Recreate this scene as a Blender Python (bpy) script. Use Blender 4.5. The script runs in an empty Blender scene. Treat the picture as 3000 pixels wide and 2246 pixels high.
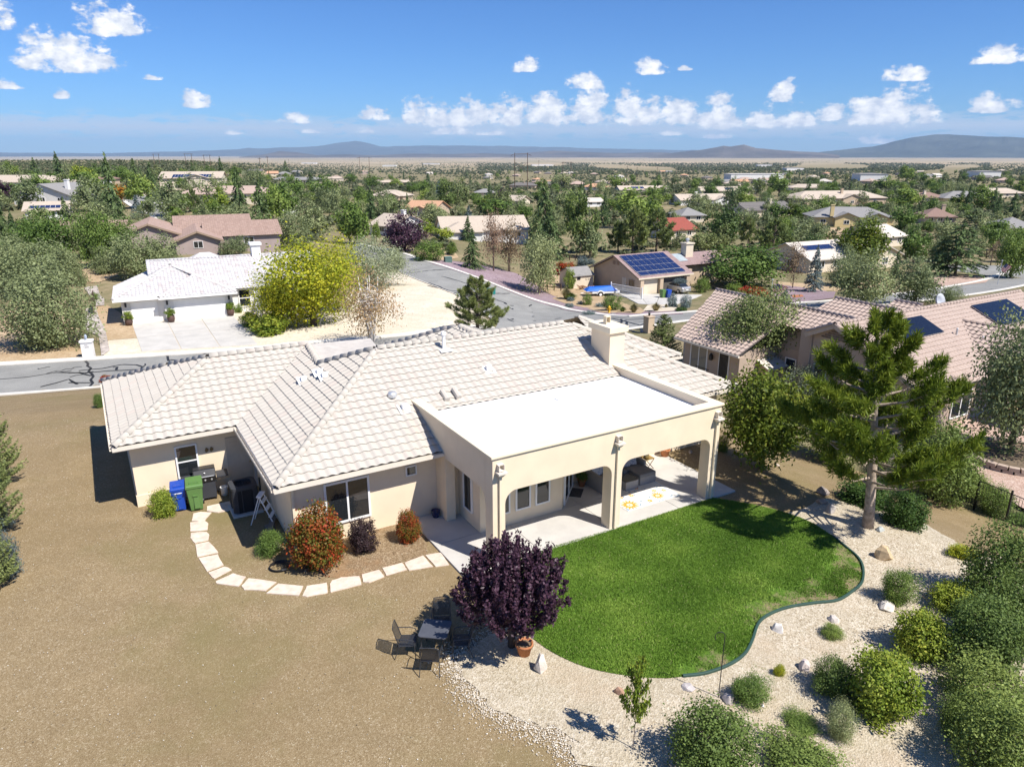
import bpy, bmesh, math, random
import numpy as np
from mathutils import Vector, Matrix, noise as mnoise

# ------------------------------------------------------------------ camera, sky, sun
SC = bpy.context.scene
COL = SC.collection
R = math.radians
CAM_H, FPX, PITCH = 12.2, 2100.0, math.atan(673 / 2100.0)
cam = bpy.data.cameras.new('camera')
cam.lens, cam.sensor_width = 25.2, 36.0
cam.clip_start, cam.clip_end = 0.5, 90000
camo = bpy.data.objects.new('camera', cam)
COL.objects.link(camo)
camo.location = (0, 0, CAM_H)
camo.rotation_euler = (math.pi / 2 - PITCH, 0, 0)
SC.camera = camo

SUN_AZ, SUN_EL = math.atan2(.805, -.593), R(53)
S_DIR = Vector((math.sin(SUN_AZ) * math.cos(SUN_EL), math.cos(SUN_AZ) * math.cos(SUN_EL), math.sin(SUN_EL)))
sl = bpy.data.lights.new('sun', 'SUN')
sl.energy, sl.angle, sl.color = 5.0, R(.5), (1.0, .955, .89)
so = bpy.data.objects.new('sun', sl)
COL.objects.link(so)
so.location = (60, -40, 90)
so.rotation_euler = S_DIR.to_track_quat('Z', 'Y').to_euler()
SC.view_settings.view_transform = 'Standard'
SC.view_settings.look = 'None'
SC.view_settings.exposure = 0.55
SC.view_settings.gamma = 1
SC.cycles.max_bounces = 6
SC.cycles.diffuse_bounces = 3
SC.cycles.transparent_max_bounces = 6
SC.cycles.volume_bounces = 0
SC.cycles.use_denoising = True

world = bpy.data.worlds.new('World')
SC.world = world
world.use_nodes = True
WN, WL = world.node_tree.nodes, world.node_tree.links
WN.clear()
def wn(t, **k):
    n = WN.new(t)
    for a, b in k.items(): setattr(n, a, b)
    return n
def wmath(op, a, b=None, c=None, clamp=False):
    n = wn('ShaderNodeMath', operation=op); n.use_clamp = clamp
    for i, v in enumerate((a, b, c)):
        if v is None: continue
        if isinstance(v, (int, float)): n.inputs[i].default_value = v
        else: WL.new(v, n.inputs[i])
    return n.outputs[0]
def build_world():
    sky = wn('ShaderNodeTexSky', sky_type='NISHITA')
    sky.sun_disc = False
    sky.sun_elevation, sky.sun_rotation = SUN_EL, SUN_AZ
    sky.altitude, sky.air_density, sky.dust_density, sky.ozone_density = 900, 1.0, .12, 3.2
    geo = wn('ShaderNodeTexCoord')
    sep = wn('ShaderNodeSeparateXYZ'); WL.new(geo.outputs['Generated'], sep.inputs[0])
    x, y, z = sep.outputs
    az = wmath('ARCTAN2', x, y)
    el = wmath('ARCSINE', z)
    cmb = wn('ShaderNodeCombineXYZ'); WL.new(az, cmb.inputs[0]); WL.new(el, cmb.inputs[1])
    # fractal noise, stretched a little sideways near the horizon
    n1 = wn('ShaderNodeTexNoise'); n1.inputs['Scale'].default_value = 32; n1.inputs['Detail'].default_value = 7; n1.inputs['Roughness'].default_value = .6
    mp = wn('ShaderNodeVectorMath', operation='MULTIPLY'); mp.inputs[1].default_value = (1, 1.5, 1)
    WL.new(cmb.outputs[0], mp.inputs[0]); WL.new(mp.outputs[0], n1.inputs['Vector'])
    n2 = wn('ShaderNodeTexNoise'); n2.inputs['Scale'].default_value = 95; n2.inputs['Detail'].default_value = 5; n2.inputs['Roughness'].default_value = .62
    WL.new(mp.outputs[0], n2.inputs['Vector'])
    F = None
    for (cx, cy, rx, up, dn) in CLOUDS:
        dx = wmath('MULTIPLY', wmath('SUBTRACT', az, cx), 1 / rx)
        dy = wmath('SUBTRACT', el, cy)
        dy = wmath('MAXIMUM', wmath('MULTIPLY', dy, 1 / up), wmath('MULTIPLY', dy, -1 / dn))
        d2 = wmath('ADD', wmath('MULTIPLY', dx, dx), wmath('MULTIPLY', dy, dy))
        v = wmath('SUBTRACT', 1, d2)
        F = v if F is None else wmath('MAXIMUM', F, v)
    # clouds elsewhere in the sky, of the same kind
    n3 = wn('ShaderNodeTexNoise'); n3.inputs['Scale'].default_value = 5; n3.inputs['Detail'].default_value = 3
    WL.new(geo.outputs['Generated'], n3.inputs['Vector'])
    g = wmath('MULTIPLY', wmath('SUBTRACT', n3.outputs[0], .66), 9)
    out = wmath('MULTIPLY', wmath('SUBTRACT', wmath('ABSOLUTE', az), .85), 6, clamp=True)
    out = wmath('MAXIMUM', out, wmath('MULTIPLY', wmath('SUBTRACT', el, .45), 6, clamp=True))
    F = wmath('MAXIMUM', F, wmath('SUBTRACT', wmath('MULTIPLY', g, out), wmath('MULTIPLY', wmath('SUBTRACT', 1, out), 9)))
    F = wmath('MAXIMUM', F, -3)
    nn = wmath('ADD', wmath('MULTIPLY', wmath('SUBTRACT', n1.outputs[0], .5), 3.0), wmath('MULTIPLY', wmath('SUBTRACT', n2.outputs[0], .5), 1.5))
    D = wmath('ADD', F, nn)
    mr = wn('ShaderNodeMapRange', interpolation_type='SMOOTHSTEP'); WL.new(D, mr.inputs[0])
    mr.inputs[1].default_value = .18; mr.inputs[2].default_value = .78
    # low bank of far clouds over the horizon
    n4 = wn('ShaderNodeTexNoise'); n4.inputs['Scale'].default_value = 34; n4.inputs['Detail'].default_value = 6; n4.inputs['Roughness'].default_value = .6
    mp4 = wn('ShaderNodeVectorMath', operation='MULTIPLY'); mp4.inputs[1].default_value = (1, 4.5, 1)
    WL.new(cmb.outputs[0], mp4.inputs[0]); WL.new(mp4.outputs[0], n4.inputs['Vector'])
    band = wmath('SUBTRACT', 1, wmath('ABSOLUTE', wmath('MULTIPLY', wmath('SUBTRACT', el, .030), 1 / .022)))
    lo = wn('ShaderNodeMapRange', interpolation_type='SMOOTHSTEP')
    WL.new(wmath('ADD', wmath('MULTIPLY', band, .3), n4.outputs[0]), lo.inputs[0])
    lo.inputs[1].default_value = .57; lo.inputs[2].default_value = .70
    lowm = wmath('MULTIPLY', lo.outputs[0], wmath('MULTIPLY', band, .8, clamp=True))
    # grey underside, lit tops
    n5 = wn('ShaderNodeTexNoise'); n5.inputs['Scale'].default_value = 60; n5.inputs['Detail'].default_value = 4
    off = wn('ShaderNodeVectorMath', operation='ADD'); off.inputs[1].default_value = (-.004, -.006, 0)
    WL.new(mp.outputs[0], off.inputs[0]); WL.new(off.outputs[0], n5.inputs['Vector'])
    sh = wn('ShaderNodeMapRange', interpolation_type='SMOOTHSTEP')
    WL.new(wmath('ADD', wmath('MULTIPLY', wmath('SUBTRACT', n5.outputs[0], .5), 1.6), wmath('MULTIPLY', D, .42)), sh.inputs[0])
    sh.inputs[1].default_value = -.05; sh.inputs[2].default_value = .85
    cc = wn('ShaderNodeMix', data_type='RGBA')
    WL.new(sh.outputs[0], cc.inputs[0]); cc.inputs[6].default_value = (5.4, 6.0, 7.2, 1); cc.inputs[7].default_value = (10.6, 10.4, 10.2, 1)
    mix = wn('ShaderNodeMix', data_type='RGBA')
    WL.new(wmath('MAXIMUM', mr.outputs[0], lowm), mix.inputs[0])
    tint = wn('ShaderNodeMix', data_type='RGBA', blend_type='MULTIPLY'); tint.inputs[0].default_value = 1; tint.inputs[7].default_value = (.37, .66, 1.06, 1)
    WL.new(sky.outputs[0], tint.inputs[6]); WL.new(tint.outputs[2], mix.inputs[6]); WL.new(cc.outputs[2], mix.inputs[7])
    bg = wn('ShaderNodeBackground'); bg.inputs[1].default_value = .085
    WL.new(mix.outputs[2], bg.inputs[0])
    o = wn('ShaderNodeOutputWorld'); WL.new(bg.outputs[0], o.inputs[0])
    world.cycles.sampling_method = 'MANUAL'; world.cycles.sample_map_resolution = 256
def ang(px, py):                       # picture point -> azimuth and elevation of the sky there
    a, b = px - 1500, py - 1123
    fw = FPX * math.cos(PITCH) - b * math.sin(PITCH); up = -(FPX * math.sin(PITCH) + b * math.cos(PITCH))
    return math.atan2(a, fw), math.atan2(up, math.hypot(a, fw))
CLOUDS = []
for (px, py, w, h) in [                # centre of base, half width, height
    (205, 195, 150, 85), (130, 165, 70, 75), (320, 90, 105, 72), (5, 70, 45, 75), (15, 255, 60, 25), (178, 285, 24, 22),
    (575, 308, 48, 38), (450, 232, 32, 14), (860, 358, 52, 24), (1100, 345, 55, 32), (680, 393, 30, 10), (915, 388, 35, 12), (1080, 388, 32, 14),
    (1250, 360, 85, 62), (1370, 358, 80, 60), (1490, 355, 75, 68), (1600, 350, 95, 72), (1720, 345, 70, 95), (1710, 255, 58, 34),
    (1860, 350, 95, 85), (1990, 355, 85, 72), (2100, 362, 75, 70), (2235, 362, 55, 50), (2330, 362, 75, 52), (2430, 345, 60, 42),
    (2540, 352, 80, 70), (2630, 350, 100, 90), (2700, 352, 55, 62), (2292, 285, 38, 56), (1905, 212, 50, 34), (2010, 205, 24, 12), (1540, 205, 42, 32),
    (2650, 232, 62, 34), (2935, 178, 85, 46), (2910, 322, 78, 44), (2560, 418, 60, 22), (1965, 395, 38, 14), (1330, 392, 70, 18), (1440, 394, 60, 14), (2100, 404, 50, 12)]:
    a, e = ang(px, py)
    a1, e1 = ang(px, py - h); a2, _ = ang(px + w, py)
    CLOUDS.append((a, e, abs(a2 - a) * 1.22, (e1 - e) * 1.32, (e1 - e) * .3))
build_world()

# ------------------------------------------------------------------ frame, terrain and helpers
TH = R(59.5)
UD = np.array([math.sin(TH), math.cos(TH)]); VD = np.array([-math.cos(TH), math.sin(TH)])
HO = np.array([-.58, 19.36])          # front corner of the patio, origin of the house frame
HROT = math.atan2(UD[1], UD[0])
def W(u, v, z=0): p = HO + u * UD + v * VD; return Vector((p[0], p[1], z))
def toUV(x, y): d0, d1 = x - HO[0], y - HO[1]; return d0 * UD[0] + d1 * UD[1], d0 * VD[0] + d1 * VD[1]
def sstep(t): t = np.clip(t, 0, 1); return t * t * (3 - 2 * t)
QB = ([36, 40, 53, 64, 80, 110, 200, 300, 500, 1100, 2500, 6000, 15000, 50000], [0, -.3, -3, -3, -3.6, -4.8, -7, -8, -12, -25, -42, -60, -75, -90])
QL = ([36, 40, 53, 64, 110, 200, 300, 600, 1500, 3000, 6000, 15000, 50000], [0, -.3, -3, -3, -3.3, -1.6, -1, -.5, 0, -14, -50, -75, -90])
QR = ([36, 40, 53, 60, 68, 85, 100, 200, 300, 500, 1100, 2500, 6000, 15000, 50000], [0, -.3, -3, -3.8, -4.8, -7.2, -7.8, -9, -10, -13, -25, -42, -60, -75, -90])
def T(x, y):
    x = np.asarray(x, float); y = np.asarray(y, float)
    q = (y - .33 * x) / 1.053
    zb = np.interp(q, *QB); zl = np.interp(q, *QL)
    w = sstep((-x / np.maximum(y, 20) - .2) / .25)
    wr = sstep((x / np.maximum(y, 20) + .12) / .18)
    zb = zb * (1 - wr) + np.interp(q, *QR) * wr
    z = zb * (1 - w) + zl * w
    u = (x - HO[0]) * UD[0] + (y - HO[1]) * UD[1]
    r = sstep((u - 12.5) / 7.5) * (1 - np.clip((q - 40) / 13, 0, 1))
    far = np.clip((q - 300) / 600, 0, 1)
    n = 2.5 * np.sin(x * .006 + 1) * np.sin(y * .0043 + .6) * far
    return z - 1.8 * r + n
def ray(px, py):
    a, b = px - 1500, py - 1123
    return a, FPX * math.cos(PITCH) - b * math.sin(PITCH), -(FPX * math.sin(PITCH) + b * math.cos(PITCH))
def at(px, py, z):                     # point of the picture at height z
    r = ray(px, py); t = (z - CAM_H) / r[2]
    return Vector((r[0] * t, r[1] * t, z))
def G(px, py):                         # point of the picture on the ground
    r = ray(px, py); n = math.hypot(r[0], r[1]); f = lambda d: CAM_H + r[2] / n * d - float(T(r[0] / n * d, r[1] / n * d))
    lo, d = 1.0, 4.0
    while f(d) > 0 and d < 60000: lo, d = d, d * 1.05
    for _ in range(40):
        m = (lo + d) / 2
        if f(m) > 0: lo = m
        else: d = m
    x, y = r[0] / n * d, r[1] / n * d
    return Vector((x, y, float(T(x, y))))
def height_to(p, py):                  # height above p reached by picture row py
    b = py - 1123
    fw = FPX * math.cos(PITCH) - b * math.sin(PITCH); dn = FPX * math.sin(PITCH) + b * math.cos(PITCH)
    return CAM_H - p.y * dn / fw - p.z

def tag(o, label=None, cat=None, group=None, kind=None):
    if label: o['label'] = label
    if cat: o['category'] = cat
    if group: o['group'] = group
    if kind: o['kind'] = kind
    return o
def empty(name, loc=(0, 0, 0), rz=0, label=None, cat=None, group=None):
    o = bpy.data.objects.new(name, None); COL.objects.link(o)
    o.empty_display_size = .2
    o.location = loc; o.rotation_euler = (0, 0, rz)
    return tag(o, label, cat, group)
def link(name, me, parent=None):
    o = bpy.data.objects.new(name, me); COL.objects.link(o)
    if parent: o.parent = parent
    return o
def copy_tree(o, parent=None):
    c = o.copy(); COL.objects.link(c)
    c.parent = parent
    for ch in list(o.children): copy_tree(ch, c)
    return c
class MB:
    def __init__(s): s.v, s.f, s.m = [], [], []
    def add(s, vs, fs, mi=0):
        k = len(s.v); s.v += [tuple(p) for p in vs]; s.f += [tuple(i + k for i in f) for f in fs]; s.m += [mi] * len(fs); return s
    def box(s, a, b, mi=0):
        (x0, y0, z0), (x1, y1, z1) = a, b
        return s.add([(x0, y0, z0), (x1, y0, z0), (x1, y1, z0), (x0, y1, z0), (x0, y0, z1), (x1, y0, z1), (x1, y1, z1), (x0, y1, z1)],
                     [(3, 2, 1, 0), (4, 5, 6, 7), (0, 1, 5, 4), (1, 2, 6, 5), (2, 3, 7, 6), (3, 0, 4, 7)], mi)
    def obox(s, c, dx, dy, dz, hx, hy, hz, mi=0):     # oriented box: centre, three axes, half sizes
        c, dx, dy, dz = Vector(c), Vector(dx).normalized() * hx, Vector(dy).normalized() * hy, Vector(dz).normalized() * hz
        P = [c + dx * i + dy * j + dz * k for k in (-1, 1) for j in (-1, 1) for i in (-1, 1)]
        return s.add(P, [(0, 2, 3, 1), (4, 5, 7, 6), (0, 1, 5, 4), (1, 3, 7, 5), (3, 2, 6, 7), (2, 0, 4, 6)], mi)
    def prism(s, poly, z0, z1, mi=0):
        n = len(poly)
        return s.add([(p[0], p[1], z0) for p in poly] + [(p[0], p[1], z1) for p in poly],
                     [tuple(range(n))[::-1], tuple(range(n, 2 * n))] + [(i, (i + 1) % n, n + (i + 1) % n, n + i) for i in range(n)], mi)
    def loft(s, A, B, mi=0):                          # two matching loops, capped
        n = len(A)
        return s.add(list(A) + list(B), [tuple(range(n))[::-1], tuple(range(n, 2 * n))] + [(i, (i + 1) % n, n + (i + 1) % n, n + i) for i in range(n)], mi)
    def tube(s, pts, rad, n=6, mi=0, cap=True):
        pts = [Vector(p) for p in pts]
        if not hasattr(rad, '__len__'): rad = [rad] * len(pts)
        rings = []
        for i, p in enumerate(pts):
            d = (pts[min(i + 1, len(pts) - 1)] - pts[max(i - 1, 0)]).normalized()
            a = d.orthogonal().normalized() if abs(d.z) > .9 else d.cross(Vector((0, 0, 1))).normalized()
            b = d.cross(a)
            rings.append([p + (a * math.cos(2 * math.pi * j / n) + b * math.sin(2 * math.pi * j / n)) * rad[i] for j in range(n)])
        fs = [(i * n + j, i * n + (j + 1) % n, (i + 1) * n + (j + 1) % n, (i + 1) * n + j) for i in range(len(pts) - 1) for j in range(n)]
        if cap: fs += [tuple(range(n))[::-1], tuple((len(pts) - 1) * n + j for j in range(n))]
        return s.add([q for r in rings for q in r], fs, mi)
    def lathe(s, prof, c=(0, 0, 0), n=16, mi=0):
        vs = [(c[0] + r * math.cos(2 * math.pi * j / n), c[1] + r * math.sin(2 * math.pi * j / n), c[2] + z) for r, z in prof for j in range(n)]
        fs = [(i * n + j, i * n + (j + 1) % n, (i + 1) * n + (j + 1) % n, (i + 1) * n + j) for i in range(len(prof) - 1) for j in range(n)]
        fs += [tuple(range(n))[::-1], tuple((len(prof) - 1) * n + j for j in range(n))]
        return s.add(vs, fs, mi)
    def mesh(s, name, mats, smooth=False):
        me = bpy.data.meshes.new(name); me.from_pydata(s.v, [], s.f)
        for m in (mats if isinstance(mats, (list, tuple)) else [mats]): me.materials.append(m)
        me.polygons.foreach_set('material_index', s.m)
        if smooth: me.polygons.foreach_set('use_smooth', [True] * len(me.polygons))
        me.update(); return me
    def build(s, name, mats, parent=None, smooth=False, bevel=0):
        o = link(name, s.mesh(name, mats, smooth), parent)
        if bevel:
            b = o.modifiers.new('bevel', 'BEVEL'); b.width = bevel; b.segments = 2; b.limit_method = 'ANGLE'; b.angle_limit = R(40)
        return o
def boxo(name, a, b, mat, parent, bevel=0): return MB().box(a, b).build(name, mat, parent, bevel=bevel)

# ------------------------------------------------------------------ materials
MATS = {}
def nodes(name):
    m = bpy.data.materials.new(name); m.use_nodes = True
    nt = m.node_tree; bs = nt.nodes['Principled BSDF']; MATS[name] = m
    return m, nt, bs
def N(nt, t, ins=None, **k):
    n = nt.nodes.new(t)
    for a, b in k.items(): setattr(n, a, b)
    for a, b in (ins or {}).items():
        if hasattr(b, 'is_linked') or hasattr(b, 'links'): nt.links.new(b, n.inputs[a])
        else: n.inputs[a].default_value = b
    return n
def c4(c): return (c[0], c[1], c[2], 1)
def mixc(nt, fac, a, b, bt='MIX'):
    n = N(nt, 'ShaderNodeMix', data_type='RGBA', blend_type=bt)
    for i, v in ((0, fac), (6, a), (7, b)):
        if hasattr(v, 'links'): nt.links.new(v, n.inputs[i])
        else: n.inputs[i].default_value = v if i == 0 else c4(v)
    return n.outputs[2]
def ramp(nt, fac, pts):
    n = N(nt, 'ShaderNodeValToRGB', {0: fac}); e = n.color_ramp.elements
    while len(e) < len(pts): e.new(.5)
    for k, (p, c) in zip(e, pts): k.position = p; k.color = c4(c) if not isinstance(c, (int, float)) else (c, c, c, 1)
    return n.outputs[0]
def wpos(nt): return nt.nodes.new('ShaderNodeNewGeometry').outputs['Position']
def noise(nt, scale, detail=4, rough=.55, vec=None): return N(nt, 'ShaderNodeTexNoise', {'Vector': vec if vec else wpos(nt), 'Scale': scale, 'Detail': detail, 'Roughness': rough}).outputs[0]
def bump(nt, bs, h, s=.3, d=.02):
    b = N(nt, 'ShaderNodeBump', {'Height': h, 'Strength': s, 'Distance': d}); nt.links.new(b.outputs[0], bs.inputs['Normal'])
def M(name, col, rough=.8, var=.12, scale=3, spec=.25, metal=0, bs_=0, bscale=60, grime=0):
    if name in MATS: return MATS[name]
    m, nt, bs = nodes(name)
    bs.inputs['Roughness'].default_value = rough; bs.inputs['Metallic'].default_value = metal; bs.inputs['Specular IOR Level'].default_value = spec
    if var:
        a = mixc(nt, ramp(nt, noise(nt, scale, 5), [(.3, 0), (.7, 1)]), tuple(x * (1 - var) for x in col), tuple(min(1, x * (1 + var)) for x in col))
        if grime: a = mixc(nt, ramp(nt, noise(nt, scale * .31, 6, .65), [(.52, 0), (.75, grime)]), a, tuple(x * .62 for x in (col[0], col[1] * .97, col[2] * .92)))
        nt.links.new(a, bs.inputs['Base Color'])
    else: bs.inputs['Base Color'].default_value = c4(col)
    if bs_: bump(nt, bs, noise(nt, bscale, 3), bs_, .01)
    return m
def gravel(name, cols, scale=28, patch=None, patch_amt=.5, patch_scale=.25, bstr=.8):
    """Loose stone chips: every chip its own colour."""
    m, nt, bs = nodes(name); bs.inputs['Roughness'].default_value = .9; bs.inputs['Specular IOR Level'].default_value = .15
    P = wpos(nt)
    v = N(nt, 'ShaderNodeTexVoronoi', {'Vector': P, 'Scale': scale, 'Randomness': 1.0})
    v2 = N(nt, 'ShaderNodeTexVoronoi', {'Vector': P, 'Scale': scale * .42, 'Randomness': 1.0})
    sep = N(nt, 'ShaderNodeSeparateColor', {0: v.outputs['Color']}); sep2 = N(nt, 'ShaderNodeSeparateColor', {0: v2.outputs['Color']})
    fac = N(nt, 'ShaderNodeMath', {0: N(nt, 'ShaderNodeMath', {0: sep.outputs[0], 1: .72}, operation='MULTIPLY').outputs[0], 1: N(nt, 'ShaderNodeMath', {0: sep2.outputs[1], 1: .28}, operation='MULTIPLY').outputs[0]}, operation='ADD').outputs[0]
    c = ramp(nt, fac, [(i / (len(cols) - 1), k) for i, k in enumerate(cols)])
    c = mixc(nt, ramp(nt, noise(nt, .9, 6, .6, P), [(.35, 0), (.7, .28)]), c, tuple(x * .55 for x in cols[len(cols) // 2]))
    c = mixc(nt, ramp(nt, noise(nt, .09, 5, .6, P), [(.42, 0), (.60, .5)]), c, tuple(x * f for x, f in zip(cols[2], (.74, .73, .64))))
    c = mixc(nt, ramp(nt, noise(nt, .35, 7, .72, P), [(.52, 0), (.70, .35)]), c, tuple(min(1, x * 1.2) for x in cols[3]))
    c = mixc(nt, ramp(nt, noise(nt, 1.7, 7, .75, P), [(.56, 0), (.74, .35)]), c, tuple(x * f for x, f in zip(cols[1], (.66, .72, .55))))
    if patch: c = mixc(nt, ramp(nt, noise(nt, patch_scale, 6, .62, P), [(.5, 0), (.68, patch_amt)]), c, patch)
    nt.links.new(c, bs.inputs['Base Color'])
    bump(nt, bs, v.outputs['Distance'], bstr, .02)
    return m
def mk_materials():
    M('stucco', (.79, .655, .475), .92, .05, 1.2, .12, bs_=.25, bscale=90, grime=.12)
    M('stucco_trim', (.79, .68, .50), .9, .04, 2, .15, bs_=.2, bscale=90, grime=.2)
    M('fascia', (.70, .63, .53), .6, .04, 2, .3)
    M('white_paint', (.80, .79, .77), .55, .03, 2, .3)
    M('white_membrane', (.86, .85, .84), .6, .05, .7, .2, grime=.06)
    M('galvanised', (.62, .63, .64), .45, .1, 6, .5, .6)
    M('door_paint', (.56, .47, .36), .6, .04, 4)
    M('black_metal', (.022, .022, .024), .45, .1, 5, .4)
    M('dark_under', (.10, .09, .08), .9, .1, 4)
    M('terracotta', (.42, .17, .075), .8, .12, 6)
    M('rust_brown', (.09, .05, .035), .7, .15, 8)
    m, nt, bs = nodes('glass'); bs.inputs['Base Color'].default_value = (.018, .021, .024, 1); bs.inputs['Roughness'].default_value = .03; bs.inputs['Specular IOR Level'].default_value = .8
    m, nt, bs = nodes('glass_curtain'); bs.inputs['Base Color'].default_value = (.18, .18, .17, 1); bs.inputs['Roughness'].default_value = .06; bs.inputs['Specular IOR Level'].default_value = .8
    for nm, c in (('solar_blue', (.012, .022, .075)), ('solar_black', (.008, .009, .014))):
        m, nt, bs = nodes(nm); P = N(nt, 'ShaderNodeTexCoord').outputs['Object']
        n = N(nt, 'ShaderNodeTexBrick', {'Vector': P, 'Scale': 6.2, 'Mortar Size': .012, 'Color1': c4(c), 'Color2': c4(tuple(x * 1.25 for x in c)), 'Mortar': c4(tuple(x * 2 + .015 for x in c))}, offset=0)
        n.inputs['Brick Width'].default_value = 1; n.inputs['Row Height'].default_value = 1
        nt.links.new(n.outputs[0], bs.inputs['Base Color']); bs.inputs['Roughness'].default_value = .12; bs.inputs['Specular IOR Level'].default_value = .6
    # concrete slab
    for nm, c in (('concrete', (.54, .515, .47)), ('concrete_old', (.47, .44, .40)), ('kerb_concrete', (.70, .66, .585))):
        m, nt, bs = nodes(nm); bs.inputs['Roughness'].default_value = .85
        a = mixc(nt, ramp(nt, noise(nt, .8, 7, .65), [(.35, 0), (.7, 1)]), tuple(x * .86 for x in c), tuple(x * 1.08 for x in c))
        a = mixc(nt, ramp(nt, noise(nt, 25, 4), [(.4, 0), (.65, .25)]), a, tuple(x * .8 for x in c))
        nt.links.new(a, bs.inputs['Base Color']); bump(nt, bs, noise(nt, 70, 3), .15, .005)
    # asphalt
    m, nt, bs = nodes('asphalt'); bs.inputs['Roughness'].default_value = .9
    a = mixc(nt, ramp(nt, noise(nt, .35, 6, .6), [(.35, 0), (.7, 1)]), (.225, .22, .20), (.325, .318, .29))
    a = mixc(nt, ramp(nt, noise(nt, 14, 3, .7), [(.35, 0), (.7, .5)]), a, (.15, .15, .145))
    a = mixc(nt, ramp(nt, noise(nt, 45, 2, .7), [(.55, 0), (.68, .6)]), a, (.40, .39, .36))
    nt.links.new(a, bs.inputs['Base Color']); bump(nt, bs, noise(nt, 60, 3), .5, .01)
    M('tar', (.022, .022, .024), .55, .2, 5, .3)
    gravel('gravel_brown', [(.175, .12, .062), (.235, .168, .088), (.28, .206, .113), (.32, .242, .138), (.52, .44, .31)], 52, (.19, .16, .065), .7, .16, .5)
    gravel('gravel_white', [(.25, .20, .135), (.40, .33, .235), (.50, .43, .32), (.575, .505, .395), (.70, .64, .54)], 26, (.46, .36, .25), .55, .4)
    gravel('gravel_bed', [(.13, .085, .045), (.22, .15, .085), (.28, .20, .12), (.34, .25, .15), (.5, .4, .28)], 26, (.30, .17, .08), .6, .7)
    gravel('gravel_pink', [(.28, .17, .13), (.42, .28, .22), (.50, .36, .29), (.58, .44, .36), (.70, .58, .5)], 18, (.36, .24, .18), .4, .4)
    gravel('gravel_cream', [(.52, .43, .32), (.62, .53, .41), (.68, .59, .46), (.72, .64, .52), (.8, .74, .64)], 12, (.55, .44, .30), .3, .15, .3)
    gravel('gravel_purple', [(.16, .11, .12), (.24, .17, .19), (.30, .22, .245), (.36, .28, .30), (.45, .38, .38)], 10, (.3, .22, .22), .4, .3, .4)
    gravel('dirt_tan', [(.34, .24, .14), (.42, .30, .18), (.47, .34, .21), (.52, .40, .26), (.6, .5, .36)], 9, (.38, .26, .15), .5, .3, .4)
    gravel('river_rock', [(.22, .19, .17), (.34, .29, .26), (.45, .39, .35), (.55, .49, .44), (.68, .63, .58)], 4.5, None, bstr=1.0)
    # soil and dry grass of the valley
    m, nt, bs = nodes('earth'); bs.inputs['Roughness'].default_value = 1; bs.inputs['Specular IOR Level'].default_value = .05
    P = wpos(nt)
    a = mixc(nt, ramp(nt, noise(nt, .035, 7, .65, P), [(.35, 0), (.65, 1)]), (.20, .16, .09), (.31, .245, .15))
    a = mixc(nt, ramp(nt, noise(nt, .16, 6, .7, P), [(.36, 0), (.6, .85)]), a, (.11, .12, .05))
    a = mixc(nt, ramp(nt, noise(nt, 1.3, 4, .7, P), [(.4, 0), (.75, .5)]), a, (.40, .32, .21))
    q = N(nt, 'ShaderNodeSeparateXYZ', {0: P}).outputs[1]
    fp = N(nt, 'ShaderNodeMapRange', {0: q, 1: 1500, 2: 5000}).outputs[0]
    far = mixc(nt, ramp(nt, noise(nt, .0011, 6, .6, P), [(.4, 0), (.62, 1)]), (.42, .33, .22), (.28, .24, .15))
    a = mixc(nt, fp, a, far)
    nt.links.new(a, bs.inputs['Base Color'])
    # lawn soil under the blades
    m, nt, bs = nodes('turf'); bs.inputs['Roughness'].default_value = 1; bs.inputs['Specular IOR Level'].default_value = .1
    a = mixc(nt, ramp(nt, noise(nt, .55, 6, .6), [(.35, 0), (.68, 1)]), (.09, .165, .022), (.14, .235, .034))
    a = mixc(nt, ramp(nt, noise(nt, 9, 5, .7), [(.35, 0), (.7, .7)]), a, (.03, .09, .010))
    br = N(nt, 'ShaderNodeMath', {0: N(nt, 'ShaderNodeAttribute', attribute_name='bare').outputs['Fac'], 1: N(nt, 'ShaderNodeMath', {0: N(nt, 'ShaderNodeMath', {0: noise(nt, 2.2, 7, .75), 1: .5}, operation='SUBTRACT').outputs[0], 1: 3.0}, operation='MULTIPLY').outputs[0]}, operation='ADD').outputs[0]
    br = N(nt, 'ShaderNodeMath', {0: br, 1: N(nt, 'ShaderNodeMath', {0: N(nt, 'ShaderNodeAttribute', attribute_name='bare').outputs['Fac'], 1: .02}, operation='GREATER_THAN').outputs[0]}, operation='MULTIPLY').outputs[0]
    a = mixc(nt, ramp(nt, br, [(.34, 0), (.9, .9)]), a, mixc(nt, noise(nt, 12, 4, .7), (.20, .14, .085), (.36, .27, .18)))
    nt.links.new(a, bs.inputs['Base Color']); bump(nt, bs, noise(nt, 30, 4, .7), .8, .03)
    m, nt, bs = nodes('grass_blade'); bs.inputs['Roughness'].default_value = .6; bs.inputs['Specular IOR Level'].default_value = .2
    at_ = N(nt, 'ShaderNodeAttribute', attribute_name='var').outputs['Fac']
    a = ramp(nt, at_, [(0, (.095, .185, .022)), (.5, (.17, .295, .038)), (.85, (.27, .39, .065)), (1, (.45, .40, .20))])
    nt.links.new(a, bs.inputs['Base Color'])
mk_materials()
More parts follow.
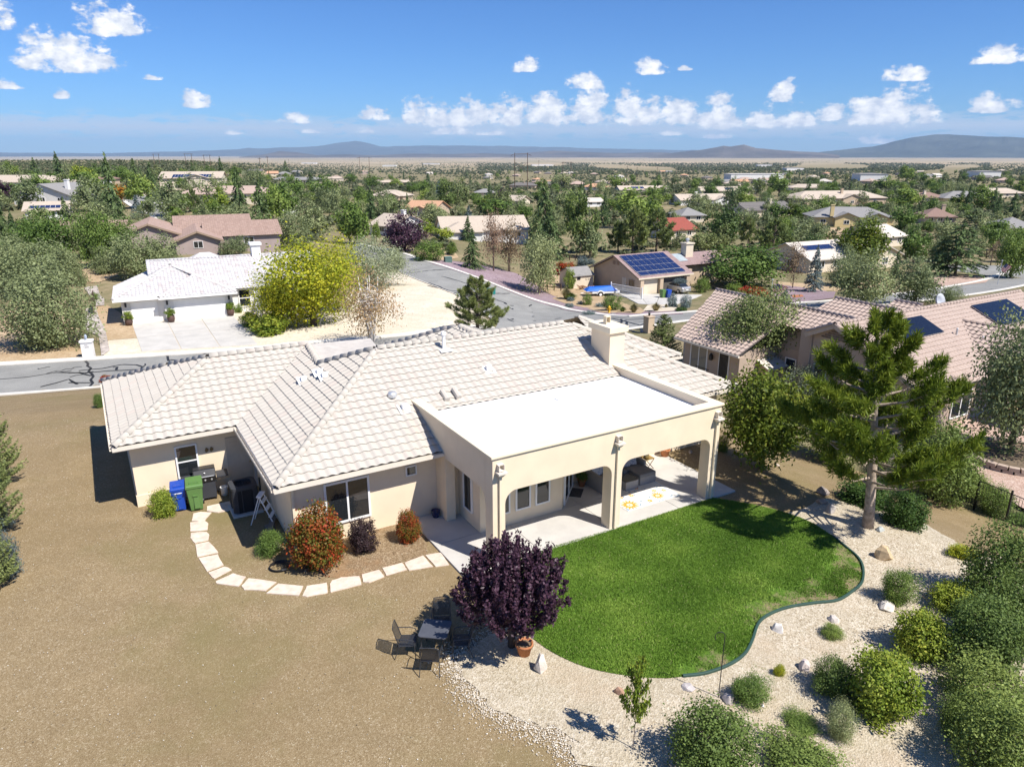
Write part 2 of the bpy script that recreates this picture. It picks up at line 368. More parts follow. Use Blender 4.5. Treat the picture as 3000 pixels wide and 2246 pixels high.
def tile_mat(name, cols, rough=.85, streak=.25):
    m, nt, bs = nodes(name); bs.inputs['Roughness'].default_value = rough; bs.inputs['Specular IOR Level'].default_value = .2
    r = N(nt, 'ShaderNodeObjectInfo').outputs['Random']; v = N(nt, 'ShaderNodeAttribute', attribute_name='var').outputs['Fac']
    f = N(nt, 'ShaderNodeMath', {0: N(nt, 'ShaderNodeMath', {0: r, 1: v}, operation='ADD').outputs[0]}, operation='FRACT').outputs[0]
    a = ramp(nt, f, [(i / (len(cols) - 1), c) for i, c in enumerate(cols)])
    a = mixc(nt, ramp(nt, noise(nt, 7, 5, .7), [(.45, 0), (.75, streak)]), a, tuple(x * .72 for x in cols[0]))
    a = mixc(nt, ramp(nt, noise(nt, .5, 5, .6), [(.45, 0), (.75, streak * .8)]), a, tuple(x * .8 for x in cols[-1]))
    nt.links.new(a, bs.inputs['Base Color']); bump(nt, bs, noise(nt, 60, 3), .2, .006)
    return m
TILE_MAIN = tile_mat('tile_beige', [(.485, .445, .385), (.495, .455, .395), (.505, .465, .402), (.512, .47, .408), (.50, .46, .398), (.49, .445, .385), (.51, .445, .385)], streak=.14)
TILE_PINK = tile_mat('tile_pink', [(.43, .335, .28), (.45, .352, .295), (.47, .37, .31), (.455, .358, .30), (.44, .34, .285)])
TILE_WHITE = tile_mat('tile_white', [(.56, .55, .545), (.60, .59, .585), (.53, .485, .47), (.61, .60, .595), (.49, .435, .42), (.58, .565, .56)])

# ------------------------------------------------------------------ sheets and terrain
def sheet(name, pts, mat, dz, res=2.0, parent=None, skirt=0, flat=None):
    """Ground sheet draped on the terrain."""
    bm = bmesh.new()
    f = bm.faces.new([bm.verts.new((p[0], p[1], 0)) for p in pts]); bm.normal_update()
    if f.normal.z < 0: f.normal_flip()
    xs = [p[0] for p in pts]; ys = [p[1] for p in pts]
    if flat is None:
        for ax, lo, hi in ((0, min(xs), max(xs)), (1, min(ys), max(ys))):
            k = lo + res
            while k < hi:
                no = (1, 0, 0) if ax == 0 else (0, 1, 0); co = (k, 0, 0) if ax == 0 else (0, k, 0)
                bmesh.ops.bisect_plane(bm, geom=bm.verts[:] + bm.edges[:] + bm.faces[:], plane_co=co, plane_no=no); k += res
    for v in bm.verts: v.co.z = (float(T(v.co.x, v.co.y)) if flat is None else flat) + dz
    if skirt:
        be = [e for e in bm.edges if e.is_boundary]
        r = bmesh.ops.extrude_edge_only(bm, edges=be)
        for v in [g for g in r['geom'] if isinstance(g, bmesh.types.BMVert)]: v.co.z -= skirt
    me = bpy.data.meshes.new(name); bm.to_mesh(me); bm.free(); me.materials.append(mat)
    return link(name, me, parent)
def smooth_loop(pts, n=6, closed=True):
    """Catmull-Rom through the points."""
    P = [Vector((p[0], p[1], 0)) for p in pts]; out = []; L = len(P)
    for i in range(L if closed else L - 1):
        g = (lambda j: P[j % L]) if closed else (lambda j: P[min(max(j, 0), L - 1)])
        a, b, c, d = g(i - 1), g(i), g(i + 1), g(i + 2)
        for k in range(n):
            t = k / n
            out.append(.5 * ((2 * b) + (c - a) * t + (2 * a - 5 * b + 4 * c - d) * t * t + (3 * b - a - 3 * c + d) * t ** 3))
    if not closed: out.append(P[-1])
    return out
def band(name, line, w0, w1, mat, dz, h=0, parent=None):
    """Strip along a line, from offset w0 to w1 on its left, raised by h (a kerb, a path, a sealed crack)."""
    pts = [Vector((p[0], p[1], 0)) for p in line]; m = MB(); rows = []
    for i, p in enumerate(pts):
        d = (pts[min(i + 1, len(pts) - 1)] - pts[max(i - 1, 0)]); d.z = 0; d.normalize(); nrm = Vector((-d.y, d.x, 0))
        a, b = p + nrm * w0, p + nrm * w1
        za, zb = float(T(a.x, a.y)) + dz, float(T(b.x, b.y)) + dz
        rows.append([(a.x, a.y, za), (b.x, b.y, zb)] if not h else [(a.x, a.y, za), (a.x, a.y, za + h * .9), ((a.x * .7 + b.x * .3), (a.y * .7 + b.y * .3), za + h), (b.x, b.y, zb + h), (b.x, b.y, zb)])
    k = len(rows[0])
    m.v = [p for r in rows for p in r]
    m.f = [(i * k + j, (i + 1) * k + j, (i + 1) * k + j + 1, i * k + j + 1) for i in range(len(rows) - 1) for j in range(k - 1)]
    m.m = [0] * len(m.f)
    if w1 > w0: m.f = [f[::-1] for f in m.f]
    m.f = [f[::-1] for f in m.f] if False else m.f
    return m.build(name, mat, parent)
def build_terrain():
    rr = [0.0] + [float(i) for i in np.arange(1, 95, 1.0)]
    while rr[-1] < 60000: rr.append(rr[-1] * 1.045)
    A = np.radians(np.arange(0, 360, 1.0)); RR = np.array(rr[1:])
    X = np.outer(RR, np.sin(A)); Y = np.outer(RR, np.cos(A)); Z = T(X, Y) - .14 * ((Y - .33 * X < 52 * 1.053) & (np.hypot(X, Y) < 60))
    V = np.concatenate([[[0, 0, float(T(0, 0))]], np.stack([X, Y, Z], -1).reshape(-1, 3)])
    n = len(A); F = [(0, 1 + (j + 1) % n, 1 + j) for j in range(n)]
    for i in range(len(RR) - 1):
        b = 1 + i * n
        F += [(b + j, b + (j + 1) % n, b + n + (j + 1) % n, b + n + j) for j in range(n)]
    me = bpy.data.meshes.new('terrain'); me.from_pydata(V.tolist(), [], F); me.materials.append(MATS['earth'])
    me.polygons.foreach_set('use_smooth', [True] * len(F))
    tag(link('terrain', me), kind='structure')
build_terrain()
zn = lambda ox, oy, k: (lambda X, Y: (ox + X / k, oy + Y / k))
ZA, ZB, ZC = zn(0, 1496, 2.208), zn(1000, 1496, 2.208), zn(2000, 1496, 2.208)
ZD, ZE = zn(2000, 900, 2.208), zn(250, 900, 2.208)
Z1, Z2, Z3 = zn(0, 380, 2.208), zn(1000, 380, 2.208), zn(2000, 380, 2.208)
Z155 = zn(1550, 650, 3.68); Z200 = zn(200, 700, 3.68)
def QX(q, x): return Vector((x, q * 1.053 + .33 * x, 0))

def bare_at(x, y):
    """How worn the turf is: bare ground by the edging."""
    t = np.zeros(len(x))
    for p, r in BARE:
        t = np.maximum(t, 1 - np.hypot(x - p.x, y - p.y) / r)
    return t * .85
BARE = [(G(*ZC(*p)), r) for p, r in (((1120, 470), 1.7), ((1060, 540), 1.6), ((960, 570), 1.5), ((860, 590), 1.3), ((760, 605), 1.2), ((660, 625), 1.1), ((570, 660), 1.0), ((1140, 390), 1.5), ((1120, 310), 1.2), ((1050, 240), 1.0), ((500, 730), .7), ((300, 990), .8), ((150, 1040), .8))]
def build_grounds():
    # own yard
    yard = [QX(54.3, -75), QX(54.3, 12)] + [W(13.5, 16), W(19.5, 4), W(21, -8), W(18, -22), W(0, -34), W(-40, -30), W(-60, -2)]
    tag(sheet('gravel_yard', yard, MATS['gravel_brown'], .012, 1.0), kind='structure')
    wg = [ZB(1000, 800), ZB(830, 900), ZB(760, 965), ZB(800, 1050), ZB(880, 1180), ZB(1010, 1265), ZB(1160, 1345), ZB(1350, 1405), ZB(1500, 1475), ZB(1540, 1640),
          ZC(0, 1800), ZC(1300, 1800), ZC(2200, 1600), ZC(2300, 700), ZC(2150, 330), ZC(1930, 290), ZC(1740, 190), ZC(1580, 100), ZC(1400, -20), ZC(1080, -60), ZC(900, -70), ZC(700, 10), ZC(640, 40), ZC(300, 60), ZC(-500, 300)]
    wg = smooth_loop([G(*p) for p in wg], 5)
    rnd = random.Random(3); wg = [Vector((p.x + rnd.gauss(0, .07), p.y + rnd.gauss(0, .07), 0)) for p in wg]
    tag(sheet('gravel_bed', wg, MATS['gravel_white'], .045, 1.0), kind='structure')
    bed = [ZE(1290, 1520), ZE(1420, 1700), ZE(1700, 1760), ZE(1950, 1740), ZE(2190, 1640), ZE(2200, 1500), ZE(2150, 1400), ZE(1900, 1430), ZE(1420, 1560)]
    tag(sheet('planting_bed', smooth_loop([G(*p) for p in bed], 4), MATS['gravel_bed'], .02, 2), kind='structure')
    tag(sheet('neighbour_gravel', [G(*ZD(*p)) for p in ((1830, 1000), (1900, 1080), (2060, 1210), (2180, 1290), (2600, 1500), (2700, 900), (2200, 700), (1900, 640), (1700, 700), (1780, 850))], MATS['gravel_pink'], .03, 1.0), kind='structure')
    # patio slab, scored into panels
    st = tag(empty('patio_slab', W(0, 0, 0), HROT), kind='structure')
    us = [-1.04, 1.75, 4.7, 7.6, 10.45]; vs = [-.08, 2.05, 4.1]
    for i in range(4):
        for j in range(2):
            b = boxo('slab_panel', (us[i] + .008, vs[j] + .008, -.12), (us[i + 1] - .008, vs[j + 1] - .008, .075), MATS['concrete'], st, .008)
    boxo('slab_panel', (-1.04, -1.15, -.12), (.35, -.096, .075), MATS['concrete'], st, .008)
    # lawn
    lp = [(2088, 1462), (1950, 1506), (1799, 1553), (1636, 1601), (1520, 1640)]
    lp2 = [(1500, 1720), (1530, 1840), (1566, 1878), (1627, 1919), (1702, 1953), (1777, 1973), (1871, 1987), (1953, 1991)]
    ed = [ZC(*p) for p in ((0, 1082), (150, 1063), (300, 1008), (400, 938), (450, 850), (490, 740), (560, 682), (680, 637), (840, 610), (1000, 590), (1100, 530), (1160, 470), (1165, 380), (1130, 310), (1050, 240), (970, 175))]
    up = [ZD(*p) for p in ((850, 1410), (760, 1370), (640, 1330), (480, 1290), (330, 1262))]
    edge = smooth_loop([G(*p) for p in ed], 6, False)
    pts = [G(*p) for p in lp] + smooth_loop([G(*p) for p in lp2], 5, False) + edge + smooth_loop([G(*p) for p in up], 5, False)
    lw = tag(sheet('lawn', pts, MATS['turf'], .055, .3), kind='structure')
    a = lw.data.attributes.new('bare', 'FLOAT', 'POINT'); a.data.foreach_set('value', [float(bare_at(np.array([v.co.x]), np.array([v.co.y]))[0]) for v in lw.data.vertices])
    tag(band('lawn_edging', edge, -.03, .03, M('edging_green', (.035, .075, .06), .5, .1), .02, .09), 'dark green plastic edging strip curving round the lawn', 'edging')
    return [(p.x, p.y) for p in pts]
LAWN = build_grounds()
def in_poly(px, py, poly):
    """Vectorised point in polygon."""
    ins = np.zeros(len(px), bool); n = len(poly)
    for i in range(n):
        (x0, y0), (x1, y1) = poly[i], poly[(i + 1) % n]
        c = ((y0 > py) != (y1 > py)) & (px < (x1 - x0) * (py - y0) / ((y1 - y0) or 1e-9) + x0)
        ins ^= c
    return ins
def tri_mesh(name, V, mat, var=None, quad=False):
    """Mesh from an array of separate triangles (n,3,3) or quads (n,4,3); var: one value each."""
    n, k = V.shape[0], V.shape[1]
    me = bpy.data.meshes.new(name)
    me.vertices.add(n * k); me.vertices.foreach_set('co', V.reshape(-1).astype(np.float32))
    me.loops.add(n * k); me.loops.foreach_set('vertex_index', np.arange(n * k, dtype=np.int32))
    me.polygons.add(n); me.polygons.foreach_set('loop_start', np.arange(0, n * k, k, dtype=np.int32))
    if var is not None:
        a = me.attributes.new('var', 'FLOAT', 'POINT'); a.data.foreach_set('value', np.repeat(var, k).astype(np.float32))
    me.materials.append(mat); me.update(calc_edges=True); return me
def build_grass():
    rg = np.random.default_rng(5); poly = LAWN
    xs = [p[0] for p in poly]; ys = [p[1] for p in poly]
    n = 620000
    x = rg.uniform(min(xs), max(xs), n); y = rg.uniform(min(ys), max(ys), n)
    k = in_poly(x, y, poly)
    # worn, thin patches by the edging
    nz = np.array([mnoise.noise(Vector((a * 1.3, b * 1.3, 0))) for a, b in zip(x, y)])
    thin = bare_at(x, y)
    keep = k & (rg.random(n) > np.clip(thin * 1.9 + nz * 1.6 - .3, 0, .94) * (thin > 0))
    x, y, nz = x[keep], y[keep], nz[keep]; n = len(x)
    h = rg.uniform(.03, .055, n); a = rg.uniform(0, 2 * math.pi, n); lean = rg.normal(0, .018, (n, 2)); w = .011
    z = np.full(n, .055)
    V = np.zeros((n, 3, 3))
    V[:, 0] = np.stack([x - np.cos(a) * w, y - np.sin(a) * w, z], -1); V[:, 1] = np.stack([x + np.cos(a) * w, y + np.sin(a) * w, z], -1)
    V[:, 2] = np.stack([x + lean[:, 0], y + lean[:, 1], z + h], -1)
    n2 = np.array([mnoise.noise(Vector((p * .5 + 7, q * .5, 0))) for p, q in zip(x, y)])
    var = np.clip(.42 + .45 * n2 + .28 * nz + rg.normal(0, .12, n), 0, .86); var[rg.random(n) < .012] = 1
    tag(link('lawn_grass', tri_mesh('lawn_grass', V, MATS['grass_blade'], var)), 'short mown green grass of the back lawn', 'grass', kind='stuff')
build_grass()
# ------------------------------------------------------------------ tiled roofs
def s_tile_verts(w, L, amp=.024, th=.022, n=8):
    t = np.linspace(-.012, 1.012, n); x = t * w; z = amp * (1 + np.cos(2 * math.pi * (t - .3)))
    top0 = np.stack([x, np.zeros(n), z + .041], -1); top1 = np.stack([x, np.full(n, L), z + .004], -1); lip = np.stack([x, np.zeros(n) + .004, z + .041 - th], -1)
    V = np.concatenate([top0, top1, lip])
    F = [(i, i + 1, n + i + 1, n + i) for i in range(n - 1)] + [(2 * n + i, 2 * n + i + 1, i + 1, i) for i in range(n - 1)]
    return V, F
def flat_tile_verts(w, L, **k):
    V = np.array([(0.006, 0, .045), (w - .006, 0, .045), (w - .006, L, .006), (.006, L, .006), (.006, 0.003, .012), (w - .006, .003, .012)])
    return V, [(0, 1, 2, 3), (4, 5, 1, 0), (4, 0, 3), (1, 5, 2)]
TILE_MESH = {}
def tile_field(parent, O, ex, ey, polys, mat, w=.325, exp=.345, indiv=None, kind='s', seed=1, amp=.026):
    """Rows of tiles on one roof plane. polys: convex 3-D polygons in that plane; indiv: list that collects (matrix, distance) of whole tiles. Returns (verts, faces, var) of the rest."""
    O, ex, ey = Vector(O), Vector(ex).normalized(), Vector(ey).normalized(); ez = ex.cross(ey)
    V0, F0 = (s_tile_verts(w, exp * 1.06, amp) if kind == 's' else flat_tile_verts(w, exp * 1.04))
    rnd = random.Random(seed); VV, FF, VAR = [], [], []
    O = O + ez * ((Vector(polys[0][0]) - O).dot(ez))
    mat3 = np.array([ex, ey, ez]); Oa = np.array(O)
    for poly in polys:
        ab = [((Vector(p) - O).dot(ex), (Vector(p) - O).dot(ey)) for p in poly]
        if sum(ab[i][0] * ab[(i + 1) % len(ab)][1] - ab[(i + 1) % len(ab)][0] * ab[i][1] for i in range(len(ab))) < 0: ab = ab[::-1]
        ed = []
        for i in range(len(ab)):
            (x0, y0), (x1, y1) = ab[i], ab[(i + 1) % len(ab)]; l = math.hypot(x1 - x0, y1 - y0)
            if l > 1e-6: ed.append(((y1 - y0) / l, -(x1 - x0) / l, x0, y0))
        a0, a1 = min(p[0] for p in ab), max(p[0] for p in ab); b0, b1 = min(p[1] for p in ab), max(p[1] for p in ab)
        bm = None
        for r in range(math.floor(b0 / exp + 1e-4), math.ceil(b1 / exp)):
            for c in range(math.floor(a0 / w), math.ceil(a1 / w)):
                x, y = c * w, r * exp
                cor = ((x, y), (x + w, y), (x, y + exp), (x + w, y + exp))
                dmax = -9; out = False
                for nx, ny, px, py in ed:
                    ds = [(cx - px) * nx + (cy - py) * ny for cx, cy in cor]
                    if min(ds) > -.004: out = True; break
                    dmax = max(dmax, max(ds))
                if out: continue
                jit = (rnd.gauss(0, .0012), rnd.gauss(0, .004)); var = rnd.random()
                if dmax <= .02:
                    if indiv is not None:
                        pos = O + ex * (x + jit[0]) + ey * (y + jit[1])
                        indiv.append((pos, ex, ey, ez)); continue
                    v = V0 + np.array([x + jit[0], y + jit[1], 0]); k = len(VV)
                    VV += (v @ mat3 + Oa).tolist(); FF += [tuple(i + k for i in f) for f in F0]; VAR += [var] * len(v)
                else:
                    if bm is None: bm = bmesh.new(); lay = bm.verts.layers.float.new('var')
                    vs = []
                    for q in V0:
                        bv = bm.verts.new((q[0] + x, q[1] + y, q[2])); bv[lay] = var; vs.append(bv)
                    for f in F0: bm.faces.new([vs[i] for i in f])
        if bm:
            for nx, ny, px, py in ed:
                bmesh.ops.bisect_plane(bm, geom=bm.verts[:] + bm.edges[:] + bm.faces[:], plane_co=(px, py, 0), plane_no=(nx, ny, 0), clear_outer=True)
            bm.verts.index_update(); k = len(VV)
            if bm.verts:
                VV += (np.array([v.co[:] for v in bm.verts]) @ mat3 + Oa).tolist(); VAR += [v[lay] for v in bm.verts]
                FF += [tuple(v.index + k for v in f.verts) for f in bm.faces]
            bm.free()
    return VV, FF, VAR
def roof_planes(root, planes, mat, under, n_ind, tile='s', cap=None, w=.325, exp=.345, amp=.026, name='roof'):
    """planes: (O, ex, ey, polys). The n_ind nearest whole tiles become objects, the rest one mesh. Returns the roof part."""
    base = MB()
    for O, ex, ey, polys in planes:
        for p in polys: base.add([Vector(q) for q in p], [tuple(range(len(p)))])
    roof = base.build(name, under, root)
    ind = [] if n_ind else None; VV, FF, VAR = [], [], []
    for i, (O, ex, ey, polys) in enumerate(planes):
        a, b, c = tile_field(roof, O, ex, ey, polys, mat, w, exp, ind, tile, i + 1, amp)
        k = len(VV); VV += a; FF += [tuple(j + k for j in f) for f in b]; VAR += c
    V0, F0 = (s_tile_verts(w, exp * 1.06, amp) if tile == 's' else flat_tile_verts(w, exp * 1.04))
    if ind is not None:
        mw = Matrix.Translation(root.location) @ Matrix.Rotation(root.rotation_euler.z, 4, 'Z'); cl = Vector((0, 0, CAM_H))
        ind.sort(key=lambda t: (mw @ t[0] - cl).length)
        key = (w, exp, tile, mat.name)
        if key not in TILE_MESH:
            me = bpy.data.meshes.new('roof_tile'); me.from_pydata(V0.tolist(), [], F0); me.materials.append(mat); me.update(); TILE_MESH[key] = me
        for pos, ex, ey, ez in ind[:n_ind]:
            o = link('roof_tile', TILE_MESH[key], roof)
            o.matrix_basis = Matrix(((ex.x, ey.x, ez.x, pos.x), (ex.y, ey.y, ez.y, pos.y), (ex.z, ey.z, ez.z, pos.z), (0, 0, 0, 1)))
        rnd = random.Random(9)
        for pos, ex, ey, ez in ind[n_ind:]:
            v = V0 @ np.array([ex, ey, ez]) + np.array(pos); k = len(VV)
            VV += v.tolist(); FF += [tuple(j + k for j in f) for f in F0]; VAR += [rnd.random()] * len(v)
    me = bpy.data.meshes.new('roof_tiles'); me.from_pydata(VV, [], FF); me.materials.append(mat)
    a = me.attributes.new('var', 'FLOAT', 'POINT'); a.data.foreach_set('value', np.array(VAR, np.float32)); me.update()
    tag(link('roof_tiles', me, roof), kind='stuff')
    return roof
def cap_mesh(mat, r=.13, L=.42):
    m = MB(); n = 7
    A = [(r * 1.08 * math.cos(math.pi * j / (n - 1)), 0, r * 1.08 * math.sin(math.pi * j / (n - 1))) for j in range(n)]
    B = [(r * .88 * math.cos(math.pi * j / (n - 1)), L, r * .88 * math.sin(math.pi * j / (n - 1))) for j in range(n)]
    C = [(p[0] * .82, .004, p[2] * .8) for p in A]
    m.add(A + B + C, [(j + 1, j, n + j, n + j + 1) for j in range(n - 1)] + [(j, j + 1, 2 * n + j + 1, 2 * n + j) for j in range(n - 1)])
    return m.mesh('ridge_tile', mat, True)
def caps(roof, P0, P1, me, step=.36, lift=.025):
    """Ridge or hip tiles from the low end P0 to P1."""
    P0, P1 = Vector(P0), Vector(P1); d = P1 - P0; L = d.length; d.normalize()
    side = d.cross(Vector((0, 0, 1))).normalized(); up = side.cross(d).normalized()
    for i in range(max(1, int(L / step))):
        p = P0 + d * (i * step) + up * lift
        o = link('ridge_tile', me, roof)
        o.matrix_basis = Matrix(((side.x, d.x, up.x, p.x), (side.y, d.y, up.y, p.y), (side.z, d.z, up.z, p.z), (0, 0, 0, 1)))
def window(root, c, dx, w, h, out, frame=None, pane=None, bars=(1, 1), t=.06, name='window', rail=None):
    """Framed window on a wall: centre c, dx along the wall, out = outward normal, bars = panes across and up."""
    c, dx, out = Vector(c), Vector(dx).normalized(), Vector(out).normalized(); up = Vector((0, 0, 1))
    frame = frame or MATS['white_paint']; pane = pane or MATS['glass']
    m = MB()
    for s in (-1, 1):
        m.obox(c + dx * s * (w / 2 - t / 2), dx, up, out, t / 2, h / 2, .05)
        m.obox(c + up * s * (h / 2 - t / 2), dx, up, out, w / 2 - t, t / 2, .047)
    for i in range(1, bars[0]): m.obox(c + dx * (w * (i / bars[0] - .5)), dx, up, out, t * .45, h / 2 - t, .044)
    for i in range(1, bars[1]): m.obox(c + up * (h * (i / bars[1] - .5)), dx, up, out, w / 2 - t, t * .4, .041)
    f = m.build(name, frame, root)
    for i in range(bars[0]):
        for j in range(bars[1]):
            pc = c + dx * (w * ((i + .5) / bars[0] - .5)) + up * (h * ((j + .5) / bars[1] - .5)) + out * .012
            MB().obox(pc, dx, up, out, w / bars[0] / 2 - t * .4, h / bars[1] / 2 - t * .35, .008).build('pane', pane, f)
    return f
def arc(cx, cz, r, a0, a1, n=7): return [(cx + r * math.cos(R(a0 + (a1 - a0) * i / n)), cz + r * math.sin(R(a0 + (a1 - a0) * i / n))) for i in range(n + 1)]

def build_main_house():
    H = empty('stucco_house', W(0, 0, 0), HROT, 'cream stucco house with beige tile roof and flat white patio roof beside the lawn', 'house')
    st, tr, fa = MATS['stucco'], MATS['stucco_trim'], MATS['fascia']
    k, ze = .45, 2.6
    sq = math.sqrt(1 + k * k)
    zf = lambda v: ze + k * (v - 3.5); zl = lambda u: ze + k * (u + 5.53); zr = lambda u: ze + k * (14 - u)
    gf = lambda v: ze + k * (v - 9.53); gl = lambda u: ze + k * (u + 9.57)
    F = lambda P: [(u, v, zf(v)) for u, v in P]
    Lp = lambda P: [(u, v, zl(u)) for u, v in P]
    planes = [((-5.53, 3.5, ze), (1, 0, 0), (0, 1, k), [F([(-5.53, 3.5), (0, 3.5), (0, 8.83), (-.2, 8.83)]), F([(0, 5.27), (9.4, 5.27), (9.4, 8.13), (8.7, 8.83), (0, 8.83)]), F([(9.4, 3.5), (14, 3.5), (9.4, 8.13)])]),
              ((-5.53, 9.53, ze), (0, -1, 0), (1, 0, k), [Lp([(-5.53, 3.5), (-.2, 8.83), (-2, 10.65), (-5.53, 9.53)]), Lp([(-5.53, 9.53), (-2, 10.65), (-1.7, 13.4)])]),
              ((-9.57, 9.53, ze), (1, 0, 0), (0, 1, k), [[(u, v, gf(v)) for u, v in [(-9.57, 9.53), (-5.53, 9.53), (-1.7, 13.4), (-5.7, 13.4)]]]),
              ((-9.57, 18.3, ze), (0, -1, 0), (1, 0, k), [[(u, v, gl(u)) for u, v in [(-9.57, 9.53), (-5.7, 13.4), (-7.0, 15.2), (-9.57, 18.3)]]]),
              ((14, 3.5, ze), (0, 1, 0), (-1, 0, k), [[(u, v, zr(u)) for u, v in [(14, 3.5), (14, 8.46), (11.7, 10.76), (8.7, 8.83)]]]),
              ((14, 8.46, ze), (1, 0, 0), (0, 1, k), [[(u, v, ze + k * (v - 8.46)) for u, v in [(14, 8.46), (15.42, 8.46), (11.7, 12.18), (11.7, 10.76)]]]),
              ((15.42, 8.46, ze), (0, 1, 0), (-1, 0, k), [[(u, v, ze + k * (15.42 - u)) for u, v in [(15.42, 8.46), (15.42, 15.9), (11.7, 12.18)]]]),
              ((-2, 14, 4.85 - k * 6.5), (0, -1, 0), (1, 0, k), [[(u, v, 4.85 - k * (4.5 - u)) for u, v in [(4.5, 9.16), (4.5, 11.2), (1.5, 14.2), (1.5, 12.16)]]]),
              ((11, 9, 4.85 - k * 6.5), (0, 1, 0), (-1, 0, k), [[(u, v, 4.85 - k * (u - 4.5)) for u, v in [(4.5, 9.16), (7.5, 12.16), (7.5, 14.2), (4.5, 11.2)]]])]
    roof = roof_planes(H, planes, TILE_MAIN, MATS['dark_under'], 300)
    # roof slopes towards the street
    b = MB()
    b.add([(8.7, 8.83, 4.99), (-.2, 8.83, 4.99), (-2, 10.65, 4.18), (1.5, 12.16, 3.49), (4.5, 9.16, 4.85), (7.5, 12.16, 3.49), (11.7, 10.76, 3.62)], [(0, 4, 5, 6), (1, 2, 3, 4), (0, 1, 4)])
    b.add([(-5.7, 13.4, 4.33), (-1.7, 13.4, 4.33), (-1.7, 17.3, 2.6), (-9.57, 18.3, 2.6), (-7, 15.2, 3.75)], [(0, 4, 3, 2, 1)])
    b.add([(4.5, 11.2, 4.85), (7.5, 14.2, 3.5), (1.5, 14.2, 3.5)], [(0, 1, 2)])
    b.add([(11.7, 12.18, 4.27), (15.42, 15.9, 2.6), (4, 15.9, 2.6), (6, 12.9, 3.6)], [(0, 1, 2, 3)])
    b.build('rear_slope', TILE_MAIN, roof)
    pc = [(-2, 10.65, 4.2), (-1.7, 13.4, 4.34), (1.4, 14.2, 4.05), (1.0, 11.8, 4.1)]
    MB().add(pc + [(p[0], p[1], p[2] - .3) for p in pc], [(0, 2, 1), (0, 3, 2), (0, 1, 5, 4), (1, 2, 6, 5), (2, 3, 7, 6), (3, 0, 4, 7)]).build('cricket', M('cricket_paint', (.50, .46, .41), .8, .1, 3), roof)
    cm = cap_mesh(TILE_MAIN)
    for a, c in (((-5.53, 3.5, ze), (-.2, 8.83, 5.0)), ((-.2, 8.83, 5.0), (8.7, 8.83, 5.0)), ((-9.57, 9.53, ze), (-5.7, 13.4, 4.34)), ((-5.7, 13.4, 4.34), (-1.7, 13.4, 4.34)), ((-7, 15.2, 3.76), (-5.7, 13.4, 4.34)), ((-9.57, 18.3, ze), (-7, 15.2, 3.76)),
                 ((-2, 10.65, 4.2), (-.2, 8.83, 5.0)), ((-2, 10.65, 4.2), (-1.7, 13.4, 4.34)), ((14, 3.5, ze), (8.7, 8.83, 5.0)), ((15.42, 8.46, ze), (11.7, 12.18, 4.28)), ((1.5, 14.2, 3.5), (4.5, 11.2, 4.85)), ((4.5, 9.2, 4.85), (4.5, 11.2, 4.85)), ((7.5, 14.2, 3.5), (4.5, 11.2, 4.85))):
        caps(roof, a, c, cm)
    for (u, v) in ((-5.5, 3.53), (-9.54, 9.56)):     # white hip ends
        MB().lathe([(.10, 0), (.13, .05), (.10, .14), (.03, .17)], (u + .12, v + .12, ze + .03), 10).build('hip_end', MATS['white_paint'], roof, True)
    # eaves: soffit, fascia board and gutter
    def eave(p, q, inward, wid):
        p, q, i = Vector(p), Vector(q), Vector(inward); d = (q - p).normalized(); c = (p + q) / 2; L = (q - p).length
        MB().obox(c + i * (wid / 2) + Vector((0, 0, -.16)), d, i, (0, 0, 1), L / 2, wid / 2 - .025, .012).build('soffit', fa, H)
        MB().obox(c + i * .0 + Vector((0, 0, -.09)), d, i, (0, 0, 1), L / 2, .022, .085).build('fascia_board', MATS['white_paint'] if abs(d.x) < .5 else fa, H)
        g = MB(); o = c - i * .075 + Vector((0, 0, -.055))
        g.obox(o - i * .05, d, i, (0, 0, 1), L / 2, .006, .06); g.obox(o + Vector((0, 0, -.055)), d, i, (0, 0, 1), L / 2, .05, .006)
        g.build('gutter', fa, H)
    for p, q, i, wd in (((-5.6, 3.5, ze), (0, 3.5, ze), (0, 1, 0), .6), ((-5.53, 3.52, ze), (-5.53, 9.5, ze), (1, 0, 0), .53), ((-9.62, 9.53, ze), (-5.56, 9.53, ze), (0, 1, 0), .52), ((-9.57, 9.55, ze), (-9.57, 18.2, ze), (1, 0, 0), .47),
                       ((9.42, 3.5, ze), (14.05, 3.5, ze), (0, 1, 0), .6), ((14, 3.52, ze), (14, 8.4, ze), (-1, 0, 0), .5), ((14.05, 8.46, ze), (15.45, 8.46, ze), (0, 1, 0), .5)):
        eave(p, q, i, wd)
    # walls
    foot = [(-5, 4.1), (0, 4.1), (0, 3.58), (.62, 3.58), (.62, 2.0), (3.92, 2.0), (5.52, 3.6), (9.36, 3.6), (9.36, 4.1), (13.5, 4.1), (13.5, 9), (14.9, 9), (14.9, 15.4), (7, 15.4), (7, 13.6), (-5, 13.6)]
    MB().prism(foot, -.6, 2.52).build('wall', st, H)
    MB().box((-9.1, 10.05, -1.2), (-5.003, 17.6, 2.5)).build('garage_wall', st, H)
    MB().box((-9.14, 10.01, -1.2), (-5.01, 17.64, .45)).build('wall_base', st, H)
    # patio: front beam on three columns with rounded corners
    ol = [(0, -.1), (.44, -.1)] + arc(.84, 2.08, .4, 180, 90) + arc(4.1, 2.08, .4, 90, 0) + [(4.5, -.1), (4.94, -.1)] + arc(5.34, 2.08, .4, 180, 90) + arc(8.56, 2.08, .4, 90, 0) + [(8.96, -.1), (9.38, -.1), (9.38, 3.66), (0, 3.66)]
    MB().loft([(u, 0, z) for u, z in ol], [(u, .47, z) for u, z in ol]).build('patio_front', st, H, bevel=.015)
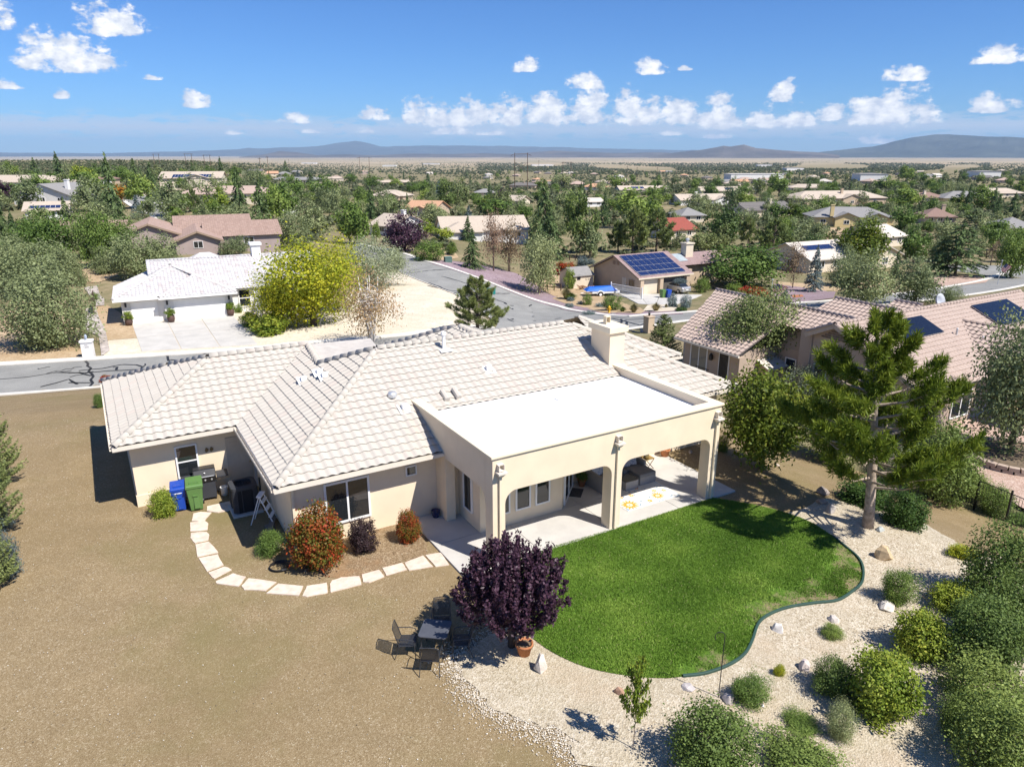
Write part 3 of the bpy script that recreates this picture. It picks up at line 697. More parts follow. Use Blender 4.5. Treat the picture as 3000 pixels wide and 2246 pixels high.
    sd = arc(.87, 2.05, .4, 180, 90) + [(3.6, 2.45), (6.05, 2.45), (6.05, 3.66), (.472, 3.66)]
    MB().loft([(0.002, v, z) for v, z in sd], [(.33, v, z) for v, z in sd]).build('patio_side', st, H)
    MB().loft([(9.05, v, z) for v, z in sd], [(9.378, v, z) for v, z in sd]).build('patio_side', st, H)
    MB().box((.003, 3.3, -.1), (.35, 4.08, 2.46)).build('pilaster', st, H)
    for a, c in (((-.06, -.06, 3.655), (9.44, .34, 3.74)), ((-.06, .343, 3.655), (.34, 6.02, 3.738)), ((9.04, .343, 3.655), (9.44, 6.02, 3.738))):
        boxo('parapet_cap', a, c, tr, H, .015)
    MB().box((.325, .465, 3.25), (9.055, 5.45, 3.40)).build('flat_roof', MATS['white_membrane'], H)
    MB().box((.33, .465, 2.56), (9.05, 3.9, 2.62)).build('patio_ceiling', tr, H)
    MB().add([(4.95, 4.2, 3.415), (5.05, 3.95, 3.41), (5.2, 4.1, 3.41), (5.0, 4.1, 3.47)], [(0, 1, 3), (1, 2, 3), (2, 0, 3)]).build('roof_patch', MATS['white_paint'], H)
    # scuppers with conductor heads and downpipes
    for u in (.24, 4.69, 9.16):
        m = MB(); m.box((u - .10, -.16, 3.27), (u + .10, .02, 3.30)); m.box((u - .10, -.16, 3.30), (u - .08, .02, 3.46)); m.box((u + .08, -.16, 3.30), (u + .10, .02, 3.46)); m.box((u - .10, -.10, 3.44), (u + .10, .02, 3.47))
        m.loft([(u - .15, -.24, 3.22), (u + .15, -.24, 3.22), (u + .15, -.01, 3.22), (u - .15, -.01, 3.22)], [(u - .06, -.11, 3.06), (u + .06, -.11, 3.06), (u + .06, -.01, 3.06), (u - .06, -.01, 3.06)])
        m.box((u - .155, -.245, 3.19), (u + .155, -.012, 3.245)); m.build('scupper', fa, H)
        MB().box((u - .04, -.085, .06), (u + .04, -.006, 3.08)).build('downpipe', MATS['stucco_trim'], H)
    MB().box((-4.98, 4.02, .05), (-4.90, 4.095, 2.42)).build('downpipe', MATS['stucco_trim'], H)
    MB().box((-5.08, 9.55, .05), (-5.004, 9.65, 2.4)).build('downpipe', MATS['galvanised'], H)
    # chimney
    boxo('chimney', (8.85, 5.86, 3.2), (9.62, 7.15, 5.14), st, H)
    ch = H.children[-1]
    boxo('chimney_cap', (8.74, 5.75, 5.10), (9.73, 7.26, 5.36), tr, ch, .02)
    m = MB(); m.box((9.05, 6.4, 5.36), (9.07, 6.62, 5.66)); m.box((9.25, 6.4, 5.36), (9.27, 6.62, 5.66)); m.box((9.04, 6.39, 5.66), (9.28, 6.63, 5.69)); m.box((9.07, 6.40, 5.36), (9.25, 6.62, 5.42)); m.box((9.07, 6.6, 5.42), (9.25, 6.62, 5.66)); m.build('flue', tr, ch)
    MB().box((8.80, 5.80, 3.56), (9.66, 5.858, 3.66)).build('flashing', MATS['galvanised'], ch)
    # roof vents and pipes
    def vent(u, v, z, kind):
        m = MB()
        if kind == 'pipe': m.lathe([(.07, -.1), (.07, .62)], (u, v, z), 12); m.lathe([(.10, .6), (.11, .64), (.09, .74), (.02, .77)], (u, v, z), 12); m.box((u - .25, v - .3, z - .02), (u + .25, v + .1, z + .045))
        elif kind == 'dome': m.lathe([(.17, 0), (.17, .12), (.13, .18), (.03, .2)], (u, v, z + .04), 14)
        else: m.lathe([(.05, 0), (.05, .16), (.02, .18)], (u, v, z + .06), 10); m.add([(u - .24, v - .26, z - .06), (u + .24, v - .26, z - .06), (u + .24, v + .22, z + .15), (u - .24, v + .22, z + .15)], [(0, 1, 2, 3)]); m.box((u - .11, v - .10, z + .05), (u + .11, v + .08, z + .2))
        m.build('roof_vent', MATS['white_paint'] if kind != 'dome' else MATS['galvanised'], roof)
    vent(2.37, 8.24, 4.74, 'pipe'); vent(-.65, 6.24, 3.84, 'dome'); vent(-.45, 5.6, 3.56, 'cap'); vent(3.58, 6.78, 4.08, 'cap'); vent(-2.27, 9.7, 4.07, 'cap'); vent(-2.24, 9.1, 4.08, 'cap'); vent(-2.85, 9.89, 3.81, 'cap')
    for u in (1.2, 1.68): MB().tube([(u, 5.55, 3.64), (u, 6.0, 3.86)], [.11, .10], 8).build('tile_vent', TILE_MAIN, roof)
    # windows and doors
    up = (0, -1, 0)
    window(H, (-3.19, 4.085, 1.36), (1, 0, 0), 1.52, 1.5, up, bars=(2, 1), t=.07)
    window(H, (-.93, 4.085, 1.91), (1, 0, 0), .40, .37, up, t=.045)
    window(H, (-7.31, 10.03, 1.42), (1, 0, 0), .76, 1.26, up, bars=(1, 2), t=.055)
    window(H, (.605, 2.82, 1.24), (0, 1, 0), .62, 1.35, (-1, 0, 0), t=.05)
    for u in (1.45, 2.27, 3.07): window(H, (u, 1.985, 1.3), (1, 0, 0), .60, 1.5, up, t=.055)
    d = Vector((1.6, 1.6, 0)).normalized(); o = Vector((1, -1, 0)).normalized()
    window(H, Vector((4.72, 2.8, 1.12)) + o * .02, d, 1.7, 2.05, o, bars=(2, 1), t=.06, name='patio_door')
    window(H, (11.4, 4.085, 1.3), (1, 0, 0), 1.4, 1.3, up, bars=(2, 1), t=.06)
    door = boxo('side_door', (-5.94, 10.005, 0), (-5.06, 10.06, 2.04), MATS['door_paint'], H)
    for i in range(2):
        for z0, z1 in ((.2, .75), (.85, 1.35), (1.45, 1.85)): boxo('panel', (-5.84 + i * .4, 9.993, z0), (-5.54 + i * .4, 10.006, z1), MATS['door_paint'], door, .006)
    MB().lathe([(.005, -.04), (.03, -.02), (.03, .01), (.01, .03)], (0, 0, 0), 10).build('handle', M('brass', (.5, .36, .14), .35, .1, 4, .5, .9), door).location = (-5.14, 9.975, .95)
    # wall decorations: two dark leaf shapes
    m = MB()
    for dx in (-.05, .12):
        m.prism([(dx + .0, 0), (dx + .07, .05), (dx + .08, .12), (dx, .19), (dx - .05, .1), (dx - .05, .03)], 0, .03)
    wd = MB(); wd.v = [(p[0] - 6.57, 10.035 - p[2] - .002, p[1] + 1.62) for p in m.v]; wd.f = m.f; wd.m = m.m
    wd.build('wall_ornament', M('bronze', (.22, .15, .07), .5, .2, 5, .4, .5), H)
    return H
HOUSE = build_main_house()
# ------------------------------------------------------------------ streets and lots
def offset_line(pts, o):
    out = []
    for i, p in enumerate(pts):
        d = pts[min(i + 1, len(pts) - 1)] - pts[max(i - 1, 0)]; d.z = 0; d.normalize()
        out.append(Vector((p.x - d.y * o, p.y + d.x * o, 0)))
    return out
def flat2(pts): return [Vector((p.x, p.y, 0)) for p in pts]
def build_streets():
    fl = flat2([G(*p) for p in ((-420, 1098), (-150, 1083), (0, 1073), (350, 1052), (700, 1030), (892, 1010), (1191, 985), (1450, 962))])
    fr = flat2([G(*p) for p in ((1844, 929), (1994, 918), (2325, 890), (2430, 883), (2600, 866), (2756, 846), (2900, 818))])
    far = smooth_loop(fl + fr, 4, False); far.append(far[-1] + (far[-1] - far[-4]) * 4)
    near = offset_line(far, -7.6)
    road = tag(sheet('main_street', far + near[::-1], MATS['asphalt'], .03, 2.5), kind='structure')
    le = flat2([G(*Z2(*p)) for p in ((60, 800), (250, 850), (400, 930), (500, 975), (640, 1030), (760, 1080), (900, 1165), (1010, 1262))])
    re = flat2([G(*Z2(*p)) for p in ((100, 740), (380, 800), (525, 850), (760, 920), (1000, 1010), (1200, 1090), (1400, 1150), (1560, 1185), (1730, 1207), (1864, 1212))])
    leS, reS = smooth_loop(le, 5, False), smooth_loop(re, 5, False)
    cross = tag(sheet('cross_street', leS + [fl[-1]] + [near[18]] + reS[::-1], MATS['asphalt'], .036, 2.5), kind='structure')
    # rolled kerbs
    kc = MATS['kerb_concrete']
    k1 = far[:4 * 7 + 1]
    for nm, ln, o in (('kerb', k1, (0, .85)), ('kerb', near, (-.75, 0)), ('kerb', leS[10:], (-.12, 0)), ('kerb', reS, (0, .85)), ('kerb', far[4 * 8:], (0, .85))):
        tag(band(nm, ln, o[0], o[1], kc, .04, .1), kind='structure')
    # sealed cracks in the asphalt
    rnd = random.Random(11)
    def crack(pts, w=.09, par=road):
        P = [G(*p) for p in pts]; out = []
        for a, b in zip(P, P[1:]):
            n = max(2, int((b - a).length / .7))
            for i in range(n): out.append(a.lerp(b, i / n) + Vector((rnd.gauss(0, .07), rnd.gauss(0, .07), 0)))
        out.append(P[-1]); band('crack_seal', out, -w, w, MATS['tar'], .046, 0, par)
    zz = zn(200, 700, 3.68); zb = Z155
    for ln in (((195, 1320), (235, 1400), (250, 1490), (235, 1590)), ((1065, 1250), (1085, 1320)), ((0, 1450), (130, 1445), (250, 1480)), ((130, 1425), (330, 1400), (520, 1370), (600, 1355), (720, 1360), (810, 1385)), ((-150, 1440), (120, 1450), (450, 1425), (800, 1410), (950, 1360)),
               ((1520, 1220), (1440, 1255), (1445, 1280), (1530, 1235)), ((0, 1560), (250, 1555)), ((480, 1385), (520, 1395), (525, 1415)), ((-300, 1600), (0, 1520), (100, 1570)), ((1090, 1305), (1260, 1312)), ((1900, 1180), (1960, 1200))): crack([zz(*p) for p in ln])
    for ln in (((490, 975), (690, 1040), (980, 1090), (1060, 1120)), ((400, 935), (740, 905)), ((560, 1010), (720, 1060), (1090, 1060)), ((650, 950), (820, 1000)), ((900, 1080), (1060, 1120), (1100, 1160), (1160, 1180), (1300, 1180)), ((1060, 1120), (1040, 1180), (1080, 1230), (1300, 1200)), ((1100, 1160), (1250, 1130), (1330, 1120)), ((1080, 1230), (1200, 1270), (1380, 1250)), ((1160, 1180), (1220, 1240), (1420, 1220)), ((1010, 1130), (1120, 1140))): crack([Z2(*p) for p in ln], .13, cross)
    for ln in (((860, 1040), (1060, 1080), (1200, 1120), (1270, 1090)), ((900, 1100), (1050, 1060), (1250, 1050), (1420, 1030)), ((1030, 1200), (1100, 1150), (1240, 1170)), ((880, 1035), (1060, 1045), (1300, 1040)), ((1060, 1080), (1040, 1160), (1200, 1200)), ((1200, 1120), (1230, 1200)), ((1000, 1050), (980, 1110), (1080, 1150))): crack([zb(*p) for p in ln], .13, road)
    for k in range(64):
        x = rnd.uniform(500, 1900); i = rnd.randrange(2, len(far) - 3); a = far[i].lerp(near[i], rnd.random()); b = a + Vector((rnd.gauss(0, 3), rnd.gauss(0, 2.2), 0))
        pts = [a.lerp(b, t / 6) + Vector((rnd.gauss(0, .12), rnd.gauss(0, .12), 0)) for t in range(7)]
        band('crack_seal', pts, -.055, .055, MATS['tar'], .044, 0, road)
    # street on the hill to the left
    hl = [Z1(*p) for p in ((635, 372), (690, 397), (780, 440), (870, 500), (985, 552), (1030, 600))]; hr = [Z1(*p) for p in ((765, 362), (805, 383), (900, 420), (1000, 480), (1105, 527), (1110, 570))]
    L, Rr = smooth_loop([G(*p) for p in hl], 4, False), smooth_loop([G(*p) for p in hr], 4, False)
    tag(sheet('hill_street', L + Rr[::-1], MATS['asphalt'], .08, 3), kind='structure')
    tag(band('kerb', Rr, -.1, 1.0, kc, .1, .12), kind='structure'); tag(band('kerb', L, -1.0, .1, kc, .1, .12), kind='structure')
    tag(sheet('far_street', [G(*Z3(*p)) for p in ((1600, 905), (1640, 885), (1760, 872), (2080, 880), (2080, 960), (1990, 950), (1890, 932), (1760, 915))], MATS['asphalt'], .06, 3), kind='structure')
    # lots across the street
    def lot(name, pts, mat, dz): tag(sheet(name, [G(*p) for p in pts], mat, dz, 2.5), kind='structure')
    lot('gravel_lot', [(300, 1054), (560, 1036), (892, 1007), (1191, 982), (1446, 958), (1400, 905), (1340, 866), (1290, 845), (1226, 820), (1178, 799), (1120, 800), (1050, 830), (900, 850), (760, 880), (560, 900), (330, 960)], MATS['gravel_cream'], .05)
    lot('drive_gravel', [Z200(*p) for p in ((250, 740), (420, 720), (560, 800), (700, 940), (790, 1070), (420, 1100), (330, 900))], MATS['dirt_tan'], .07)
    lot('dirt_verge', [(-300, 1080), (0, 1068), (150, 1058), (260, 1050), (250, 980), (180, 920), (60, 900), (-300, 980)], MATS['dirt_tan'], .055)
    lot('rock_strip', [Z200(*p) for p in ((200, 740), (300, 735), (330, 850), (400, 980), (450, 1210), (360, 1270), (330, 1050), (200, 1000), (170, 850))], MATS['river_rock'], .09)
    lot('cobble_strip', [Z200(*p) for p in ((170, 530), (310, 510), (350, 620), (390, 650), (390, 720), (270, 735), (250, 640))], MATS['river_rock'], .09)
    lot('garden_path', [Z1(*p) for p in ((480, 870), (560, 850), (720, 920), (800, 935), (640, 990), (500, 1000))], MATS['dirt_tan'], .08)
    lot('purple_gravel', [Z2(*p) for p in ((560, 858), (640, 845), (760, 855), (960, 890), (1130, 930), (1260, 1000), (1310, 1050), (1400, 1085), (1600, 1120), (1990, 1180), (2210, 1165), (2210, 1195), (1900, 1205), (1730, 1207), (1560, 1187), (1400, 1152), (1200, 1092), (1000, 1012), (760, 922), (600, 874))], MATS['gravel_purple'], .06)
    lot('dirt_bed', [Z155(*p) for p in ((250, 830), (330, 800), (560, 770), (800, 800), (1000, 870), (1200, 930), (1250, 965), (1200, 995), (1000, 985), (800, 985), (600, 930), (380, 880))], MATS['dirt_tan'], .08)
    lot('gravel_apron', [Z155(*p) for p in ((1230, 960), (1280, 900), (1480, 880), (1600, 930), (1560, 965), (1380, 975))], MATS['gravel_cream'], .085)
    lot('side_yard', [Z2(*p) for p in ((1250, 1000), (1400, 930), (1620, 1000), (1760, 1060), (1500, 1075), (1380, 1080))], MATS['dirt_tan'], .075)
    lot('purple_lot', [Z3(*p) for p in ((590, 1000), (760, 1020), (990, 1050), (975, 1092), (720, 1122), (600, 1090))], MATS['gravel_purple'], .07)
    lot('orange_bed', [Z3(*p) for p in ((700, 1075), (770, 1070), (785, 1082), (720, 1090))], M('orange_soil', (.42, .16, .07), .95), .09)
    lot('pale_yard', [Z3(*p) for p in ((600, 985), (1000, 1005), (1350, 960), (1350, 1000), (1000, 1048), (620, 1010))], MATS['dirt_tan'], .05)
    lot('cedar_bed', [Z3(*p) for p in ((1620, 940), (1900, 950), (1985, 960), (1960, 990), (1700, 1020), (1630, 990))], MATS['gravel_pink'], .06)
    lot('building_plot', [Z3(*p) for p in ((790, 690), (880, 630), (1110, 640), (1040, 700), (900, 720))], MATS['dirt_tan'], .07)
    lot('terrace_lot', [Z1(*p) for p in ((1030, 490), (1230, 465), (1350, 470), (1330, 500), (1180, 520), (1080, 505))], M('bark_mulch', (.13, .085, .055), .95), .09)
    lot('drive', [Z1(*p) for p in ((970, 455), (1100, 445), (1230, 465), (1030, 490))], MATS['concrete'], .085)
    lot('front_garden', [Z2(*p) for p in ((380, 785), (480, 790), (560, 840), (640, 850), (760, 830), (720, 770), (560, 760))], MATS['dirt_tan'], .05)
    # driveways in panels
    def drive(name, a, b, c, d, nx, ny, mat):
        root = tag(empty(name, (0, 0, 0)), kind='structure'); A, B, C, D = [G(*p) for p in (a, b, c, d)]
        for i in range(nx):
            for j in range(ny):
                f = lambda s, t: A.lerp(B, s).lerp(D.lerp(C, s), t)
                e = .004
                q = [f(i / nx + e, j / ny + e), f((i + 1) / nx - e, j / ny + e), f((i + 1) / nx - e, (j + 1) / ny - e), f(i / nx + e, (j + 1) / ny - e)]
                m = MB(); m.loft([(p.x, p.y, p.z - .1) for p in q], [(p.x, p.y, float(T(p.x, p.y)) + .09) for p in q]); m.build('slab_panel', mat, root)
    drive('driveway', Z200(690, 935), Z200(1780, 832), Z200(2050, 1148), Z200(790, 1222), 3, 2, MATS['concrete'])
    drive('driveway', Z155(960, 775), Z155(1870, 790), Z155(1560, 900), Z155(1180, 890), 4, 2, MATS['concrete'])
build_streets()

# ------------------------------------------------------------------ houses
def solar(root, O, ex, ey, n, m, w, h, mat, z=.14, gap=.08, skip=()):
    """Array of panels on a roof plane: O lower left, ex along the eave, ey up the slope."""
    O, ex, ey = Vector(O), Vector(ex).normalized(), Vector(ey).normalized(); ez = ex.cross(ey)
    fr = M('panel_frame', (.62, .63, .65), .5, .05, 3, .5, .2)
    pm = MB().box((gap / 2, gap / 2, 0), (w - gap / 2, h - gap / 2, .03)).mesh('solar_panel', mat)
    for j in range(m):
        for i in range(n):
            if (i, j) in skip: continue
            p = O + ex * (i * w) + ey * (j * h) + ez * z
            o = link('solar_panel', pm, root)
            o.matrix_basis = Matrix(((ex.x, ey.x, ez.x, p.x), (ex.y, ey.y, ez.y, p.y), (ex.z, ey.z, ez.z, p.z), (0, 0, 0, 1)))
    b = MB(); c = O + ex * (n * w / 2) + ey * (m * h / 2) + ez * (z - .02); b.obox(c, ex, ey, ez, n * w / 2, m * h / 2, .012); b.build('panel_rack', fr, root)
def prism_roof(parent, w, d, zw, rise, oh, kind, mat, ridge_x=True, c=(0, 0), th=.16, hipx=1.0, name='roof'):
    """Closed gable or hip roof over a w x d box, local frame."""
    m = MB(); hx, hy = w / 2 + oh, d / 2 + oh; cx, cy = c
    if not ridge_x: hx, hy = hy, hx
    k = rise / (hy - oh); z0 = zw - oh * k; zr = zw + rise
    e = 0 if kind == 'gable' else min(hx - .01, hy * hipx)
    P = [(-hx, -hy, z0), (hx, -hy, z0), (hx, hy, z0), (-hx, hy, z0), (-hx + e, 0, zr), (hx - e, 0, zr)]
    B = [(p[0], p[1], p[2] - th) for p in P]
    Q = P + B
    if not ridge_x: Q = [(-p[1], p[0], p[2]) for p in Q]
    Q = [(p[0] + cx, p[1] + cy, p[2]) for p in Q]
    m.add(Q, [(0, 1, 5, 4), (2, 3, 4, 5), (1, 2, 5), (3, 0, 4), (7, 6, 10, 11), (9, 8, 11, 10), (0, 6, 7, 1), (2, 8, 9, 3)] + ([(1, 7, 11, 5), (5, 11, 8, 2), (3, 9, 10, 4), (4, 10, 6, 0)] if kind == 'gable' else [(1, 7, 8, 2), (3, 9, 6, 0)]))
    if kind == 'gable': m.f.pop(2); m.f.pop(2); m.m = [0] * len(m.f)
    return m.build(name, mat, parent), k
def gable_wall(parent, w, d, zw, rise, mat, kind, ridge_x=True, c=(0, 0), base=-1.5, name='wall'):
    m = MB(); cx, cy = c; hx, hy = w / 2, d / 2
    if not ridge_x: hx, hy = hy, hx
    e = rise if kind == 'gable' else 0
    P = [(-hx, -hy, base), (hx, -hy, base), (hx, hy, base), (-hx, hy, base), (-hx, -hy, zw), (hx, -hy, zw), (hx, hy, zw), (-hx, hy, zw), (-hx, 0, zw + e), (hx, 0, zw + e)]
    if not ridge_x: P = [(-p[1], p[0], p[2]) for p in P]
    P = [(p[0] + cx, p[1] + cy, p[2]) for p in P]
    m.add(P, [(0, 1, 5, 4), (2, 3, 7, 6), (1, 2, 6, 9, 5) if e else (1, 2, 6, 5), (3, 0, 4, 8, 7) if e else (3, 0, 4, 7)] + ([] if e else [(4, 5, 6, 7)]))
    return m.build(name, mat, parent)
def roof_mat(name, c, rows=True):
    if name in MATS: return MATS[name]
    m, nt, bs = nodes(name); bs.inputs['Roughness'].default_value = .85; bs.inputs['Specular IOR Level'].default_value = .2
    P = N(nt, 'ShaderNodeTexCoord').outputs['Object']
    a = mixc(nt, ramp(nt, noise(nt, 2.2, 5, .7, P), [(.3, 0), (.7, 1)]), tuple(x * .86 for x in c), tuple(min(1, x * 1.1) for x in c))
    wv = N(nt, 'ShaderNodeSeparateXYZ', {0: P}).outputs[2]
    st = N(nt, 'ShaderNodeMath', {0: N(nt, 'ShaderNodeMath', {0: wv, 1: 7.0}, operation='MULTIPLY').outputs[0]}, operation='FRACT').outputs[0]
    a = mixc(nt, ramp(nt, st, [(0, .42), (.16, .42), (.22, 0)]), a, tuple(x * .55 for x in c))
    nt.links.new(a, bs.inputs['Base Color']); bump(nt, bs, st, .5, .03)
    return m
WALLS = {'cream': (.66, .57, .44), 'white': (.74, .72, .69), 'tan': (.50, .39, .28), 'mauve': (.36, .29, .265), 'yellow': (.66, .52, .27), 'brown': (.32, .235, .17), 'grey': (.42, .41, .39)}
ROOFS = {'pink': (.44, .33, .27), 'beige': (.50, .42, .335), 'pale': (.58, .52, .45), 'orange': (.53, .31, .19), 'grey': (.27, .26, .25), 'dark': (.17, .155, .145), 'red': (.30, .085, .062), 'brown': (.27, .18, .145), 'white': (.66, .62, .58), 'sand': (.50, .37, .265)}
def wmat(k): return M('wall_' + k, WALLS[k], .92, .06, 1, .12, grime=.1)
def rmat(k): return roof_mat('roofing_' + k, ROOFS[k])
def gen_house(label, x, y, wpx, yaw, d, roof='hip', wall='cream', rf='beige', wh=2.6, pitch=.38, chim=None, wings=(), sol=None, win=4, ridge_x=True, name='house', cat='house', garage=False, trim=None):
    """House placed by the picture point of its base, with the width it has there."""
    p = G(x, y); dist = math.hypot(p.x, p.y)
    base_yaw = -math.atan2(p.x, p.y)
    a = yaw - base_yaw if False else yaw
    w = wpx / FPX * p.y * 1.05
    w = max(8, (w - abs(math.sin(a)) * d) / max(.35, abs(math.cos(a)))) if abs(math.sin(a)) > .05 else w
    H = empty(name, p, a, label, cat)
    wm, rm = wmat(wall), rmat(rf); tm = MATS['white_paint'] if trim is None else wmat(trim)
    c = (0, d / 2); sp = d if ridge_x else w
    rise = pitch * sp / 2
    gable_wall(H, w, d, wh, rise, wm, roof, ridge_x, c)
    r, k = prism_roof(H, w, d, wh, rise, .55, roof, rm, ridge_x, c)
    if chim:
        zt = wh + rise + .8
        ch = MB().box((chim[0] * w - .5, d * chim[1] - .45, wh), (chim[0] * w + .5, d * chim[1] + .45, zt)).build('chimney', wm, H)
        MB().box((chim[0] * w - .6, d * chim[1] - .55, zt), (chim[0] * w + .6, d * chim[1] + .55, zt + .2)).build('chimney_cap', wm, ch)
    for wg in wings:                     # x centre (share of w), projection, width, roof
        wx, pr, ww, wr = wg; ri = pitch * ww / 2
        gable_wall(H, ww, pr + d * .5, wh - .03, ri, wm, wr, False, (wx * w, d * .25 - pr / 2 + .01))
        prism_roof(H, ww, pr + d * .5, wh - .03, ri, .5, wr, rm, False, (wx * w, d * .25 - pr / 2 + .01))
        if wr == 'gable': window(H, (wx * w, -pr - .01, 1.4), (1, 0, 0), min(1.6, ww * .35), 1.2, (0, -1, 0), bars=(2, 1), t=.09)
    n = win
    for i in range(n):
        xx = ((i + .5) / n - .5) * w * .9
        if any(abs(xx - wg[0] * w) < wg[2] / 2 + 1 for wg in wings): continue
        if garage and i == n - 1: boxo('garage_door', (xx - 2.2, -.06, 0), (xx + 2.2, .0, 2.2), wmat('white'), H); continue
        window(H, (xx, -.015, 1.45), (1, 0, 0), 1.5, 1.2, (0, -1, 0), bars=(2, 1), t=.09)
    if roof == 'gable' and not ridge_x: window(H, (0, -.02, 1.5), (1, 0, 0), 1.6, 1.3, (0, -1, 0), bars=(2, 1), t=.09)
    s = 1 if a < 0 else -1
    window(H, (-s * -w / 2 - (-s) * -.015 if False else s * (w / 2 + .015), d * .4, 1.45), (0, 1, 0), 1.4, 1.2, (s, 0, 0), bars=(2, 1), t=.09)
    if sol:
        x0, v0, nx, ny = sol[:4]; kk = rise / (sp / 2)
        oy = -.55 + v0; pw, ph = (1.0, 1.65) if len(sol) < 5 else sol[4]
        solar(H, (x0 * w, oy, wh + kk * oy), (1, 0, 0), (0, 1, kk), nx, ny, pw, ph, MATS['solar_blue'], .1)
    return H

def build_white_house():
    p = G(*Z200(605, 935)); H = empty('white_house', p, R(27), 'white stucco house with whitewashed tile roof and three-car garage across the street', 'house')
    wm, tr = wmat('white'), MATS['white_paint']; ze, k = 2.45, .4
    z1 = lambda y, y0: ze + k * (y - y0)
    pl = []
    # garage: left bay set back, double bay in front, left and right hips
    A = lambda x, y: (x, y, ze + k * (y + .1)); B = lambda x, y: (x, y, ze + k * (y + .65)); Rr = lambda x, y: (x, y, ze + k * (10.1 - x)); Lf = lambda x, y: (x, y, ze + k * (x + .65)); Mn = lambda x, y: (x, y, ze + k * (y - .9))
    pl.append((A(-.65, -.1), (1, 0, 0), (0, 1, k), [[A(-.65, -.1), A(3.2, -.1), A(6.65, 3.35), A(4.725, 5.275)]]))
    pl.append((B(3.2, -.65), (1, 0, 0), (0, 1, k), [[B(3.2, -.65), B(10.1, -.65), B(6.65, 2.8)]]))
    pl.append(((3.2, 4, ze), (0, -1, 0), (1, 0, k), [[(3.2, -.65, ze), (6.65, 2.8, ze + k * 3.45), (6.65, 3.35, ze + k * 3.45), (3.2, -.1, ze)]]))
    pl.append((Rr(10.1, -.65), (0, 1, 0), (-1, 0, k), [[Rr(10.1, -.65), Rr(10.1, .9), Rr(4.725, 6.275), Rr(4.725, 5.275), Rr(6.65, 2.8)], [Rr(6.65, 2.8), Rr(6.65, 3.36), Rr(4.725, 5.285)]]))
    pl.append((Lf(-.65, 8), (0, -1, 0), (1, 0, k), [[Lf(-.65, -.1), Lf(4.725, 5.275), Lf(4.725, 6.275), Lf(2.6, 8), Lf(-.65, 8)]]))
    pl.append((Mn(2.6, .9), (1, 0, 0), (0, 1, k), [[Mn(2.6, 4.4), Mn(4.725, 6.275), Mn(4.725, 7), Mn(2.6, 7)], [Mn(4.725, 6.275), Mn(10.1, .9), Mn(19, .9), Mn(19, 7), Mn(4.725, 7)]]))
    pl.append(((12.3, 3, ze + .1), (0, -1, 0), (1, 0, k * 1.2), [[(12.3, -.9, ze), (14.1, -.9, ze + .86), (14.1, 3.2, ze + .86), (12.3, 1.2, ze)]]))
    pl.append(((15.9, -.9, ze), (0, 1, 0), (-1, 0, k * 1.2), [[(15.9, -.9, ze), (15.9, 1.2, ze), (14.1, 3.2, ze + .86), (14.1, -.9, ze + .86)]]))
    roof = roof_planes(H, pl, TILE_WHITE, MATS['white_paint'], 0, w=.33, exp=.36)
    zr = z1(7, .9)
    MB().add([(2.6, 7, zr), (19, 7, zr), (19, 13, ze), (2.6, 13, ze), (2.6, 7, zr - .2), (2.6, 1, ze - .2), (2.6, 13, ze - .2)], [(0, 3, 2, 1), (4, 5, 6)]).build('rear_slope', TILE_WHITE, roof)
    cm = cap_mesh(TILE_WHITE, .15)
    for a, b in ((A(-.65, -.1), A(4.725, 5.275)), (Rr(10.1, -.65), Rr(6.65, 2.8)), (Rr(6.65, 2.8), Rr(4.725, 5.275)), (B(3.2, -.65), B(6.65, 2.8)), (A(4.725, 5.275), Mn(4.725, 6.275)), ((2.6, 7, zr), (19, 7, zr)), ((14.1, -.9, ze + .86), (14.1, 3.2, ze + .86))): caps(roof, a, b, cm)
    # hip piece far behind
    r2_, _ = prism_roof(roof, 5, 4, ze + 1.4, 1.1, .3, 'hip', TILE_WHITE, True, (8.5, 11.5))
    MB().prism([(0, .5), (3.6, .5), (3.6, 0), (9.7, 0), (9.7, 1.5), (18.5, 1.5), (18.5, 12.5), (3, 12.5), (3, 7.6), (0, 7.6)], -1.5, ze - .02).build('wall', wm, H)
    MB().box((-.66, -.14, ze - .22), (3.2, -.08, ze + .2)).build('fascia_board', tr, H); MB().box((3.15, -.70, ze - .2), (10.15, -.64, ze + .02)).build('fascia_board', tr, H)
    MB().box((-.62, -.1, ze - .2), (9.98, 1.4, ze - .17)).build('soffit', tr, H)
    for x0, x1, y in ((.75, 3.0, .5), (4.4, 9.0, 0)):
        g = MB().box((x0, y + .02 - .06, -.02), (x1, y + .03, 2.05)).build('garage_door', tr, H)
        for i in range(1, 4): boxo('door_panel', (x0 + .06, y - .05, 2.05 * i / 4 - .47), (x1 - .06, y - .042, 2.05 * i / 4 - .04), tr, g)
        m = MB()
        a = [(x0 - .15, 1.95), (x0 - .15, 2.3), (x1 + .15, 2.3), (x1 + .15, 1.95)] + [(x1 + .15 - (x1 - x0 + .3) * t / 8, 1.95 + .22 * math.sin(math.pi * t / 8)) for t in range(1, 8)]
        m.loft([(q[0], y - .12, q[1]) for q in a], [(q[0], y - .002, q[1]) for q in a]); m.build('arched_lintel', wm, H)
    for x, y in ((.35, .44), (3.85, -.06), (9.35, -.06)):
        m = MB(); m.box((x - .08, y - .16, 1.65), (x + .08, y, 1.95)); m.box((x - .1, y - .18, 1.95), (x + .1, y + .0, 2.0)); m.lathe([(.03, 0), (.05, .04), (.0, .1)], (x, y - .09, 2.0), 6); m.build('wall_lamp', MATS['black_metal'], H)
    for x, y in ((11.9, -.7), (15.6, -.7)): boxo('porch_column', (x - .25, y - .25, -.6), (x + .25, y + .25, ze - .05), wm, H)
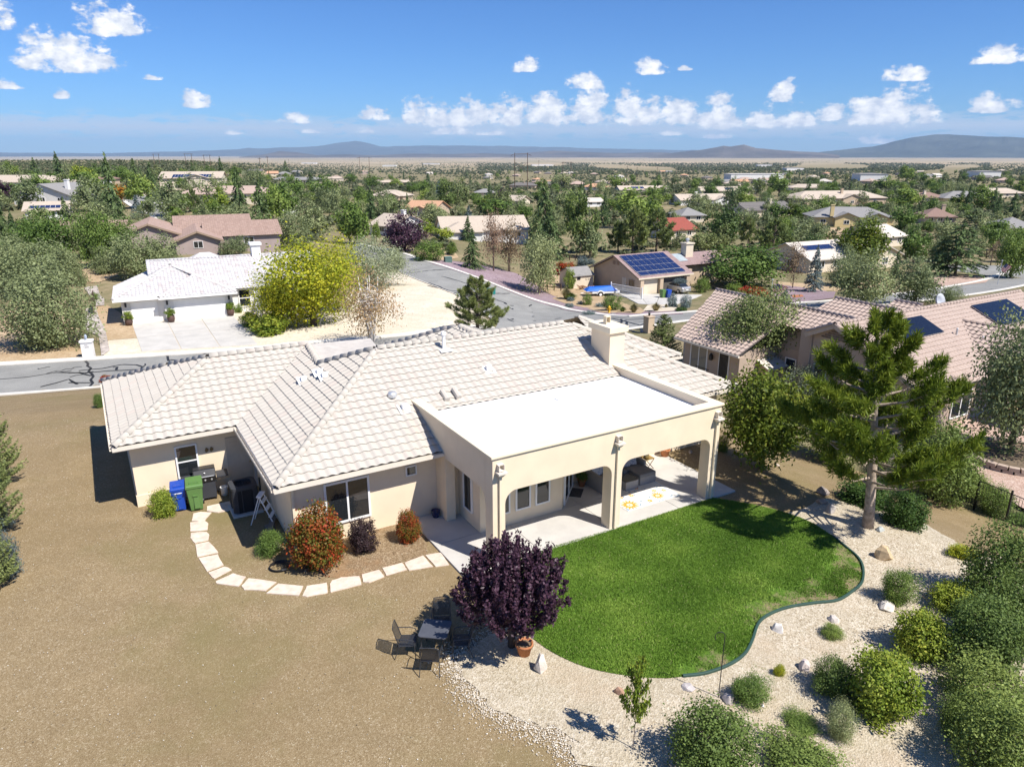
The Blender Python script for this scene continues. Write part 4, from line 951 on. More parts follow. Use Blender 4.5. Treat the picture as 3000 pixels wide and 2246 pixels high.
    window(H, (11.0, 1.47, 1.4), (1, 0, 0), 1.2, 1.8, (0, -1, 0), bars=(1, 2), t=.1); boxo('front_door', (13.4, 1.42, 0), (14.5, 1.49, 2.2), MATS['glass'], H)
    window(H, (17, 1.47, 1.4), (1, 0, 0), 1.8, 1.4, (0, -1, 0), bars=(2, 1), t=.1)
    c = MB().box((12.8, 6.6, ze), (13.7, 7.6, zr + 1.1)).build('chimney', wm, H); boxo('chimney_cap', (12.65, 6.45, zr + 1.1), (13.85, 7.75, zr + 1.35), wm, c)
    MB().box((2.0, 6, 1.5), (2.55, 8, 3.2)).build('gable_vent_box', wm, H)
    return H
def build_solar_house():
    # tan garage house with a field of solar panels
    p = G(*Z155(1180, 788)); rot = R(29); H = empty('solar_house', p, rot, 'tan stucco house with mauve tile roof covered by blue solar panels and an open garage', 'house')
    s = math.hypot(p.x, p.y) / 88.0
    wm = wmat('tan'); rm = tile_mat('tile_mauve', [(.30, .215, .205), (.34, .245, .235), (.37, .27, .255), (.32, .23, .22)])
    ze, k = 2.5, .42; w, d = 9.4, 11.4
    L = lambda x, y: (x, y, ze + k * (y + .6))
    pl = [((-.6, -.6, ze), (1, 0, 0), (0, 1, k), [[L(-.6, -.6), L(w + .5, -.6), L(w + .5, d / 2), L(-.6, d / 2)]])]
    zr = ze + k * (d / 2 + .6)
    pl.append(((w + .5, d + .6, ze), (-1, 0, 0), (0, -1, k), [[(-.6, d + .6, ze), (w + .5, d + .6, ze), (w + .5, d / 2, zr), (-.6, d / 2, zr)]]))
    e2 = [(w + .5, 3.5), (w + 12, 3.5), (w + 12, d / 2 + 1.2), (w + .5, d / 2 + 1.2)]
    pl.append(((w + .5, 3.5, ze), (1, 0, 0), (0, 1, k), [[(x, y, ze + k * (y - 3.5) + .5) for x, y in e2]]))
    roof = roof_planes(H, pl, rm, MATS['dark_under'], 0, 'f', w=.33, exp=.36)
    za = ze + k * (d / 2 + 1.2 - 3.5) + .5
    MB().add([(w + .5, d / 2 + 1.2, za), (w + 12, d / 2 + 1.2, za), (w + 12, d + 1, ze), (w + .5, d + 1, ze)], [(0, 1, 2, 3)]).build('rear_slope', rm, roof)
    gable_wall(H, w, d, ze + .15, k * (d / 2 - .1), wm, 'gable', True, (w / 2, d / 2), -1.5)
    MB().box((w - .01, 4.4, -1.5), (w + 11.5, d, ze + .2)).build('wall', wm, H)
    for a, b in (((-.62, -.6, ze + .02), (-.62, d / 2, zr + .02)), ((-.62, d + .6, ze + .02), (-.62, d / 2, zr + .02))):
        c = (Vector(a) + Vector(b)) / 2; dd = Vector(b) - Vector(a); MB().obox(c + Vector((0, 0, -.08)), dd, (1, 0, 0), dd.cross(Vector((1, 0, 0))), dd.length / 2, .03, .12).build('barge_board', wmat('brown'), H)
    MB().box((-.6, -.66, ze - .16), (w + .5, -.605, ze + .04)).build('fascia_board', wmat('cream'), H)
    solar(roof, L(.1, -.1), (1, 0, 0), (0, 1, k), 5, 1, 1.72, 1.0, MATS['solar_blue']); solar(roof, L(.1, .9), (1, 0, 0), (0, 1, k), 8, 3, 1.06, 1.56, MATS['solar_blue'])
    # skylight strip of corrugated sheet on the middle roof
    q = [(w + .7, 4.6), (w + 4.0, 4.6), (w + 4.0, d / 2 + 1.0), (w + .7, d / 2 + 1.0)]
    MB().add([(x, y, ze + k * (y - 3.5) + .58) for x, y in q], [(0, 1, 2, 3)]).build('sheet_roof', M('sheet_metal', (.42, .48, .50), .5, .1, 2, .4, .3), roof)
    c = MB().box((w + 4.3, 5.6, ze), (w + 5.8, 6.8, zr + .8)).build('chimney', wmat('cream'), H); boxo('chimney_cap', (w + 4.15, 5.45, zr + .8), (w + 5.95, 6.95, zr + 1.0), wmat('cream'), c); MB().lathe([(.2, 0), (.2, .35), (.32, .4), (.3, .6), (.1, .7)], (w + 5, 6.2, zr + 1.0), 10).build('flue', MATS['galvanised'], c)
    # gable side: door, window, vents
    boxo('side_door', (-.05, 3.1, 0), (0, 4.0, 2.05), wmat('cream'), H); window(H, (-.02, 1.7, 1.5), (0, 1, 0), 1.3, 1.0, (-1, 0, 0), wmat('brown'), bars=(2, 1), t=.08)
    for y in (d / 2 - .5, d / 2 + .5): boxo('gable_vent', (-.05, y - .3, ze + 1.2), (0, y + .3, ze + 1.75), wmat('brown'), H)
    # garage front: closed single door, dark sheet on the wall standing for the shade in the double bay
    boxo('garage_door', (.5, -.06, 0), (3.4, -.003, 2.15), wmat('cream'), H)
    MB().box((4.3, -.03, 0), (8.6, -.005, 2.15)).build('bay_shade_sheet', MATS['dark_under'], H)
    for x in (.2, 3.85, 8.95): boxo('pier', (x - .3, -.5, -.3), (x + .3, .02, 2.3), wmat('tan'), H)
    boxo('pier', (w + 2.2, 2.2, -.3), (w + 2.7, 2.7, 2.6), wmat('tan'), H)
    return H
def build_neighbour():
    # right-hand neighbour, parallel to the house; in house coordinates
    H = empty('neighbour_house', W(0, 0, -1.8), HROT, 'long tan stucco neighbour house with pink tile roof and two black solar arrays', 'house')
    wm = M('wall_rose', (.44, .345, .27), .92, .05, 1, .12, grime=.1); D = 1.8; k = .45
    lz = lambda u: .8 + D + k * (u - 23); pz = 3.14 + D
    sz = lambda v: pz - k * (7.54 - v)
    up = lambda P, f: [(u, v, f(u, v)) for u, v in P]
    pl = [((23, 17, .8 + D), (0, -1, 0), (1, 0, k), [up([(23, 16.9), (23, 11.4), (28.2, 11.4), (28.2, 18.6)], lambda u, v: lz(u)), up([(26.35, 11.4), (26.35, 9.25), (28.2, 7.6), (28.2, 11.4)], lambda u, v: lz(u))]),
          ((25.6, 1.5, sz(1.5)), (1, 0, 0), (0, 1, k), [up([(26.0, 1.9), (32.0, 1.9), (36.2, 6.1), (36.2, 7.54), (26.0, 7.54)], lambda u, v: sz(v)), up([(36.2, 6.1), (38.2, 4.2), (46, 4.2), (46, 7.54), (36.2, 7.54)], lambda u, v: sz(v))]),
          ((32, 6, sz(1.9)), (0, -1, 0), (1, 0, k), [[(32.0, 1.9, sz(1.9)), (36.2, 6.1, sz(6.1)), (36.2, -2, sz(6.1)), (32.0, -2, sz(1.9))]]),
          ((28, 13, 2.2), (0, -1, 0), (1, 0, k), [[(29.2, 8.0, pz - k * 3.5), (32.7, 8.0, pz), (32.7, 12.4, pz), (29.2, 13.0, pz - k * 3.5)], ]),
          ((31, 10, 2.2), (0, -1, 0), (1, 0, k), [[(33.0, 8.0, pz - k * 2.3), (35.3, 8.0, pz), (35.3, 9.9, pz), (33.0, 10.2, pz - k * 2.3)]])]
    roof = roof_planes(H, pl, TILE_PINK, MATS['dark_under'], 300, w=.325, exp=.345)
    b = MB(); zr = lz(28.2)
    b.add([(28.2, 18.6, zr), (28.2, 7.6, zr), (33.4, 7.6, .8 + D), (33.4, 18.6, .8 + D)], [(0, 1, 2, 3)]); b.add([(26, 7.54, pz), (46, 7.54, pz), (46, 13, pz - 2.4), (26.0, 9.3, lz(26.0))], [(0, 3, 2, 1)])
    b.add([(32.7, 8, pz), (32.7, 12.4, pz), (36, 12.4, pz - 1.5), (36, 8, pz - 1.5)], [(3, 2, 1, 0)]); b.build('rear_slope', TILE_PINK, roof)
    cm = cap_mesh(TILE_PINK)
    for a, c in (((28.2, 18.6, zr), (28.2, 7.7, zr)), ((26.0, 7.54, pz), (46, 7.54, pz)), ((32.7, 12.4, pz), (32.7, 8, pz)), ((35.3, 9.9, pz), (35.3, 8, pz)), ((26.0, 9.25, lz(26.35) + .03), (26.0, 7.54, pz)), ((26.0, 5.4, sz(5.4)), (26.0, 7.54, pz)), ((36.2, -2, sz(6.1)), (36.2, 6.1, sz(6.1)))): caps(roof, a, c, cm)
    solar(roof, (28.95, 5.38, sz(5.38)), (1, 0, 0), (0, 1, k), 4, 1, 1.03, 1.66, MATS['solar_black'], gap=.006); solar(roof, (38.6, 4.95, sz(4.95)), (1, 0, 0), (0, 1, k), 4, 1, 1.06, 2.2, MATS['solar_black'], gap=.006)
    # walls
    hw = .8 + D
    MB().prism([(23.5, 16.4), (23.5, 11.8), (26.8, 11.8), (26.8, 9.2), (33, 9.2), (33, 18.1), (25, 18.1)], -1.2, hw + .05).build('wall', wm, H)
    gv = [(9.9, -1.2), (9.9, sz(7.54) - .75), (9.3, sz(7.54) - .62), (7.54, sz(7.54) - .12), (2.3, sz(2.3) - .12), (2.3, -1.2)]
    MB().loft([(26.35, v, z) for v, z in gv], [(45.6, v, z) for v, z in gv]).build('wall', wm, H)
    MB().add([(26.8, 11.7, hw + .02), (26.8, 9.2, hw + .02), (27.2, 9.2, hw + 1.5), (27.2, 11.7, hw + 1.5)], [(0, 1, 2, 3)]).build('wall_infill', wm, H)
    for i in range(5):
        z = pz - .95 + i * .13; hwid = .95 - i * .2
        boxo('vent_slat', (26.29, 7.54 - hwid, z), (26.352, 7.54 + hwid, z + .07), M('slat_brown', (.22, .16, .11), .8), H)
    for u0, v0, z0, u1, v1, z1 in ((25.98, 9.35, lz(26.3) - .12, 25.98, 7.54, pz - .1), (25.98, 7.54, pz - .1, 25.98, 1.9, sz(1.9) - .1)):
        a, c = Vector((u0, v0, z0)), Vector((u1, v1, z1)); dd = c - a; MB().obox((a + c) / 2, dd, (1, 0, 0), dd.cross(Vector((1, 0, 0))), dd.length / 2, .03, .13).build('barge_board', M('barge_tan', (.5, .4, .31), .7), H)
    g = MB().box((22.9, 11.4, hw - .13), (23.02, 16.9, hw + .0)).build('gutter', MATS['fascia'], H)
    MB().box((23.0, 11.4, hw - .16), (23.52, 16.9, hw - .135)).build('soffit', wm, H)
    MB().tube([(26.3, 9.1, -.6), (26.3, 9.1, hw + 1.4)], .05, 6).build('downpipe', wm, H)
    window(H, (23.48, 15.1, 1.45), (0, 1, 0), 1.5, 1.9, (-1, 0, 0), pane=MATS['glass_curtain'], bars=(2, 1), t=.07)
    d = boxo('security_door', (23.44, 12.55, .35), (23.5, 13.4, 2.35), wmat('white'), H)
    for i in range(7): boxo('bar', (23.40, 12.64 + i * .1, .5), (23.435, 12.67 + i * .1, 2.25), MATS['black_metal'], d)
    boxo('dark_screen', (23.425, 12.62, .48), (23.438, 13.33, 2.27), MATS['dark_under'], d)
    m = MB(); m.box((23.25, 13.85, 1.7), (23.42, 14.05, 2.0)); m.lathe([(.13, 0), (.02, .16)], (23.33, 13.95, 2.0), 6); m.box((23.4, 13.92, 1.75), (23.5, 13.98, 1.85)); m.build('wall_lamp', MATS['black_metal'], H)
    ra = MB()
    for i in range(9): ra.box((22.7, 13.5 + i * .12, .3), (22.72, 13.52 + i * .12, 1.25))
    ra.box((22.69, 13.45, 1.25), (22.73, 14.6, 1.29)); ra.box((22.69, 13.45, .35), (22.73, 14.6, .38)); ra.build('railing', MATS['black_metal'], H)
    window(H, (26.78, 10.7, 1.4), (0, 1, 0), .8, 1.4, (-1, 0, 0), t=.06); boxo('utility_door', (26.74, 9.5, .2), (26.8, 10.1, 2.0), wmat('cream'), H)
    window(H, (26.33, 8.3, 1.9), (0, 1, 0), .9, .9, (-1, 0, 0), t=.07)
    window(H, (30.2, 2.28, 1.3), (1, 0, 0), 1.8, 1.9, (0, -1, 0), bars=(2, 1), t=.07)
    for u, v in ((33.9, 5.05), (35.0, 4.1)): MB().lathe([(.06, -.1), (.06, .45), (.02, .48)], (u, v, sz(v)), 8).build('roof_pipe', MATS['galvanised'], roof)
    return H
WHITE_HOUSE = build_white_house(); SOLAR_HOUSE = build_solar_house(); NEIGHBOUR = build_neighbour()
def build_far_houses():
    g = gen_house
    # hill on the left
    g('large cream hip-roofed house at the far left on the hill', 40, 563, 260, R(-6), 14, 'hip', 'white', 'beige', 3.6, .3, win=5)
    g('white gabled house with pale grey roof and broad white chimney on the hill', 128, 601, 190, R(-8), 13, 'gable', 'white', 'grey', 2.7, .34, (.26, .35), ridge_x=False, win=3, sol=None)
    g('low cream house with solar strip below the grey-roofed gable house', 140, 645, 120, R(25), 10, 'gable', 'white', 'beige', 2.3, .3, sol=(-.4, 1.2, 6, 1))
    g('small tan-roofed house at the head of the hill street', 300, 540, 56, R(5), 8, 'hip', 'tan', 'brown', 2.5, .34, win=2, garage=True)
    g('two-storey cream house with long row of solar panels behind cedars', 562, 557, 172, R(12), 14, 'gable', 'cream', 'beige', 4.6, .3, sol=(-.3, .7, 14, 2), wings=((.1, .4, 8, 'gable'),), win=6)
    g('long house with pink hip roof below the solar-panelled house', 665, 590, 265, R(10), 13, 'hip', 'cream', 'pink', 2.6, .3, win=5, wings=((-.25, 2, 8, 'hip'),))
    g('small cream gabled house with solar strip half hidden by tall cedars', 832, 628, 86, R(35), 9, 'gable', 'white', 'beige', 2.4, .36, sol=(-.1, 2, 4, 1), ridge_x=True, win=2)
    g('wide grey-roofed house with two chimneys near the horizon on the left', 868, 536, 140, R(-5), 11, 'hip', 'cream', 'grey', 2.6, .34, (.2, .5))
    g('far tan-roofed house left of the two-pole pylon', 972, 529, 60, R(8), 10, 'hip', 'cream', 'beige', 2.5, .32, win=3)
    # brown gabled house behind the white one
    p = G(*Z1(1290, 800))
    H = empty('gabled_house', p, R(24), 'mauve-grey gabled house with brown-pink tile roof behind the white house', 'house')
    wm = wmat('mauve'); rm = tile_mat('tile_brown', [(.34, .235, .19), (.385, .27, .22), (.42, .30, .245), (.36, .255, .205)])
    def block(cx, cy, w, d, zw, k, rx=False):
        rise = k * (d if rx else w) / 2
        gable_wall(H, w, d, zw, rise, wm, 'gable', rx, (cx, cy))
        oh = .5; kk = k; z0 = zw - oh * kk; zr = zw + rise; X0, X1, Y0, Y1 = cx - w / 2, cx + w / 2, cy - d / 2 - oh, cy + d / 2 + oh
        r = roof_planes(H, [((X0 - oh, Y1, z0), (0, -1, 0), (1, 0, kk), [[(X0 - oh, Y0, z0), (cx, Y0, zr), (cx, Y1, zr), (X0 - oh, Y1, z0)]]), ((X1 + oh, Y0, z0), (0, 1, 0), (-1, 0, kk), [[(X1 + oh, Y0, z0), (X1 + oh, Y1, z0), (cx, Y1, zr), (cx, Y0, zr)]])], rm, MATS['dark_under'], 0, 'f', w=.36, exp=.38)
        for sx in (-1, 1):
            a, b = Vector((cx + sx * (w / 2 + oh), Y0 - .02, z0 - .1)), Vector((cx, Y0 - .02, zr - .1)); dd = b - a
            MB().obox((a + b) / 2, dd, (0, 1, 0), dd.cross(Vector((0, 1, 0))), dd.length / 2, .03, .14).build('barge_board', wmat('brown'), H)
    def long_block(x0, x1, y0, y1, zw, k):
        oh = .5; yc = (y0 + y1) / 2; z0 = zw - oh * k; zr = zw + k * (y1 - y0) / 2
        gable_wall(H, x1 - x0, y1 - y0, zw, k * (y1 - y0) / 2 - .05, wm, 'gable', True, ((x0 + x1) / 2, yc))
        roof_planes(H, [((x0 - oh, y0 - oh, z0), (1, 0, 0), (0, 1, k), [[(x0 - oh, y0 - oh, z0), (x1 + oh, y0 - oh, z0), (x1 + oh, yc, zr), (x0 - oh, yc, zr)]]), ((x1 + oh, y1 + oh, z0), (-1, 0, 0), (0, -1, k), [[(x1 + oh, y1 + oh, z0), (x0 - oh, y1 + oh, z0), (x0 - oh, yc, zr), (x1 + oh, yc, zr)]])], rm, MATS['dark_under'], 0, 'f', w=.36, exp=.38)
    block(0, 6, 6.6, 14, 2.3, .4); block(-7.0, 11, 10.5, 14, 2.6, .38); long_block(1.5, 13, 4.0, 14.5, 2.3, .36); long_block(-3, 9, 12, 22, 2.9, .36); long_block(-21, -11, 12, 22, 2.5, .36)
    window(H, (0, -1.03, 1.5), (1, 0, 0), 1.4, 1.1, (0, -1, 0), bars=(2, 1)); window(H, (8, 3.97, 1.3), (1, 0, 0), 1.6, 1.2, (0, -1, 0), bars=(2, 1))
    # centre
    g('tan-roofed house with long low roof far left of centre', 1145, 541, 100, R(10), 11, 'gable', 'cream', 'beige', 2.5, .34, wings=((.25, 1.5, 7, 'gable'),))
    g('tan hip-roofed house above the orange-roofed one', 1132, 589, 112, R(-15), 12, 'hip', 'tan', 'beige', 2.6, .36, wings=((.2, 1.5, 7, 'gable'),))
    g('house with orange tile roof and gable left of centre', 1228, 640, 118, R(-18), 13, 'gable', 'tan', 'orange', 2.7, .38, wings=((.1, 1.5, 7, 'gable'),))
    g('white gabled house with white chimney left of the purple plum tree', 1120, 690, 86, R(-35), 11, 'gable', 'white', 'beige', 2.5, .4, (.25, .5), win=3)
    g('long tan-grey tiled house behind the bare brown trees', 1425, 706, 265, R(12), 14, 'gable', 'white', 'beige', 2.7, .36, wings=((-.3, 3, 9, 'hip'),), win=6)
    g('small grey-roofed house in the trees left of the big pylon', 1422, 577, 58, R(5), 9, 'hip', 'tan', 'grey', 2.5, .36, win=3)
    g('dark-roofed house with white chimney by the pylon foot', 1530, 552, 74, R(-10), 10, 'hip', 'tan', 'dark', 2.5, .4, (.05, .4), win=3)
    g('small gabled tan house among pines below the pylon', 1500, 603, 36, R(-30), 9, 'gable', 'cream', 'beige', 2.4, .42, win=2)
    g('orange-roofed white house right of the pylon', 1742, 558, 78, R(-20), 11, 'hip', 'white', 'orange', 2.6, .36, win=3)
    g('tan house with dark solar panels right of the orange-roofed house', 1888, 567, 142, R(8), 12, 'gable', 'cream', 'beige', 2.5, .34, sol=(-.25, 1.5, 8, 2), wings=((.32, 1.5, 7, 'gable'),))
    g('pale low roof between the trees right of centre', 1742, 606, 52, R(15), 9, 'gable', 'white', 'pale', 2.3, .3, win=2)
    g('white-walled house with long tan roof and white chimney', 2066, 601, 158, R(14), 12, 'gable', 'white', 'beige', 2.5, .36, (-.1, .4), wings=((.36, .6, 8, 'gable'),))
    g('red tile roofed house half hidden behind dark trees', 2002, 700, 84, R(28), 11, 'gable', 'cream', 'red', 2.6, .42, win=2)
    g('grey hip-roofed house above the red roof', 2030, 652, 66, R(10), 10, 'hip', 'cream', 'grey', 2.5, .4, win=2)
    g('tan house with solar panels in the far right-centre row', 2135, 571, 158, R(6), 12, 'gable', 'cream', 'beige', 2.5, .34, sol=(-.05, 1.5, 5, 2), wings=((.33, 1.5, 7, 'gable'),))
    g('cream house with charcoal roof and gable facing right', 2258, 634, 180, R(22), 12, 'gable', 'cream', 'dark', 2.5, .38, (.15, .4), win=4)
    g('yellow house with grey roof, tall chimney and gabled porch', 2497, 664, 222, R(-8), 12, 'hip', 'yellow', 'grey', 3.0, .4, (-.28, -.02), wings=((-.1, 1.6, 6.5, 'gable'), (.28, 1.2, 6, 'gable')), win=6, trim='yellow')
    g('large house with several beige gables on the right ridge', 2466, 601, 275, R(10), 15, 'hip', 'tan', 'beige', 3.2, .36, (.05, .3), wings=((-.36, 2, 9, 'hip'), (.1, 1, 9, 'gable')), win=6)
    g('beige-roofed house above the many-gabled one', 2372, 561, 106, R(-6), 11, 'hip', 'cream', 'beige', 2.6, .34, win=3)
    g('brown-roofed house with white-posted veranda on the right', 2725, 596, 96, R(6), 10, 'hip', 'cream', 'brown', 2.8, .38, (-.1, .3), win=4)
    g('steep grey hip-roofed house on the right', 2832, 598, 128, R(-8), 12, 'hip', 'yellow', 'grey', 2.8, .44, wings=((0, 1.5, 6, 'gable'),), win=4)
    g('tan-roofed house with white chimney at the right edge', 2935, 580, 140, R(8), 12, 'hip', 'cream', 'beige', 2.6, .36, (-.25, .4))
    g('brown-roofed house among the right-hand junipers', 2752, 657, 96, R(-12), 11, 'hip', 'tan', 'brown', 2.5, .4, (.25, .5), win=3)
    g('pale tile roof behind the green-gold tree on the right', 2618, 722, 90, R(30), 11, 'gable', 'cream', 'pale', 2.5, .36, win=2)
    g('cream gabled house with small solar panels behind the blue spruce', 2490, 790, 360, R(26), 11, 'gable', 'cream', 'pale', 2.6, .4, sol=(-.42, 3.0, 7, 1), wings=((.34, 1.5, 8, 'gable'),), win=5)
    g('grey-roofed house at the right edge below the junipers', 2985, 694, 80, R(-10), 11, 'hip', 'grey', 'grey', 2.5, .38, win=2)
    u0, v1 = 58.5, 17.5; q = W(u0 + 8, v1 - 8); q.z = float(T(q.x, q.y))
    H = empty('tiled_house', q, HROT, 'house with striped tan tile roof beyond the solar neighbour', 'house')
    hz = -.8 - q.z
    gable_wall(H, 15, 15, hz + .2, 0, wmat('cream'), 'hip', True, (0, 0), -3)
    sm = tile_mat('tile_sand', [(.47, .34, .24), (.50, .37, .265), (.53, .395, .285)]); kk = .36; A = lambda x, y: (x, y, hz + kk * (8 - max(abs(x), abs(y))))
    rf = roof_planes(H, [(A(-8, 8), (0, -1, 0), (1, 0, kk), [[A(-8, 8), A(-8, -8), (0, 0, hz + kk * 8)]]), (A(-8, -8), (1, 0, 0), (0, 1, kk), [[A(-8, -8), A(8, -8), (0, 0, hz + kk * 8)]]), (A(8, 8), (-1, 0, 0), (0, -1, kk), [[A(8, 8), A(-8, 8), (0, 0, hz + kk * 8)]])], sm, MATS['dark_under'], 0, w=.33, exp=.36)
    cm = cap_mesh(sm); caps(rf, A(-8, 8), (0, 0, hz + kk * 8), cm); caps(rf, A(-8, -8), (0, 0, hz + kk * 8), cm)
    window(H, (-7.52, 0, hz - 1.2), (0, 1, 0), 1.6, 1.2, (-1, 0, 0), bars=(2, 1))
    g('long white commercial building beyond the trees', 2218, 526, 148, R(4), 26, 'hip', 'white', 'white', 7, .02, win=4, name='commercial_building', cat='building')
    rnd = random.Random(21)
    where = ['white warehouse at the far valley edge, %s' % s for s in ('left of the tall pylon', 'just right of the twin poles', 'leftmost of all', 'right of the tall pylon', 'above the right-hand houses', 'by the rightmost trees', 'below the small conical hill', 'below the big mountain')]
    for lb, (x, y, w) in zip(where, ((1262, 482, 44), (1140, 488, 36), (905, 480, 40), (1590, 486, 60), (2330, 500, 50), (2900, 520, 60), (2240, 488, 40), (2560, 530, 80))):
        g(lb, x, y, w, R(rnd.uniform(-8, 8)), 30, 'hip', 'white', rnd.choice(['white', 'pale', 'grey']), 7, .05, win=0, name='warehouse', cat='warehouse')
    # many more small roofs in the trees
    k = 0
    kinds = [('beige', 'cream'), ('pale', 'white'), ('grey', 'cream'), ('pink', 'tan'), ('orange', 'cream'), ('dark', 'tan')]
    for i in range(60):
        x, y = rnd.uniform(700, 2980), rnd.uniform(503, 548)
        if y > 530 and x < 1500: continue
        rf, wl = rnd.choice(kinds); p = G(x, y); wpx = 15 * FPX / p.y
        H = gen_house('small %s-roofed house among the far trees' % rf, x, y, wpx, R(rnd.uniform(-30, 30)), 11, rnd.choice(['hip', 'gable']), wl, rf, 2.6, .36, win=2, name='far_house')
        H['group'] = 'far %s-roofed houses in the valley' % rf
build_far_houses()
# ------------------------------------------------------------------ plants
def leaf_mat(name, cols, rough=.55, trans=.3, hue=.14):
    if name in MATS: return MATS[name]
    m, nt, bs = nodes(name)
    v = N(nt, 'ShaderNodeAttribute', attribute_name='var').outputs['Fac']; r = N(nt, 'ShaderNodeObjectInfo').outputs['Random']
    a = ramp(nt, v, [(i / (len(cols) - 1), c) for i, c in enumerate(cols)])
    hs = N(nt, 'ShaderNodeHueSaturation', {'Color': a, 'Value': N(nt, 'ShaderNodeMapRange', {0: r, 3: 1 - hue * 1.6, 4: 1 + hue * 1.6}).outputs[0], 'Hue': N(nt, 'ShaderNodeMapRange', {0: r, 3: .5 + hue * .08, 4: .5 - hue * .12}).outputs[0]})
    nt.links.new(hs.outputs[0], bs.inputs['Base Color']); bs.inputs['Roughness'].default_value = rough; bs.inputs['Specular IOR Level'].default_value = .22
    t = N(nt, 'ShaderNodeBsdfTranslucent', {'Color': hs.outputs[0]}); mx = N(nt, 'ShaderNodeMixShader', {0: trans, 1: bs.outputs[0], 2: t.outputs[0]})
    nt.links.new(mx.outputs[0], nt.nodes['Material Output'].inputs[0])
    return m
LM = {
 'juniper': leaf_mat('leaf_juniper', [(0.132, 0.160, 0.065), (0.203, 0.242, 0.105), (0.272, 0.318, 0.145), (0.387, 0.430, 0.210)]),
 'sage': leaf_mat('leaf_sage', [(0.083, 0.124, 0.028), (0.128, 0.186, 0.043), (0.193, 0.265, 0.064), (0.283, 0.358, 0.094)]),
 'silver': leaf_mat('leaf_silver', [(0.154, 0.182, 0.104), (0.244, 0.280, 0.165), (0.333, 0.378, 0.232), (0.436, 0.476, 0.305)]),
 'oak': leaf_mat('leaf_oak', [(0.077, 0.121, 0.030), (0.121, 0.193, 0.040), (0.176, 0.262, 0.056), (0.263, 0.343, 0.085)]),
 'green': leaf_mat('leaf_green', [(0.097, 0.149, 0.031), (0.146, 0.223, 0.047), (0.211, 0.297, 0.065), (0.324, 0.386, 0.094)]),
 'dark': leaf_mat('leaf_dark', [(0.057, 0.089, 0.030), (0.093, 0.142, 0.040), (0.140, 0.201, 0.056), (0.204, 0.271, 0.078)]),
 'locust': leaf_mat('leaf_locust', [(0.132, 0.190, 0.013), (0.238, 0.292, 0.022), (0.396, 0.408, 0.026), (0.581, 0.525, 0.036)], trans=.32),
 'lime': leaf_mat('leaf_lime', [(.10, .17, .02), (.17, .25, .03), (.25, .32, .04), (.36, .38, .06)], trans=.3),
 'poplar': leaf_mat('leaf_poplar', [(.13, .17, .06), (.18, .22, .08), (.24, .28, .11), (.30, .33, .15)]),
 'autumn': leaf_mat('leaf_autumn', [(.14, .13, .02), (.28, .17, .02), (.42, .20, .02), (.40, .28, .04)]),
 'gold': leaf_mat('leaf_gold', [(0.049, 0.085, 0.010), (0.082, 0.131, 0.014), (0.130, 0.178, 0.021), (0.192, 0.196, 0.024)]),
 'plum': leaf_mat('leaf_plum', [(0.024, 0.012, 0.021), (0.043, 0.019, 0.034), (0.071, 0.034, 0.051), (0.119, 0.066, 0.090)], .4, .12),
 'barberry': leaf_mat('leaf_barberry', [(.03, .018, .02), (.05, .03, .034), (.08, .05, .055), (.13, .09, .09)]),
 'photinia': leaf_mat('leaf_photinia', [(.085, .13, .02), (.15, .13, .02), (.33, .075, .02), (.46, .07, .03)]),
 'bare': leaf_mat('leaf_bare', [(.17, .12, .07), (.24, .17, .10), (.30, .21, .13), (.36, .28, .18)]),
 'birch': leaf_mat('leaf_birch', [(.24, .22, .09), (.36, .27, .12), (.44, .29, .15), (.46, .38, .22)], trans=.35),
 'cedar': leaf_mat('leaf_cedar', [(0.074, 0.115, 0.047), (0.116, 0.178, 0.066), (0.169, 0.240, 0.088), (0.254, 0.324, 0.127)]),
 'blue': leaf_mat('leaf_blue', [(.09, .13, .125), (.14, .19, .18), (.20, .25, .245), (.29, .34, .33)]),
 'pine': leaf_mat('leaf_pine', [(0.078, 0.118, 0.013), (0.143, 0.201, 0.020), (0.243, 0.294, 0.033), (0.383, 0.401, 0.056)]),
 'pinedull': leaf_mat('leaf_pinedull', [(0.100, 0.135, 0.048), (0.155, 0.198, 0.067), (0.218, 0.270, 0.088), (0.311, 0.360, 0.127)]),
 'rosemary': leaf_mat('leaf_rosemary', [(.03, .07, .015), (.05, .105, .02), (.085, .15, .03), (.13, .2, .045)]),
 'straw': leaf_mat('leaf_straw', [(.17, .19, .06), (.28, .27, .11), (.40, .35, .18), (.52, .45, .27)]),
}
BARK = M('bark', (.16, .12, .095), .95, .35, 9, .1, bs_=.6, bscale=20); BARK_PALE = M('bark_pale', (.36, .29, .23), .95, .4, 7, .1, bs_=.8, bscale=14); BARK_WHITE = M('bark_white', (.72, .68, .62), .8, .2, 6); BARK_DARK = M('bark_dark', (.07, .055, .048), .95, .3, 9, .1)
def leaf_quads(C, Nn, L, Wd, rg, T_=None):
    """Rhombic leaves: centres, normals, lengths, widths."""
    n = len(C)
    if T_ is None:
        T_ = rg.normal(size=(n, 3))
    T_ = T_ - Nn * (T_ * Nn).sum(1, keepdims=True); T_ /= np.linalg.norm(T_, axis=1, keepdims=True) + 1e-9
    B = np.cross(Nn, T_); L = np.reshape(L, (-1, 1)); Wd = np.reshape(Wd, (-1, 1))
    V = np.empty((n, 4, 3)); V[:, 0] = C - T_ * L * .5; V[:, 1] = C + B * Wd * .5; V[:, 2] = C + T_ * L * .5; V[:, 3] = C - B * Wd * .5
    return V
def unit(a): return a / (np.linalg.norm(a, axis=-1, keepdims=True) + 1e-9)
